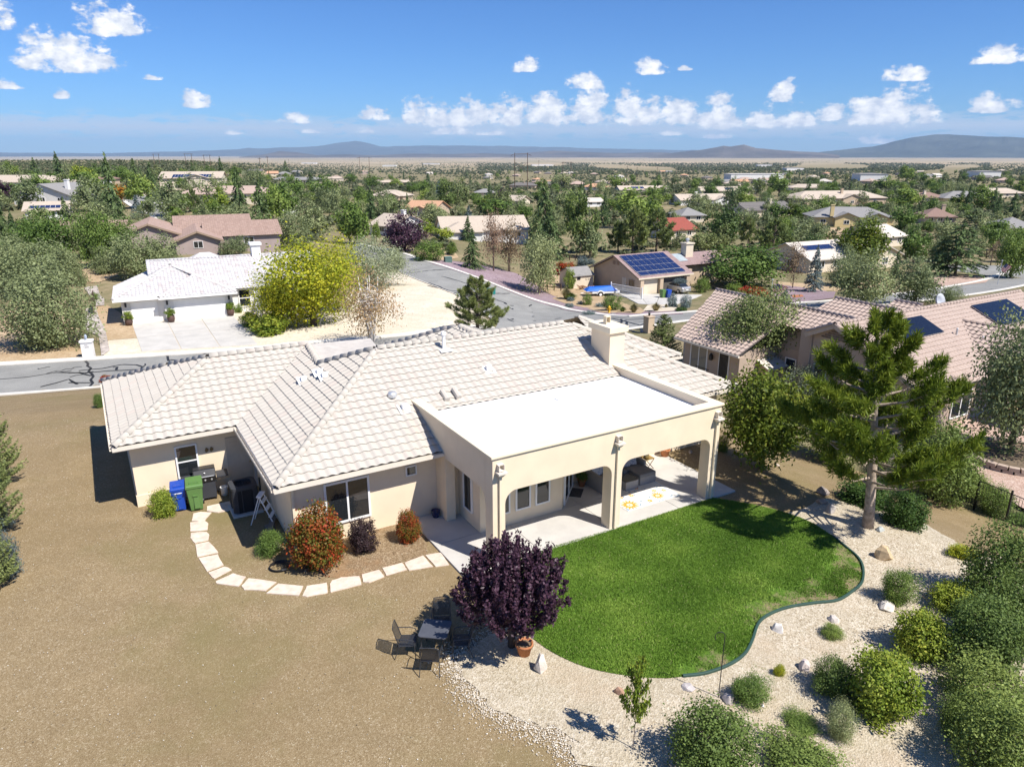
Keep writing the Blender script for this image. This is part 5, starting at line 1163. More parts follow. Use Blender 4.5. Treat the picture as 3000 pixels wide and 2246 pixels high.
def crown_round(seed, n, leaf, zc=.5, rz=.5, rxy=.5, clump=.065, lump=.22, per=55, flat=1.0, fill=.35, up=.0):
    """Broad-leaved crown in a unit box: clumps of leaves over a lumpy shell."""
    rg = np.random.default_rng(seed); nc = max(8, n // per)
    D = unit(rg.normal(size=(nc, 3))); D[:, 2] *= flat; D = unit(D)
    K = unit(rg.normal(size=(14, 3))); amp = rg.uniform(.35, 1, 14)
    lum = ((np.clip(D @ K.T, 0, 1) ** 7) * amp).max(1)
    rad = (1 - lump + lump * lum) * rg.random(nc) ** fill
    Cc = D * rad[:, None] * np.array([rxy, rxy, rz]) * .92
    idx = rg.integers(0, nc, n); sp = rg.normal(size=(n, 3)) * clump * np.array([1, 1, rz / max(rxy, .1)])
    C = Cc[idx] + sp; C[:, 2] += up * np.abs(rg.normal(size=n)) * .1
    ex_ = np.percentile(np.hypot(C[:, 0], C[:, 1]), 95); C[:, :2] *= rxy / ex_
    C[:, 2] *= rz / np.percentile(np.abs(C[:, 2]), 96)
    Nn = unit(unit(C + 1e-6) * .55 + rg.normal(size=(n, 3)) * .6 + np.array([0, 0, .35]))
    C[:, 2] += zc; C[:, 2] = np.abs(C[:, 2])
    L = leaf * rg.uniform(.7, 1.3, n)
    var = np.clip(rg.random(nc)[idx] * .55 + rg.random(n) * .45, 0, 1)
    return leaf_quads(C, Nn, L, L * .62, rg), var, Cc + np.array([0, 0, zc])
def crown_upright(seed, n, leaf):
    """Purple plum: many steep shoots fanning out of a short trunk."""
    rg = np.random.default_rng(seed); ns = 150; Q = []; tips = []
    az = rg.uniform(0, 2 * math.pi, ns); sp = np.sqrt(rg.random(ns)) * .44
    z1 = .99 - .45 * (sp / .44) ** 2.2 * rg.uniform(.55, 1.1, ns) - rg.random(ns) * .12
    idx = rg.integers(0, ns, n); t = rg.random(n) ** .62
    bx, by = np.cos(az) * sp, np.sin(az) * sp
    base = np.stack([bx * .35, by * .35, .30 + .04 * rg.random(ns)], -1); tip = np.stack([bx * 1.08, by * 1.08, z1], -1)
    mid = (base + tip) / 2 + np.stack([bx * .35, by * .35, -.05 + 0 * bx], -1)
    tt = t[:, None]; P = base[idx] * (1 - tt) ** 2 + 2 * mid[idx] * tt * (1 - tt) + tip[idx] * tt ** 2
    C = P + rg.normal(size=(n, 3)) * .022 * (1.25 - .8 * tt)
    Nn = unit(rg.normal(size=(n, 3)) + np.array([0, 0, .4])); L = leaf * rg.uniform(.7, 1.3, n)
    T_ = unit(tip - base)[idx] * .8 + rg.normal(size=(n, 3)) * .6
    return leaf_quads(C, Nn, L, L * .55, rg, T_), np.clip(rg.random(n) * .7 + .3 * rg.random(ns)[idx], 0, 1), tip[:40]
def crown_conifer(seed, n, leaf, z0=.06, droop=.25, power=.85, whorls=26, br=9, wide=.5, thin=.32, ragged=.25):
    """Spire of drooping branches carrying flat sprays."""
    rg = np.random.default_rng(seed); nb = whorls * br
    zb = z0 + (1 - z0) * (np.repeat(np.arange(whorls), br) + rg.random(nb)) / whorls
    Lb = wide * (1 - (zb - z0) / (1 - z0)) ** power * rg.uniform(1 - ragged, 1.08, nb) + .012
    az = rg.uniform(0, 2 * math.pi, nb); wgt = Lb + .03; idx = rg.choice(nb, n, p=wgt / wgt.sum())
    t = rg.random(n) ** .6; lat = rg.normal(size=n) * .13 * Lb[idx] * (1.15 - t)
    x = Lb[idx] * t; z = zb[idx] + .05 * t * Lb[idx] - droop * Lb[idx] * t * t + rg.normal(size=n) * .007
    ca, sa = np.cos(az[idx]), np.sin(az[idx])
    C = np.stack([ca * x - sa * lat, sa * x + ca * lat, z], -1)
    out = np.stack([ca, sa, -droop * t], -1)
    Nn = unit(np.array([0, 0, 1.0]) + rg.normal(size=(n, 3)) * .45 + out * .3); L = leaf * rg.uniform(.7, 1.3, n)
    T_ = out + rg.normal(size=(n, 3)) * .45
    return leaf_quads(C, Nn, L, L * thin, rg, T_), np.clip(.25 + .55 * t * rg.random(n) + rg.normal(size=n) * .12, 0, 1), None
def pine_layout(seed, z0=.3, nb=46, wide=.5):
    rg = np.random.default_rng(seed); br = []
    for i in range(nb):
        f = (i + rg.random()) / nb; z = z0 + (.97 - z0) * f
        L = wide * (min(1, (1 - f) ** .8 * 1.15) * (.72 + .28 * min(1, f * 6)) + .06) * rg.uniform(.55, 1.1); az = i * 2.4 + rg.normal() * .35
        br.append((z, L, az))
    return br
def crown_pine(seed, leaf, z0=.3, nb=46, wide=.5, tufts=12, per=34, rise=.22, tuft=.05, wd=.11):
    """Long-needled pine: bottle-brush tufts along rising branches."""
    rg = np.random.default_rng(seed + 100); br = pine_layout(seed, z0, nb, wide); Cs, Ts, vv = [], [], []
    for z, L, az in br:
        ca, sa = math.cos(az), math.sin(az)
        for k in range(max(3, int(tufts * (.35 + L / wide)))):
            t = rg.uniform(.35, 1) ** .6; lat = rg.normal() * .15 * L * (1.25 - t * .7)
            c = np.array([ca * L * t - sa * lat, sa * L * t + ca * lat, z + rise * L * t * t + rg.normal() * .012])
            d = unit(np.array([ca * .8 - sa * lat * 2, sa * .8 + ca * lat * 2, .75 + .4 * rg.random()]))
            nn = unit(rg.normal(size=(per, 3)) + d * 1.25)
            s = rg.uniform(0, .75, per)[:, None] * tuft
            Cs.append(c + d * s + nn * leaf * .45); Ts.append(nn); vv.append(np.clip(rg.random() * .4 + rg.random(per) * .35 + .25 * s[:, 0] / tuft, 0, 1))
    C, T_, var = np.concatenate(Cs), np.concatenate(Ts), np.concatenate(vv)
    Nn = unit(np.cross(T_, rg.normal(size=C.shape))); L = leaf * rg.uniform(.8, 1.25, len(C))
    return leaf_quads(C, Nn, L, L * wd, rg, T_), var, br
def crown_grass(seed, n, leaf):
    rg = np.random.default_rng(seed); az = rg.uniform(0, 6.283, n); lean = rg.random(n) ** .7 * .48; h = rg.uniform(.55, 1, n) * (1 - lean * .75)
    ca, sa = np.cos(az), np.sin(az); V = np.zeros((n, 4, 3)); w = leaf
    b = np.stack([ca * lean * .15, sa * lean * .15, 0 * ca], -1); m_ = np.stack([ca * lean * .55, sa * lean * .55, h * .85], -1); t = np.stack([ca * lean, sa * lean, h * rg.uniform(.6, 1.05, n)], -1)
    sd = np.stack([-sa, ca, 0 * ca], -1) * w
    V[:, 0] = b; V[:, 1] = m_ - sd; V[:, 2] = t; V[:, 3] = m_ + sd
    return V, np.clip(rg.random(n) * .6 + lean * .6, 0, 1), None
def trunk_mesh(name, seed, tips, r=.035, top=.75, mat=None, limbs=9, n=7, z0=.16, bend=.05):
    rg = random.Random(seed); m = MB(); mat = mat or BARK
    P = [Vector((rg.uniform(-bend, bend) * i / 5, rg.uniform(-bend, bend) * i / 5, top * i / 5)) for i in range(6)]
    m.tube([Vector((0, 0, -.04))] + P, [r * 1.45, r * 1.15, r, r * .8, r * .6, r * .42, r * .18], n)
    if tips is not None:
        tp = [Vector(t) for t in tips]; rg.shuffle(tp)
        for t in tp[:limbs]:
            b = P[1].lerp(P[4], rg.random()) if t.z > .3 else P[1]
            if b.z > t.z: b = P[1]
            mid = b.lerp(t, .5) + Vector((0, 0, -.03)); m.tube([b, mid, t], [r * .42, r * .26, r * .06], 5, cap=False)
    return m.mesh(name, mat, True)
PROTO = {}
def proto(key):
    """(trunk mesh or None, crown mesh) in a unit box for each kind of plant."""
    if key in PROTO: return PROTO[key]
    kind, lod, s = key; F = {'n': 1.0, 'm': .42, 'f': .13}[lod]; ls = {'n': 1, 'm': 1.45, 'f': 2.4}[lod]
    sd = 17 * s + sum(map(ord, kind)); tr = None
    def cr(V, var, mat): return tri_mesh('crown', V, LM[mat], var)
    bush = {'juniper': ('juniper', 15000, .030, .48, .5), 'sage': ('sage', 15000, .034, .48, .5), 'silver': ('silver', 13000, .026, .48, .5), 'shrub_green': ('green', 12000, .036, .47, .5), 'shrub_dark': ('oak', 12000, .034, .47, .5),
            'shrub_lime': ('lime', 9000, .05, .47, .5), 'photinia': ('photinia', 11000, .05, .48, .5), 'barberry': ('barberry', 9000, .05, .5, .48), 'shrub_yellow': ('locust', 9000, .045, .47, .5)}
    tree = {'oak': ('oak', 15000, .034, .58, .42, 'bark'), 'green': ('green', 14000, .036, .58, .42, 'bark'), 'dark': ('dark', 16000, .032, .56, .44, 'bark'), 'locust': ('locust', 11500, .03, .55, .45, 'bark_dark'), 'lime': ('lime', 12000, .036, .58, .42, 'bark'),
            'poplar': ('poplar', 13000, .034, .56, .44, 'bark_pale'), 'autumn': ('autumn', 12000, .04, .56, .44, 'bark'), 'gold': ('gold', 15000, .04, .60, .40, 'bark_dark'), 'plumtree': ('plum', 14000, .036, .58, .42, 'bark_dark'), 'tree_juniper': ('juniper', 15000, .030, .57, .43, 'bark')}
    if kind in bush:
        mt, n, lf, zc, rz = bush[kind]; V, v, tips = crown_round(sd, int(n * F), lf * ls, zc, rz, .5, .045, .28 if kind in ('photinia', 'barberry', 'shrub_dark') else .48, 45, fill=.28); c = cr(V, v, mt)
        tr = trunk_mesh('trunk', sd, tips, .02, .45, BARK, 8, 5)
    elif kind in tree:
        mt, n, lf, zc, rz, bk = tree[kind]; V, v, tips = crown_round(sd, int(n * F), lf * ls, zc, rz, .5, .052, .62 if kind == 'locust' else .5, 60, fill=.3); c = cr(V, v, mt); tr = trunk_mesh('trunk', sd, tips, .03, .7, MATS[bk], 10 if lod != 'f' else 3)
    elif kind == 'open':      # loose crown on several stems
        V, v, tips = crown_round(sd, int(15000 * F), .027 * ls, .68, .31, .5, .045, .45, 40, fill=.25); c = cr(V, v, 'pinedull')
        m = MB(); rg = random.Random(sd)
        for k in range(4):
            a = k * 1.6 + .4; p = [Vector((0, 0, -.03)), Vector((.05 * math.cos(a), .05 * math.sin(a), .2)), Vector((.16 * math.cos(a), .16 * math.sin(a), .48)), Vector((.24 * math.cos(a), .24 * math.sin(a), .78))]
            m.tube(p, [.028, .024, .018, .008], 6)
            for t in tips[k::4][:16]: 
                t = Vector(t); b = p[2].lerp(p[3], rg.random() * .6) if t.z > .5 else p[1].lerp(p[2], .6)
                m.tube([b, b.lerp(t, .5) + Vector((0, 0, -.02)), t], [.008, .005, .0015], 4, cap=False)
        tr = m.mesh('trunk', BARK, True)
    elif kind == 'plum':
        V, v, tips = crown_upright(sd, 23000, .031); c = cr(V, v, 'plum'); m = MB(); m.tube([(0, 0, -.02), (0, 0, .15), (0, 0, .32)], [.034, .030, .026], 9)
        for t in tips[:26]: t = Vector(t); m.tube([(0, 0, .26), (t.x * .45, t.y * .45, .36), t * .92], [.014, .008, .002], 5, cap=False)
        tr = m.mesh('trunk', BARK_DARK, True)
    elif kind in ('bare', 'birch'):
        V, v, tips = crown_round(sd, int((4200 if kind == 'birch' else 5200) * F), .03 * ls, .6, .4, .5, .05, .4, 26, fill=.5); c = cr(V, v, kind)
        m = MB(); rg = random.Random(sd); ns = 4 if kind == 'birch' else 2
        for k in range(ns):
            a = k * 6.283 / ns + .3; q = .12 if kind == 'birch' else .05; p = [Vector((.02 * math.cos(a), .02 * math.sin(a), -.03)), Vector((q * .5 * math.cos(a), q * .5 * math.sin(a), .3)), Vector((q * math.cos(a), q * math.sin(a), .6)), Vector((q * 1.3 * math.cos(a), q * 1.3 * math.sin(a), .95))]
            m.tube(p, [.02, .016, .011, .003], 6)
            for t in tips[k::ns][:24]:
                t = Vector(t); f = min(.95, max(.1, (t.z - .25) / .8)); b = p[1].lerp(p[3], f); m.tube([b, b.lerp(t, .5), t], [.007, .004, .0012], 4, cap=False)
        tr = m.mesh('trunk', BARK_WHITE if kind == 'birch' else BARK, True)
    elif kind in ('cedar', 'spruce_blue', 'cypress', 'bigcedar'):
        kw = dict(cedar=dict(droop=.38, power=.85, whorls=20, br=7, ragged=.4), spruce_blue=dict(droop=.15, power=.9, whorls=24, br=8, ragged=.2), cypress=dict(droop=-.25, power=.6, whorls=26, br=10, ragged=.2, z0=.02), bigcedar=dict(droop=.22, power=.5, whorls=13, br=11, ragged=.25, z0=.12))[kind]
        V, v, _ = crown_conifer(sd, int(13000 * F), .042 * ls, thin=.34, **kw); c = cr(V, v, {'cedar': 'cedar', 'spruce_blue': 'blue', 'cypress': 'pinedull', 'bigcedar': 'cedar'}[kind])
        tr = trunk_mesh('trunk', sd, None, .022, .95, BARK)
    elif kind in ('pine', 'pinedull'):
        hi = lod == 'n'
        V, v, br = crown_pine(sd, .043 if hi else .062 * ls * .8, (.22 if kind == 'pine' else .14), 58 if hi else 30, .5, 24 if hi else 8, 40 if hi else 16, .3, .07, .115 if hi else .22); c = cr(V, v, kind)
        m = MB(); m.tube([(0, 0, -.02), (.006, 0, .1), (0.01, .005, .3), (0, 0, .6), (0, 0, .96)], [.036, .03, .026, .017, .004], 9)
        for z, L, az in br: m.tube([(0, 0, z - .02), (math.cos(az) * L * .5, math.sin(az) * L * .5, z + .02 * L), (math.cos(az) * L * .95, math.sin(az) * L * .95, z + .2 * L)], [.008, .005, .0015], 4, cap=False)
        tr = m.mesh('trunk', BARK_PALE if kind == 'pine' else BARK, True)
    elif kind == 'mound':     # low spiky juniper or rosemary
        rg = np.random.default_rng(sd); V, v, _ = crown_round(sd, int(12000 * F), .05 * ls, .25, .62, .5, .05, .25, 40, up=.6); c = cr(V, v, 'rosemary'); tr = trunk_mesh('trunk', sd, None, .02, .3, BARK)
    elif kind == 'bluemound':
        V, v, _ = crown_round(sd, int(9000 * F), .045 * ls, .3, .6, .5, .05, .25, 40, up=.5); c = cr(V, v, 'blue'); tr = trunk_mesh('trunk', sd, None, .02, .3, BARK)
    elif kind == 'tuft':
        V, v, _ = crown_grass(sd, int(1500 * max(F, .4)), .008); c = cr(V, v, 'straw')
    elif kind == 'greentuft':
        V, v, _ = crown_grass(sd, int(1500 * max(F, .4)), .012); c = cr(V, v, 'green')
    elif kind == 'sapling':
        rg = np.random.default_rng(sd); m = MB(); m.tube([(0, 0, -.02), (.02, 0, .3), (0, .02, .62), (.03, 0, .95)], [.012, .010, .007, .002], 6); Q = []
        for k in range(9):
            a = k * 2.4; z = .3 + .06 * k; L = .34 - .018 * k; e = Vector((math.cos(a) * L, math.sin(a) * L, z + .22)); m.tube([(0, 0, z), (e.x * .5, e.y * .5, z + .08), e], [.006, .004, .001], 4, cap=False)
            for j in range(70):
                t = rg.random() ** .6; p = np.array([e.x * t, e.y * t, z + .22 * t]) + rg.normal(size=3) * .03; Q.append(p)
        for j in range(160): Q.append(np.array([0, 0, rg.uniform(.45, 1)]) + rg.normal(size=3) * .03)
        C = np.array(Q + [q + rg.normal(size=3) * .03 for q in Q]); L = .062 * rg.uniform(.7, 1.3, len(C)); V = leaf_quads(C, unit(rg.normal(size=C.shape)), L, L * .5, rg); c = cr(V, rg.random(len(C)), 'lime'); tr = m.mesh('trunk', BARK_PALE, True)
    PROTO[key] = (tr, c); return PROTO[key]
PLANTS = []
def plant(kind, p, w, h, label, cat='tree', group=None, name=None, lod=None, seed=None, parts=True):
    p = Vector(p); dist = math.hypot(p.x, p.y)
    lod = lod or ('n' if dist < 45 else 'm' if dist < 150 else 'f'); i = len(PLANTS)
    tr, c = proto((kind, lod, (seed if seed is not None else i % 3) if lod != 'n' else (seed or 0) % 2))
    name = name or (cat + '')
    if parts and tr is not None:
        o = empty(name, p, (i * 2.39996) % 6.283, label, cat, group); o.scale = (w, w, h)
        link('trunk', tr, o); link('crown', c, o)
    else:
        o = link(name, c); o.location = p; o.rotation_euler = (0, 0, (i * 2.39996) % 6.283); o.scale = (w, w, h); tag(o, label, cat, group)
    PLANTS.append((p.x, p.y, w)); return o
def PT(kind, Z, x, yb, yt, wd, label, cat='tree', name=None, group=None, k=None, lod=None, seed=None, wx=None):
    """Plant given by picture coordinates: foot, top row and width."""
    px, py = Z(x, yb); _, ty = Z(x, yt); sc = k or abs(Z(1, 0)[0] - Z(0, 0)[0])
    p = G(px, py); h = max(.25, height_to(p, ty)); d = math.sqrt(p.x ** 2 + p.y ** 2 + (CAM_H - p.z - h / 2) ** 2)
    fw = p.y * math.cos(PITCH) + (CAM_H - p.z - h / 2) * math.sin(PITCH)
    return plant(kind, p, wd * sc / FPX * fw, h, label, cat, group, name, lod, seed)
def PB(kind, Z, x, yb, yt, wd, label, cat='shrub', name=None, group=None, lod=None, seed=None, parts=True):
    """Bush given by its outline in the picture: lowest and highest row, width."""
    px, py = Z(x, (yb + yt) / 2); sc = abs(Z(1, 0)[0] - Z(0, 0)[0]); hpx = (yb - yt) * sc; wpx = wd * sc
    z = 0.0; b = .5
    for _ in range(6):
        p = at(px, py, z + b); z = float(T(p.x, p.y)); q = Vector((p.x, p.y, z + b)); fw = q.y * math.cos(PITCH) + (CAM_H - q.z) * math.sin(PITCH)
        a = wpx / 2 / FPX * fw; E = hpx / 2 / FPX * fw; ph = math.atan2(CAM_H - q.z, math.hypot(q.x, q.y))
        b = math.sqrt(max(E * E - (a * math.sin(ph)) ** 2, (.35 * E) ** 2)) / math.cos(ph)
    return plant(kind, (p.x, p.y, z - .02), a * 2, b * 2, label, cat, group, name, lod, seed, parts)
def build_near_plants():
    # by the house
    PB('shrub_lime', ZE, 498, 1352, 1155, 158, 'yellow-green shrub in front of the garage corner', name='rounded_shrub')
    PB('shrub_green', ZE, 1188, 1602, 1438, 182, 'small green shrub beside the leaning ladder', name='rounded_shrub', seed=1)
    PB('photinia', ZE, 1492, 1690, 1298, 335, 'large round red-tipped photinia under the bedroom window', name='photinia')
    PB('barberry', ZE, 1790, 1585, 1378, 180, 'dark purple ball-shaped barberry beside the red photinia', name='barberry')
    PB('photinia', ZE, 2085, 1516, 1318, 150, 'small photinia with red tips beside the concrete walk', name='photinia', seed=1)
    PB('shrub_dark', ZE, 86, 648, 556, 72, 'dark green shrub at the left corner of the garage', name='rounded_shrub')
    PB('photinia', ZE, 135, 485, 438, 80, 'low reddish shrub beyond the garage roof by the street', name='low_shrub')
    # purple plum
    p = W(-1.4, -3.5); plant('plum', (p.x, p.y, 0), 3.15, 3.3, 'purple-leaved plum tree with dark trunk beside the lawn', 'tree', name='plum_tree')
    # white gravel bed
    PT('sapling', ZB, 1885, 1545, 985, 300, 'thin leafy sapling standing in the white gravel', name='fruit_sapling')
    PB('shrub_green', ZC, 438, 1260, 1052, 252, 'round green shrub beside the hooked iron pole', name='rounded_shrub')
    PB('sage', ZC, 990, 1205, 950, 275, 'olive grey-green shrub left of the bright green bush', name='rounded_shrub')
    PB('shrub_lime', ZC, 1315, 1345, 890, 430, 'big bright green spreading bush in the white gravel', name='leafy_bush', seed=1)
    PB('shrub_lime', ZC, 1560, 955, 612, 345, 'yellow-green spreading bush against the dark hedge', name='leafy_bush')
    PB('shrub_lime', ZC, 1755, 660, 438, 275, 'light green bush with grey stems above the dark hedge', name='leafy_bush')
    PB('shrub_green', ZC, 1400, 605, 372, 215, 'rose bush with pale blooms beside a flat white rock', name='rose_bush')
    PB('shrub_dark', ZC, 970, 830, 722, 140, 'small rose bush with pink flowers between two rocks', name='rose_bush')
    PB('shrub_yellow', ZC, 628, 1072, 990, 75, 'tiny yellow-green plant in the white gravel', name='small_plant')
    PB('shrub_yellow', ZC, 1815, 318, 210, 175, 'sparse yellowish bush in the upper gravel bed', name='leafy_bush')
    PB('sage', ZC, 205, 1760, 1250, 560, 'wide grey-green bush at the bottom edge of the gravel', name='sage_bush')
    PB('sage', ZC, 760, 1800, 1440, 520, 'grey-green bush cut by the bottom edge, right of its twin', name='sage_bush', seed=1)
    PB('shrub_green', ZC, 770, 1450, 1290, 230, 'low green bush behind the grey-green pair', name='leafy_bush')
    PB('juniper', ZC, 1020, 1480, 1235, 190, 'feathery olive shrub next to the low green bush', name='feathery_shrub')
    PB('shrub_yellow', ZC, 190, 1450, 1370, 90, 'yellow flowering tuft inside the wide grey-green bush', name='small_plant')
    # dark hedge on the right
    for k, (x, yb, yt, w, lb) in enumerate(((2090, 640, 120, 470, 'topmost dark sage bush of the right-hand hedge'), (1960, 1040, 560, 520, 'second dark sage bush of the right-hand hedge'), (2150, 900, 450, 420, 'dark sage bush at the right edge behind the second'), (2010, 1420, 960, 600, 'third dark sage bush of the right-hand hedge'), (2080, 1800, 1250, 560, 'lowest dark sage bush at the bottom right corner'), (1820, 1500, 1200, 300, 'small sage bush on the gravel side of the hedge'))):
        PB('sage', ZC, x, yb, yt, w, lb, name='sage_bush', seed=k % 2)
    # right-hand slope
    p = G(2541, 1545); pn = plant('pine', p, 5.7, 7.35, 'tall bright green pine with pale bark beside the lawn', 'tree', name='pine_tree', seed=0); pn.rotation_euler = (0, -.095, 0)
    PT('gold', ZD, 510, 1040, 465, 560, 'green-gold leafy tree beside the right patio corner', name='pear_tree')
    PT('dark', ZD, 960, 990, 560, 430, 'shaded dark tree between the pine and the green-gold tree', name='shade_tree')
    PB('silver', ZD, 800, 640, 375, 290, 'silvery shrub behind the tall pine', name='silver_shrub')
    PB('sage', ZD, 1690, 1255, 790, 420, 'broad grey-green shrub right of the pine trunk', name='sage_bush')
    PB('silver', ZD, 1400, 1095, 900, 300, 'pale leafy shrub just behind the pine trunk', name='silver_shrub', seed=1)
    PB('mound', ZD, 1180, 1290, 1090, 320, 'dark green spiky juniper left behind the pine trunk', name='low_juniper')
    PB('mound', ZD, 1440, 1425, 1185, 250, 'dark green spiky juniper right of the pine trunk', name='low_juniper', seed=1)
    PB('shrub_dark', ZD, 2035, 1335, 1150, 215, 'clipped green bush behind the iron fence', name='rounded_shrub')
    PB('shrub_dark', ZD, 2180, 1400, 1320, 140, 'dark shaded bush at the right end of the iron fence', name='rounded_shrub')
    PB('shrub_dark', ZD, 262, 935, 820, 75, 'small dark bush beside the right patio column', name='rounded_shrub')
    PB('shrub_lime', ZD, 485, 990, 945, 80, 'bright green potted plant at the foot of the green-gold tree', name='potted_plant')
    PT('tree_juniper', ZD, 2110, 960, 80, 640, 'dense grey-green juniper tree over the neighbour terrace', name='juniper_tree', lod='n')
    PB('sage', ZD, 1900, 1230, 1080, 200, 'grey-green shrub at the left end of the iron fence', name='sage_bush')
    PT('open', zn(1950, 800, 3.68), 880, 1180, 235, 930, 'open-crowned pinyon with several dark stems before the neighbour house', name='pinyon_tree', lod='n')
    # left edge
    for x, yb, yt, w, lb in ((-14, 1420, 1110, 180, 'uppermost dark conifer cut by the left edge'), (-18, 1570, 1240, 190, 'middle dark conifer cut by the left edge'), (-32, 1730, 1410, 180, 'lowest dark conifer cut by the left edge')): PT('cypress', zn(0, 0, 1), x, yb, yt, w, lb, name='conifer')
    PB('bluemound', ZA, 0, 440, 130, 190, 'blue-green juniper mound at the left edge', name='low_juniper')
    PB('bluemound', ZA, -30, 130, -60, 170, 'dark blue-green mound behind the first one at the left edge', name='low_juniper', seed=1)
    # between the house and the street
    PT('birch', Z2, 200, 1400, 925, 400, 'nearly bare birch with white stems behind the ridge', name='birch_tree', lod='n')
    PT('pinedull', Z2, 880, 1345, 955, 420, 'dark green pine rising behind the roof ridge', name='pine_tree', lod='n', seed=1)
    PT('cypress', Z2, 2075, 1500, 1195, 270, 'dense cone-shaped cypress right of the chimney', name='cypress', lod='n')
    PB('barberry', Z155, 560, 1110, 1020, 210, 'purple shrub peeping over the ridge beside the chimney', name='purple_shrub')
build_near_plants()
def build_mid_plants():
    t = PT; b = PB
    # white house garden
    b('juniper', Z1, 275, 1415, 930, 575, 'huge grey-green juniper bush at the left of the street', 'shrub', name='juniper', lod='n')
    for i, (x, yb, yt, w, lb) in enumerate(((230, 1080, 750, 430, 'broad juniper directly behind the huge one'), (50, 1060, 760, 300, 'juniper at the left edge behind the huge one'), (420, 1000, 760, 250, 'juniper right of the broad one'), (90, 940, 700, 320, 'juniper in the second row at the left edge'), (860, 965, 690, 320, 'large juniper touching the white house roof'), (1040, 930, 690, 260, 'juniper right behind the white house ridge'), (690, 930, 770, 210, 'juniper left of the white house beyond the path'), (560, 830, 620, 260, 'juniper left of the mauve gable'), (1510, 815, 695, 215, 'juniper above the white chimney'), (560, 640, 470, 260, 'rounded juniper below the hill street'), (650, 620, 480, 160, 'small juniper below the autumn tree'), (1430, 640, 515, 240, 'juniper at the end of the brown tiled roof'), (1890, 760, 540, 260, 'juniper above the locust tree'), (2040, 720, 520, 200, 'juniper right above the locust tree'), (1990, 640, 440, 180, 'grey juniper below the wide grey roof'))):
        b('juniper', Z1, x, yb, yt, w, lb, 'shrub', name='juniper')
    b('juniper', Z1, 515, 1015, 910, 72, 'small dark shrub beside the garden path', 'shrub', name='juniper')
    for x, yb, yt, w, lb in ((330, 860, 560, 330, 'dark oak left of the pinyon group'), (190, 800, 590, 220, 'dark oak at the left below the solar strip house'), (640, 900, 540, 190, 'leaning dark oak before the mauve gable'), (770, 880, 590, 250, 'spreading dark oak left of the mauve gable'), (775, 345, 245, 120, 'dark round tree at the head of the hill street'), (620, 310, 230, 100, 'dark round tree left of the hill street'), (1450, 430, 340, 160, 'dark tree before the pink hip roof'), (1900, 440, 325, 150, 'dark tree below the wide grey roof'), (2100, 450, 315, 190, 'dark tree right of the wide grey roof'), (380, 700, 640, 120, 'dark shrub-like tree by the solar strip house')):
        t('oak', Z1, x, yb, yt, w, lb, name='oak_tree')
    for x, yb, yt, w, lb in ((45, 800, 440, 210, 'tall cedar at the left edge'), (120, 820, 520, 150, 'second cedar at the left edge'), (440, 640, 435, 130, 'cedar right of the solar strip house'), (235, 320, 182, 115, 'distant cedar above the cream hip roof'), (395, 380, 143, 135, 'tall pointed cedar beside the white gabled house'), (885, 390, 188, 125, 'cedar on the left of the pair by the hill street'), (995, 450, 212, 160, 'cedar on the right of the pair by the hill street'), (1437, 345, 172, 75, 'slim cedar right of the solar-panelled house'), (1560, 600, 250, 210, 'tall dark cedar before the pink roof'), (1700, 660, 320, 210, 'tall cedar right of the dark one'), (1850, 275, 198, 65, 'distant dark cedar left of centre'), (2010, 360, 268, 85, 'cedar before the wide grey roof'), (985, 930, 685, 130, 'pointed cedar among the junipers by the white house')):
        t('cedar', Z1, x, yb, yt, w, lb, name='cedar_tree')
    for x, yb, yt, w, lb in ((755, 540, 432, 85, 'small blue spruce under the autumn tree'), (895, 575, 422, 105, 'blue spruce beside the hill street'), (1930, 325, 262, 62, 'small blue spruce before the wide grey roof'), (2035, 700, 595, 115, 'pale blue spruce above the locust tree')):
        t('spruce_blue', Z1, x, yb, yt, w, lb, name='blue_spruce')
    t('tree_juniper', Z1, 965, 585, 440, 120, 'grey juniper right of the blue spruce by the street', name='juniper_tree')
    t('autumn', Z1, 745, 500, 368, 155, 'orange and yellow autumn tree by the hill street', name='autumn_tree'); t('autumn', Z1, 768, 400, 352, 60, 'small orange tree behind the autumn tree', name='autumn_tree')
    t('lime', Z1, 530, 375, 232, 135, 'yellow-green tree left of the hill street', name='deciduous_tree'); t('lime', Z1, 1420, 545, 398, 160, 'yellow-green tree below the pink roof', name='deciduous_tree')
    t('pinedull', Z1, 1255, 530, 388, 85, 'slim grey pine on the brown terrace', name='pine_tree')
    for i, (x, yb, yt, w, lb) in enumerate(((900, 400, 352, 62, 'round bush between the cedar pair'), (1145, 472, 428, 66, 'clipped ball bush on the pale drive'), (1180, 448, 412, 52, 'smaller ball bush behind the clipped one'), (1300, 490, 430, 55, 'round bush by the pink-roofed house'), (560, 465, 418, 140, 'low clipped hedge below the white gable house'), (645, 435, 392, 85, 'hedge mound by the hill street'), (990, 448, 412, 62, 'dark mound at the foot of the cedar pair'), (1130, 580, 500, 115, 'green bush above the brown tiled ridge'), (1300, 575, 505, 95, 'bright green bush beside the brown ridge'))):
        b('shrub_green', Z1, x, yb, yt, w, lb, name='clipped_bush')
    t('plumtree', Z1, 20, 470, 340, 100, 'purple-leaved tree at the left edge by the cream house', name='purple_tree')
    # locust and its neighbours
    t('locust', Z1, 2030, 1270, 715, 640, 'big yellow-green locust tree beside the white house drive', name='locust_tree', lod='n'); t('locust', Z1, 1800, 1285, 960, 380, 'low yellow-green locust on the left of the big one', name='locust_tree', lod='n', seed=1); t('locust', Z1, 2190, 1180, 780, 330, 'smaller locust on the right of the big one', name='locust_tree', lod='n', seed=1)
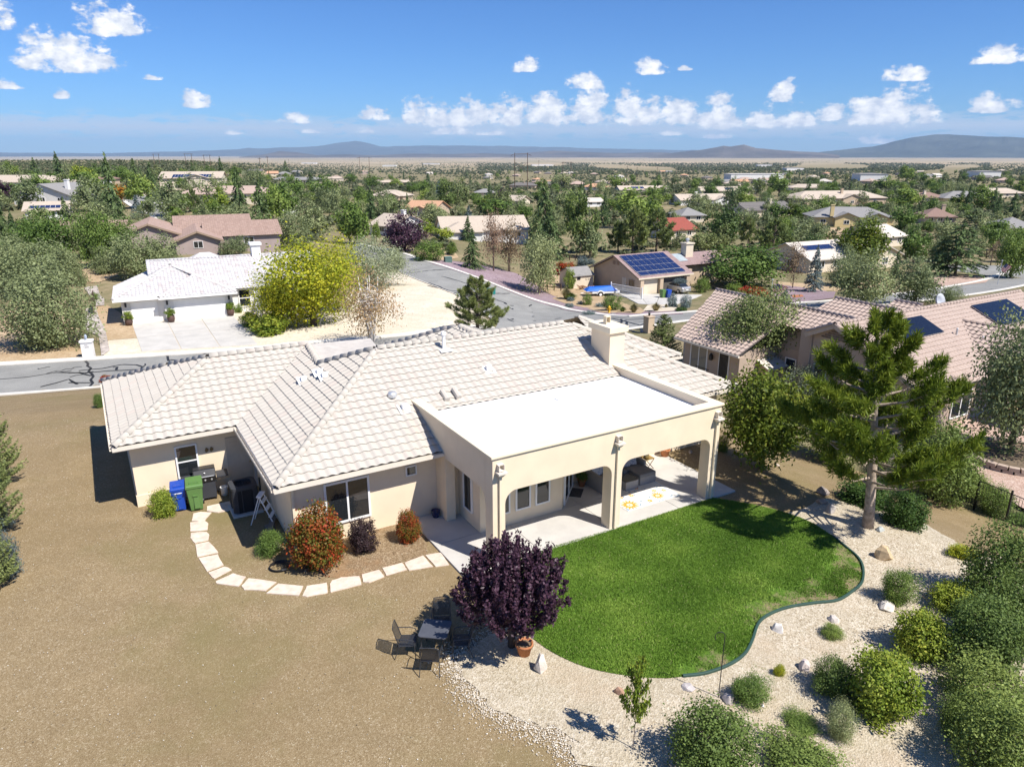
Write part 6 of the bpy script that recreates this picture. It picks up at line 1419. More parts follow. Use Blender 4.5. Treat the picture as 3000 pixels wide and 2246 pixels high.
    b('shrub_lime', Z1, 1620, 1278, 1178, 125, 'clipped yellow-green bush at the drive edge', name='clipped_bush', lod='m'); b('shrub_lime', Z1, 1755, 1325, 1195, 255, 'spreading yellow-green ground cover under the locust', name='spreading_bush', lod='m')
    b('silver', Z2, 190, 1020, 715, 430, 'wide silvery juniper mass behind the birch', name='silver_juniper', lod='n'); b('juniper', Z2, 335, 900, 770, 165, 'grey juniper at the corner of the cross street', name='juniper')
    b('shrub_green', Z200, 1830, 800, 700, 90, 'green shrub by the white porch column', name='clipped_bush'); b('shrub_green', Z200, 1805, 700, 620, 70, 'green shrub beside the white house window', name='clipped_bush')
    b('shrub_dark', Z200, 285, 660, 585, 100, 'low green shrub in the cobble bed', name='low_shrub')
    # centre
    t('plumtree', Z2, 410, 790, 555, 275, 'dark purple plum tree beside the cross street', name='plum_tree'); t('plumtree', Z2, 1045, 455, 382, 92, 'distant small purple tree', name='plum_tree')
    b('shrub_dark', Z2, 560, 845, 722, 210, 'big clipped round bush at the street bend', name='clipped_bush'); b('shrub_dark', Z2, 360, 782, 750, 80, 'low dark hedge under the plum tree', name='low_hedge')
    for x, yb, yt, w, lb in ((850, 900, 645, 195, 'cedar left of the bare brown trees'), (820, 720, 555, 130, 'cedar behind the first one, left of the bare trees'), (1310, 760, 325, 270, 'very tall dark cedar right of the bare trees'), (1345, 840, 515, 310, 'broad dark cedar in front of the very tall one'), (960, 460, 348, 85, 'distant cedar before the grey roof'), (1550, 460, 342, 95, 'dark cedar before the orange-roofed white house'), (1700, 620, 415, 125, 'cedar left of the rounded green trees'), (1610, 420, 330, 70, 'small cedar right of the pylon'), (560, 345, 280, 60, 'distant cedar left of the centre'), (1390, 330, 262, 70, 'distant cedar right of the tall pylon')):
        t('cedar', Z2, x, yb, yt, w, lb, name='cedar_tree')
    t('spruce_blue', Z2, 825, 600, 492, 85, 'blue spruce behind the tan-grey roof', name='blue_spruce'); t('spruce_blue', Z2, 632, 445, 328, 82, 'bluish spruce left of the poplar', name='blue_spruce')
    t('bare', Z2, 985, 915, 555, 165, 'brown half-bare tree, left of the pair', name='bare_tree'); t('bare', Z2, 1085, 920, 585, 205, 'brown half-bare tree, right of the pair', name='bare_tree')
    t('tree_juniper', Z2, 1282, 1058, 705, 265, 'dark juniper tree on the purple gravel', name='juniper_tree')
    b('juniper', Z2, 1610, 825, 642, 220, 'round olive juniper ball behind the shed', name='juniper')
    for x, yb, yt, w, k_, lb in ((1880, 800, 518, 245, 'pinedull', 'pine behind the solar-panelled garage'), (2035, 790, 525, 225, 'pinedull', 'greener pine behind the solar panels'), (1790, 790, 600, 160, 'pinedull', 'greyish pine left of the two pines'), (1930, 640, 398, 340, 'oak', 'large rounded green tree above the pines'), (1545, 800, 430, 240, 'dark', 'very dark tree right of the tall cedars'), (600, 625, 468, 175, 'tree_juniper', 'rounded grey tree right of the orange roof'), (760, 520, 338, 135, 'poplar', 'pale green poplar left of centre'), (690, 540, 335, 150, 'dark', 'dark tree left of the poplar'), (100, 740, 465, 200, 'oak', 'dark tree at the left of the white gabled house'), (55, 740, 540, 120, 'oak', 'second dark tree beside the white gabled house'), (230, 740, 605, 62, 'green', 'slim green tree before the white gabled house'), (650, 720, 635, 155, 'lime', 'low yellow-green tree before the tan-grey house'), (540, 690, 590, 110, 'lime', 'yellow-green tree right of the plum'), (715, 815, 732, 62, 'green', 'young green tree beside the clipped round bush'), (1000, 560, 455, 230, 'green', 'green tree mass below the pylon'), (1180, 580, 495, 130, 'green', 'green tree right of the tan gable'), (300, 530, 428, 135, 'tree_juniper', 'grey tree left of the orange roof'), (545, 425, 332, 95, 'oak', 'dark green tree above the orange roof'), (460, 415, 345, 85, 'oak', 'dark green tree left above the orange roof'), (350, 375, 320, 85, 'green', 'green tree right of the far tan house'), (200, 380, 292, 115, 'oak', 'dark tree beside the far tan house'), (140, 490, 378, 125, 'oak', 'dark tree at the foot of the far tan roof'), (1780, 385, 298, 115, 'oak', 'dark tree between orange and solar roofs'), (60, 345, 288, 85, 'green', 'green tree at the left of the twin poles'), (1410, 380, 290, 150, 'tree_juniper', 'grey tree right of the tall pylon'), (440, 620, 490, 110, 'tree_juniper', 'grey tree before the orange gable')):
        t(k_, Z2, x, yb, yt, w, lb, name={'pinedull': 'pine_tree', 'oak': 'oak_tree', 'dark': 'oak_tree', 'poplar': 'poplar_tree', 'tree_juniper': 'juniper_tree'}.get(k_, 'deciduous_tree'))
    b('bluemound', Z2, 1560, 885, 818, 80, 'weeping blue cypress behind the shed', name='weeping_cypress'); b('bluemound', Z2, 1610, 870, 830, 60, 'second weeping blue cypress behind the shed', name='weeping_cypress')
    b('photinia', Z2, 1450, 935, 860, 150, 'brownish shrub left of the shed', name='low_shrub'); b('shrub_green', Z2, 1480, 1030, 900, 80, 'thin green shrub in front of the shed', name='low_shrub')
    # planting at the street corner
    for i, (k_, x, yb, yt, w, lb, nm) in enumerate((('tuft', 400, 835, 665, 190, 'tall pampas grass with cream plumes', 'pampas_grass'), ('greentuft', 450, 840, 740, 190, 'green grass clump at the foot of the pampas', 'grass_clump'), ('shrub_dark', 628, 895, 770, 105, 'vase-shaped dark shrub on the corner bed', 'corner_shrub'), ('shrub_green', 890, 945, 785, 210, 'large round green bush on the corner bed', 'rounded_shrub'), ('tuft', 1130, 970, 840, 170, 'straw-coloured grass clump left of the drive', 'grass_clump'), ('tuft', 1370, 955, 830, 180, 'straw-coloured grass clump right of the drive', 'grass_clump'), ('greentuft', 1010, 960, 880, 120, 'low green grass beside the round bush', 'grass_clump'), ('bluemound', 445, 855, 805, 90, 'grey-green cushion plant by the pampas', 'cushion_plant'), ('bluemound', 435, 915, 865, 100, 'grey-green cushion nearest the kerb bend', 'cushion_plant'), ('bluemound', 650, 990, 935, 145, 'wide cushion plant behind the hydrant', 'cushion_plant'), ('bluemound', 550, 890, 845, 85, 'grey cushion left of the vase-shaped shrub', 'cushion_plant'), ('bluemound', 770, 905, 850, 110, 'grey cushion right of the vase-shaped shrub', 'cushion_plant'), ('bluemound', 1545, 910, 755, 110, 'left half of the weeping blue cypress arch', 'weeping_cypress'), ('bluemound', 1690, 915, 770, 120, 'right half of the weeping blue cypress arch', 'weeping_cypress'), ('bluemound', 1620, 800, 745, 150, 'top of the weeping blue cypress arch', 'weeping_cypress'), ('shrub_dark', 1868, 760, 600, 155, 'round dark bush at the end of the open garage', 'rounded_shrub'), ('mound', 1640, 960, 905, 130, 'low green ground cover by the neighbour roof', 'ground_cover'), ('tuft', 1480, 915, 850, 60, 'small dry tuft by the drive', 'grass_clump'))):
        o = b(k_, Z155, x, yb, yt, w, lb, name=nm)
        if 'top of the' in lb: o.location.z += 1.9
    # right
    for x, yb, yt, w, k_, lb in ((250, 770, 482, 230, 'dark', 'dark rounded tree right of the red roof'), (130, 790, 645, 195, 'poplar', 'pale green tree below the red roof'), (250, 780, 625, 115, 'poplar', 'pale green tree at the foot of the dark one'), (420, 760, 575, 150, 'pinedull', 'pine right of the pale trees'), (580, 820, 585, 235, 'pinedull', 'broad pine before the charcoal-roofed house'), (640, 700, 555, 105, 'oak', 'dark tree by the charcoal-roofed gable'), (390, 1015, 755, 500, 'oak', 'wide spreading dark green tree behind the round bush'), (710, 1025, 745, 155, 'bare', 'yellowing thin tree left of the blue spruce'), (840, 850, 690, 175, 'dark', 'dark tree above the blue spruce'), (1160, 900, 618, 305, 'gold', 'large green tree with rusty tints'), (1490, 860, 645, 180, 'oak', 'round dark green tree right of the rusty one'), (2000, 780, 598, 185, 'green', 'green tree behind the big cedar'), (2120, 960, 655, 210, 'oak', 'dark tree behind the right flag'), (1440, 345, 242, 115, 'green', 'tall bright green tree near the right skyline'), (1535, 345, 278, 95, 'green', 'green tree right of the bright one on the skyline'), (1430, 520, 380, 185, 'green', 'green tree above the yellow house'), (1430, 670, 498, 190, 'oak', 'dark rounded tree right of the yellow house'), (500, 420, 325, 95, 'poplar', 'pale tree above the charcoal roof'), (620, 430, 288, 150, 'oak', 'dark tree row above the charcoal roof'), (1990, 880, 728, 95, 'bare', 'grey bare tree right of the big cedar'), (840, 380, 310, 110, 'dark', 'dark tree left of the many-gabled house'), (1300, 400, 310, 120, 'oak', 'green tree right of the many-gabled house'), (1640, 420, 330, 90, 'oak', 'green tree behind the veranda house'), (2180, 760, 640, 150, 'green', 'green tree at the far right edge'), (2190, 420, 330, 110, 'green', 'green tree at the right edge skyline')):
        t(k_, Z3, x, yb, yt, w, lb, name={'pinedull': 'pine_tree', 'oak': 'oak_tree', 'dark': 'oak_tree', 'poplar': 'poplar_tree', 'bare': 'bare_tree'}.get(k_, 'deciduous_tree'))
    for x, yb, yt, w, lb in ((770, 700, 570, 185, 'juniper left of the building plot'), (1190, 1140, 815, 385, 'large juniper left of the neighbour ridge'), (1520, 1125, 838, 300, 'large juniper right of the first, over the neighbour ridge'), (1060, 1010, 770, 205, 'juniper behind the large one'), (1740, 1140, 1018, 170, 'small juniper before the striped tan roof'), (800, 570, 448, 155, 'juniper below the many-gabled house'), (1200, 650, 568, 225, 'juniper before the yellow house'), (1900, 620, 520, 205, 'juniper at the right behind the brown roof'), (545, 560, 445, 85, 'juniper before the charcoal roof'), (320, 510, 368, 125, 'juniper right of the white-walled house'), (280, 410, 358, 72, 'juniper by the far solar house'), (2050, 640, 540, 180, 'juniper at the right behind the brown roof house'), (1700, 560, 470, 150, 'juniper below the veranda house'), (1000, 520, 465, 160, 'juniper below the many-gabled roofs'), (1330, 560, 470, 130, 'juniper right below the many-gabled house'), (2130, 860, 690, 160, 'juniper behind the right-hand flag'), (140, 510, 430, 130, 'juniper before the white-walled house')):
        b('juniper', Z3, x, yb, yt, w, lb, 'shrub', name='juniper')
    for x, yb, yt, w, lb in ((1370, 960, 785, 115, 'slim dark cedar before the cream gable'), (1170, 475, 342, 105, 'cedar before the many-gabled house'), (1540, 560, 428, 125, 'cedar right of the yellow house'), (2000, 540, 378, 105, 'cedar at the right before the tan roofs'), (2130, 560, 405, 135, 'cedar at the right edge'), (1800, 480, 378, 95, 'cedar before the grey hip roof'), (1680, 390, 320, 60, 'distant cedar behind the veranda house'), (1690, 680, 560, 120, 'cedar behind the big cedar')):
        t('cedar', Z3, x, yb, yt, w, lb, name='cedar_tree')
    t('bigcedar', Z3, 1760, 945, 605, 385, 'big layered deodar cedar by the far street', name='deodar_cedar'); t('bigcedar', Z3, 1650, 935, 690, 205, 'smaller deodar left of the big one', name='deodar_cedar')
    t('spruce_blue', Z3, 840, 1050, 745, 145, 'tall blue spruce before the cream gabled house', name='blue_spruce'); t('spruce_blue', Z3, 655, 1140, 1025, 120, 'small blue spruce beside the left flag', name='blue_spruce')
    b('shrub_green', Z3, 935, 715, 662, 58, 'round clipped bush on the building plot edge', name='clipped_bush'); b('photinia', Z3, 450, 1095, 1010, 200, 'brownish shrubbery behind the neighbour ridge', name='low_shrub'); b('shrub_green', Z3, 330, 1050, 990, 120, 'light green shrub under the spreading tree', name='low_shrub')
    # trees between the far houses
    rnd = random.Random(77); occ = [(o.location.x, o.location.y) for o in bpy.data.objects if o.get('category') in ('house', 'building', 'warehouse')]
    kinds = [('juniper', 'rounded grey-green juniper between the far houses'), ('oak', 'dark green tree between the far houses'), ('green', 'mid green tree between the far houses'), ('cedar', 'dark spire conifer between the far houses'), ('poplar', 'pale green tree between the far houses'), ('gold', 'olive-gold tree between the far houses')]
    n = 0
    for _ in range(1500):
        if n >= 290: break
        y = 505 + 150 * rnd.random() ** 1.5; x = rnd.uniform(-30, 3030)
        if y > 600 and rnd.random() < .3: continue
        if x < 1000 and y < 520: continue
        p = G(x, y)
        if any(abs(p.x - a) < 9 and -3 < (p.y - b_) < 15 for a, b_ in occ) or any(math.hypot(p.x - a, p.y - b_) < (w * .45 + 1.5) for a, b_, w in PLANTS[-400:]): continue
        if any(abs(p.x / p.y - a / b_) * p.y < 8 and 0 < b_ - p.y < 22 for a, b_ in occ) and rnd.random() < .75: continue
        k_, lb = kinds[min(5, int(abs(rnd.gauss(0, 2.0))))]
        w = rnd.uniform(4, 8.5); h = w * rnd.uniform(.75, 1.1) if k_ != 'cedar' else w * rnd.uniform(1.2, 1.8)
        plant(k_, p, w if k_ != 'cedar' else w * .75, h, lb, 'tree', lb.replace('between the far houses', 'group in the valley'), 'far_tree', 'f', rnd.randrange(3), parts=False); n += 1
build_mid_plants()
def build_fill_trees():
    rnd = random.Random(123); occ = [(o.location.x, o.location.y) for o in bpy.data.objects if o.get('category') in ('house', 'building', 'warehouse', 'shed')]
    kinds = [('juniper', 'grey-green juniper filling a gap between the middle gardens', 'juniper'), ('tree_juniper', 'olive juniper tree in the middle gardens', 'juniper_tree'), ('oak', 'dark green garden tree in the middle distance', 'oak_tree'), ('green', 'mid green garden tree in the middle distance', 'deciduous_tree'), ('cedar', 'dark conifer in the middle gardens', 'cedar_tree')]
    n = 0
    for _ in range(2500):
        if n >= 150: break
        y = rnd.uniform(570, 770); x = rnd.uniform(-30, 3030)
        if 1130 < x < 1700 and y > 700 - 0: continue
        if 270 < x < 560 and 540 < y < 700: continue
        if x < 1200 and y > 745: continue
        if x > 1250 and y > 730 and x < 2250: continue
        p = G(x, y)
        if abs(p.x + 4.5 + (p.y - 92) * .55) < 12 and p.y < 190: continue
        if any(math.hypot(p.x - a, p.y - b_) < (w * .5 + 1.6) for a, b_, w in PLANTS): continue
        if any(abs(p.x - a) < 12 and -5 < (p.y - b_) < 17 for a, b_ in occ): continue
        if any(abs(p.x / p.y - a / b_) * p.y < 9 and 0 < b_ - p.y < 20 for a, b_ in occ): continue
        if any(abs((p.x - x0) * (y1 - y0) - (p.y - y0) * (x1 - x0)) / math.hypot(x1 - x0, y1 - y0) < 8 and min(y0, y1) - 5 < p.y < max(y0, y1) + 5 for (x0, y0), (x1, y1) in HILL_ROAD): continue
        k_, lb, nm = kinds[min(4, int(abs(rnd.gauss(0, 1.7))))]; w = rnd.uniform(3.2, 6.5); h = w * rnd.uniform(.7, 1.0) if k_ != 'cedar' else w * 1.6
        plant(k_, p, w, h, lb, 'tree', lb, nm, 'm' if p.y < 130 else 'f', rnd.randrange(3), parts=False); n += 1
def build_woodland():
    """Scrub and tree belts of the valley too far to tell apart."""
    rg = np.random.default_rng(8); XX, SS = [], []
    def ground(px, py):
        a, b = px - 1500, py - 1123; rx, ry, rz = a, FPX * math.cos(PITCH) - b * math.sin(PITCH), -(FPX * math.sin(PITCH) + b * math.cos(PITCH))
        d = 30 * 1.03 ** np.arange(260)[:, None]; n_ = np.hypot(rx, ry); X, Y = rx / n_ * d, ry / n_ * d
        below = CAM_H + rz / n_ * d - T(X, Y) <= 0; k = np.argmax(below, 0); ok = below.any(0) & (k > 0); c = np.arange(len(px))
        f0 = (CAM_H + rz / n_ * d - T(X, Y)); a0, a1 = f0[k - 1, c], f0[k, c]; t = a0 / (a0 - a1 + 1e-9); dd = d[k - 1, 0] * (1 - t) + d[k, 0] * t
        x, y = rx / n_ * dd, ry / n_ * dd; return np.stack([x, y, T(x, y)], -1), ok
    def put(n, y0, y1, x0, x1, big, thr=None, sc=(.006, .05)):
        px, py = rg.uniform(x0, x1, n * 2), rg.uniform(y0, y1, n * 2)
        if thr is not None: k = np.array([mnoise.noise(Vector((a * sc[0], b * sc[1], 3.1))) > thr for a, b in zip(px, py)]); px, py = px[k], py[k]
        k = ~((px > 270) & (px < 560) & (py > 535)); px, py = px[k], py[k]
        px, py = px[:n], py[:n]; P_, ok = ground(px, py); XX.append(P_[ok]); SS.append((rg.uniform(.6, 1.3, len(px)) * big)[ok])
    put(4200, 466, 506, -60, 1050, 2.8); put(5200, 478, 512, 700, 3060, 6.0, -.2); put(4000, 478, 500, 1400, 2900, 8.5, -.15); put(700, 468, 484, 1000, 3060, 6, .2, (.004, .12)); put(2600, 508, 560, -60, 3060, 2.4)
    H_ = np.array([(o.location.x, o.location.y) for o in bpy.data.objects if o.get('category') in ('house', 'building', 'warehouse')])
    for args in ((5200, 510, 585, -60, 3060, 4.0, -.05), (2600, 560, 680, -60, 3060, 2.6, -.1), (900, 640, 760, 0, 3060, 1.6, -.05)):
        put(*args); Q = XX[-1]; d = Q[:, None, :2] - H_[None]; bad = ((np.abs(d[..., 0]) < 11) & (d[..., 1] > -4) & (d[..., 1] < 16)).any(1) | ((np.abs(Q[:, None, 0] / Q[:, None, 1] - H_[None, :, 0] / H_[None, :, 1]) * Q[:, None, 1] < 9) & (d[..., 1] < 0) & (d[..., 1] > -14)).any(1)
        bad |= np.abs(Q[:, 0] + 4.5 + (Q[:, 1] - 92) * .55) < 11
        for (x0, y0), (x1, y1) in HILL_ROAD: bad |= (np.abs((Q[:, 0] - x0) * (y1 - y0) - (Q[:, 1] - y0) * (x1 - x0)) / math.hypot(x1 - x0, y1 - y0) < 7) & (Q[:, 1] > min(y0, y1) - 5) & (Q[:, 1] < max(y0, y1) + 5)
        XX[-1] = Q[~bad]; SS[-1] = SS[-1][~bad]
    X = np.concatenate(XX); sz = np.concatenate(SS); n = len(X); a = np.stack([sz, sz, sz], -1)
    nl = 14; D = unit(rg.normal(size=(n, nl, 3))); D[..., 2] = np.abs(D[..., 2])
    S = a[:, 2][:, None, None]; C = X[:, None, :] + D * S * np.array([.5, .5, .55]) * rg.uniform(.55, 1, (n, nl, 1)) + np.array([0, 0, .15])
    C = C.reshape(-1, 3); Nn = unit(D.reshape(-1, 3) + rg.normal(size=C.shape) * .4); L = np.repeat(a[:, 2], nl) * .5 * rg.uniform(.7, 1.3, len(C))
    V = leaf_quads(C, Nn, L, L * .85, rg); var = np.clip(np.repeat(rg.random(n), nl) * .6 + rg.random(len(C)) * .4, 0, 1)
    me = tri_mesh('woodland', V, leaf_mat('leaf_far', [(.07, .09, .04), (.10, .12, .055), (.135, .15, .075), (.19, .19, .11)], hue=.0), var)
    tag(link('woodland', me), 'far scrub and tree belts covering the valley floor', 'woodland', kind='stuff')
HILL_ROAD = [((G(*Z1(700, 385)).x, G(*Z1(700, 385)).y), (G(*Z1(860, 460)).x, G(*Z1(860, 460)).y)), ((G(*Z1(860, 460)).x, G(*Z1(860, 460)).y), (G(*Z1(1060, 560)).x, G(*Z1(1060, 560)).y))]
build_fill_trees()
build_woodland()
# ------------------------------------------------------------------ things in the yard
def hull(name, pts, mat, parent=None, bevel=0):
    bm = bmesh.new()
    for p in pts: bm.verts.new(p)
    bmesh.ops.convex_hull(bm, input=bm.verts[:]); 
    for v in [v for v in bm.verts if not v.link_faces]: bm.verts.remove(v)
    me = bpy.data.meshes.new(name); bm.to_mesh(me); bm.free(); me.materials.append(mat); o = link(name, me, parent)
    if bevel: b = o.modifiers.new('bevel', 'BEVEL'); b.width = bevel; b.segments = 2
    return o
def rock(Z, x, y, wpx, hpx, label, col=(.50, .44, .37), seed=0, tall=1.0):
    rg = random.Random(seed); sc = abs(Z(1, 0)[0] - Z(0, 0)[0]); p = G(*Z(x, y)); fw = p.y * math.cos(PITCH) + (CAM_H - p.z) * math.sin(PITCH); a = wpx * sc / FPX * fw / 2; h = hpx * sc / FPX * fw * tall
    pts = []
    for i in range(26):
        d = Vector((rg.gauss(0, 1), rg.gauss(0, 1), rg.gauss(0, .8) + .3)).normalized(); pts.append((d.x * a * rg.uniform(.8, 1.1), d.y * a * rg.uniform(.6, .95), max(-.05, d.z * h * rg.uniform(.8, 1.1) * .75 + h * .1)))
    m = M('rock_%d' % seed, col, .9, .25, 7, .15, bs_=.6, bscale=22, grime=.3)
    o = hull('boulder', pts, m, None, .02); o.location = p + Vector((0, a * .3, .02)); o.rotation_euler = (0, 0, rg.uniform(0, 6)); tag(o, label, 'rock'); return o
def build_yard():
    # flagstone path
    path = tag(empty('flagstone_path'), kind='structure'); fm = M('flagstone', (.66, .54, .44), .85, .16, 5, .2, bs_=.3, bscale=25, grime=.3)
    S = [[ZA(*p) for p in s] for s in (((1250, 20), (1300, 10), (1370, 15), (1340, 50), (1325, 70), (1300, 75), (1240, 70)), ((1230, 80), (1330, 70), (1350, 85), (1345, 130), (1230, 138)), ((1235, 148), (1290, 140), (1340, 140), (1358, 160), (1350, 195), (1260, 215), (1230, 180)), ((1262, 222), (1350, 203), (1385, 235), (1415, 275), (1275, 305)), ((1285, 310), (1410, 285), (1448, 355), (1340, 398)), ((1345, 405), (1450, 365), (1480, 370), (1500, 385), (1385, 447)), ((1392, 460), (1510, 408), (1595, 430), (1548, 495), (1400, 475)), ((1560, 490), (1605, 440), (1700, 450), (1795, 465), (1720, 523), (1580, 515)), ((1722, 538), (1800, 475), (1968, 490), (1935, 553), (1830, 545)), ((1955, 555), (1985, 490), (2115, 468), (2125, 535), (1985, 560)))]
    S += [[ZB(*p) for p in s] for s in (((-75, 480), (-60, 455), (0, 435), (122, 425), (133, 480), (0, 515), (-70, 532)), ((130, 415), (245, 385), (283, 430), (180, 470), (140, 465)), ((265, 375), (395, 340), (428, 385), (290, 425)), ((405, 340), (530, 292), (595, 365), (435, 392)), ((542, 290), (645, 272), (700, 355), (610, 368)))]
    S.append([ZE(*p) for p in ((785, 1292), (935, 1258), (958, 1312), (860, 1332), (785, 1322))])
    rg = random.Random(4)
    for s in S:
        P = [G(*p) for p in s]; c = sum(P, Vector()) / len(P); Q = []
        for i, p in enumerate(P):
            n = P[(i + 1) % len(P)]
            for t in (0, .33, .66): q = p.lerp(n, t); Q.append(c + (q - c) * rg.uniform(.94, .99))
        MB().prism([(q.x, q.y) for q in Q], -.03, .035 + rg.uniform(0, .012)).build('flagstone', fm, path)
    # wheeled bins
    def bin_(u, v, col, cn, label, k=1.0):
        t = empty('wheeled_bin', W(u, v, .01), HROT + R(-6), label, 'bin'); m = M('plastic_' + cn, col, .45, .06, 3, .4)
        s = lambda w, d, z: [(-w, -d, z), (w, -d, z), (w, d, z), (-w, d, z)]
        MB().loft(s(.20 * k, .25 * k, .03), s(.27 * k, .33 * k, .92 * k)).build('body', m, t, bevel=.02); b = MB(); b.loft(s(.29 * k, .35 * k, .92 * k), s(.29 * k, .35 * k, .985 * k)); b.build('rim', m, t)
        l = MB(); l.loft(s(.295 * k, .36 * k, .985 * k), [(-.27 * k, -.33 * k, 1.03 * k), (.27 * k, -.33 * k, 1.03 * k), (.27 * k, .36 * k, 1.1 * k), (-.27 * k, .36 * k, 1.1 * k)]); lid = l.build('lid', m, t, bevel=.02); boxo('lid_rib', (-.16 * k, -.2 * k, 1.045 * k), (.16 * k, -.05 * k, 1.075 * k), m, lid)
        boxo('grip', (-.09 * k, -.335 * k, .60 * k), (.09 * k, -.27 * k, .66 * k), m, t); boxo('front_panel', (-.06 * k, -.315 * k, .12 * k), (.12 * k, -.24 * k, .56 * k), m, t)
        if cn == 'blue': boxo('label_strip', (-.13 * k, -.335 * k, .8 * k), (.13 * k, -.29 * k, .83 * k), MATS['white_paint'], t)
        for sx in (-1, 1): w = MB().tube([(sx * .2 * k, .3 * k, .11), (sx * .26 * k, .3 * k, .11)], .11, 12).build('wheel', MATS['black_metal'], t)
    bin_(-7.82, 9.12, (.012, .06, .36), 'blue', 'blue wheeled recycling bin beside the yellow-green shrub', .9); bin_(-7.3, 8.9, (.10, .20, .055), 'green', 'green wheeled bin beside the blue one', 1.0)
    # barbecue
    t = empty('gas_grill', W(-6.85, 9.55, 0), HROT + R(-4), 'black gas barbecue with side shelves against the garage wall', 'barbecue'); bk = M('enamel_black', (.012, .012, .014), .22, .05, 4, .5)
    boxo('cabinet', (-.33, -.27, .12), (.33, .27, .78), M('grill_grey', (.045, .047, .055), .5), t); boxo('firebox', (-.38, -.3, .78), (.38, .3, .95), bk, t)
    hd = MB(); hd.loft([(-.38, -.3, .95), (.38, -.3, .95), (.38, .3, .95), (-.38, .3, .95)], [(-.38, -.1, 1.2), (.38, -.1, 1.2), (.38, .24, 1.22), (-.38, .24, 1.22)]); hd = hd.build('hood', bk, t, bevel=.02)
    MB().tube([(-.3, -.34, 1.0), (.3, -.34, 1.0)], .015, 8).build('handle', MATS['galvanised'], hd); MB().lathe([(.03, 0), (.03, .02)], (0, -.24, 1.1), 10).build('thermometer', MATS['white_paint'], hd)
    for sx in (-1, 1): boxo('side_shelf', (.40 if sx > 0 else -.8, -.28, .86), (.8 if sx > 0 else -.40, .28, .92), M('grill_grey', (.045, .047, .055), .5), t, .01)
    for x in (-.22, 0, .22): MB().tube([(x, -.31, .87), (x, -.35, .87)], .03, 10).build('knob', MATS['galvanised'], t)
    for x in (-.28, .28):
        for y in (-.2, .2): boxo('leg', (x - .03, y - .03, 0), (x + .03, y + .03, .125), bk, t)
    # air conditioner on its pad
    t = empty('air_conditioner', W(-5.82, 7.85, 0), HROT, 'dark grey outdoor air conditioner on a concrete pad by the side door', 'air conditioner'); g1 = M('ac_grey', (.05, .053, .06), .5, .08, 4, .35)
    boxo('pad', (-.5, -.52, -.02), (.52, .52, .09), MATS['concrete'], t)
    def rr(h, r, n=5): return [(cx * (h - r) + r * math.cos(a), cy * (h - r) + r * math.sin(a)) for cx, cy, a0 in ((1, 1, 0), (-1, 1, 90), (-1, -1, 180), (1, -1, 270)) for a in [R(a0 + 90 * i / n) for i in range(n + 1)]]
    MB().prism(rr(.40, .16), .1, 1.0).build('coil_core', M('ac_dark', (.02, .021, .024), .6), t)
    P = rr(.43, .17, 7)
    for i, (x, y) in enumerate(P): pass
    lou = MB()
    for i in range(44):
        a = i / 44 * len(P); p, q = Vector(P[int(a)]), Vector(P[(int(a) + 1) % len(P)]); c = p.lerp(q, a % 1); lou.box((c.x - .012, c.y - .012, .12), (c.x + .012, c.y + .012, .98))
    lou.build('louvre_panel', g1, t)
    top = rr(.445, .18, 7); n = len(top); inner = [(.33 * math.cos(math.atan2(y, x)), .33 * math.sin(math.atan2(y, x))) for x, y in top]
    tm = MB(); tm.add([(x, y, .97) for x, y in top] + [(x, y, 1.07) for x, y in top] + [(x, y, 1.09) for x, y in inner] + [(x * .97, y * .97, .98) for x, y in inner], [(i, (i + 1) % n, n + (i + 1) % n, n + i) for i in range(n)] + [(n + i, n + (i + 1) % n, 2 * n + (i + 1) % n, 2 * n + i) for i in range(n)] + [(2 * n + i, 2 * n + (i + 1) % n, 3 * n + (i + 1) % n, 3 * n + i) for i in range(n)]); tm.build('top_cover', g1, t)
    fg = MB()
    for r_ in (.1, .17, .24, .3): fg.tube([(r_ * math.cos(a), r_ * math.sin(a), 1.06) for a in np.linspace(0, 2 * math.pi, 21)], .006, 4, cap=False)
    for i in range(8): a = i * math.pi / 4; fg.tube([(0, 0, 1.06), (.33 * math.cos(a), .33 * math.sin(a), 1.06)], .006, 4)
    fg.build('fan_guard', MATS['black_metal'], t)
    for i in range(4): a = i * math.pi / 2; MB().add([(0.03 * math.cos(a), .03 * math.sin(a), 1.0), (.28 * math.cos(a - .3), .28 * math.sin(a - .3), 1.02), (.28 * math.cos(a + .3), .28 * math.sin(a + .3), .98)], [(0, 1, 2)]).build('fan_blade', MATS['black_metal'], t)
    MB().tube([(.43, .1, .3), (.55, .1, .3), (.6, .1, .7), (.6, .1, 1.1)], .025, 6).build('pipe', MATS['black_metal'], t)
    # stepladder
    t = empty('stepladder', W(-5.45, 6.6, 0), HROT + R(62), 'white folding stepladder standing against the shaded wall', 'ladder'); wp = MATS['white_paint']
    for x in (-.2, .2): MB().tube([(x * 1.15, -.42, 0), (x, 0, 1.05)], .022, 6).build('rail', wp, t); MB().tube([(x * 1.1, .38, 0), (x, .02, 1.05)], .018, 6).build('rear_rail', wp, t)
    for z in (.3, .58, .85): y = -.42 * (1 - z / 1.05); boxo('step', (-.21, y - .06, z - .015), (.21, y + .06, z + .015), wp, t)
    boxo('top_cap', (-.22, -.08, 1.04), (.22, .1, 1.08), wp, t)
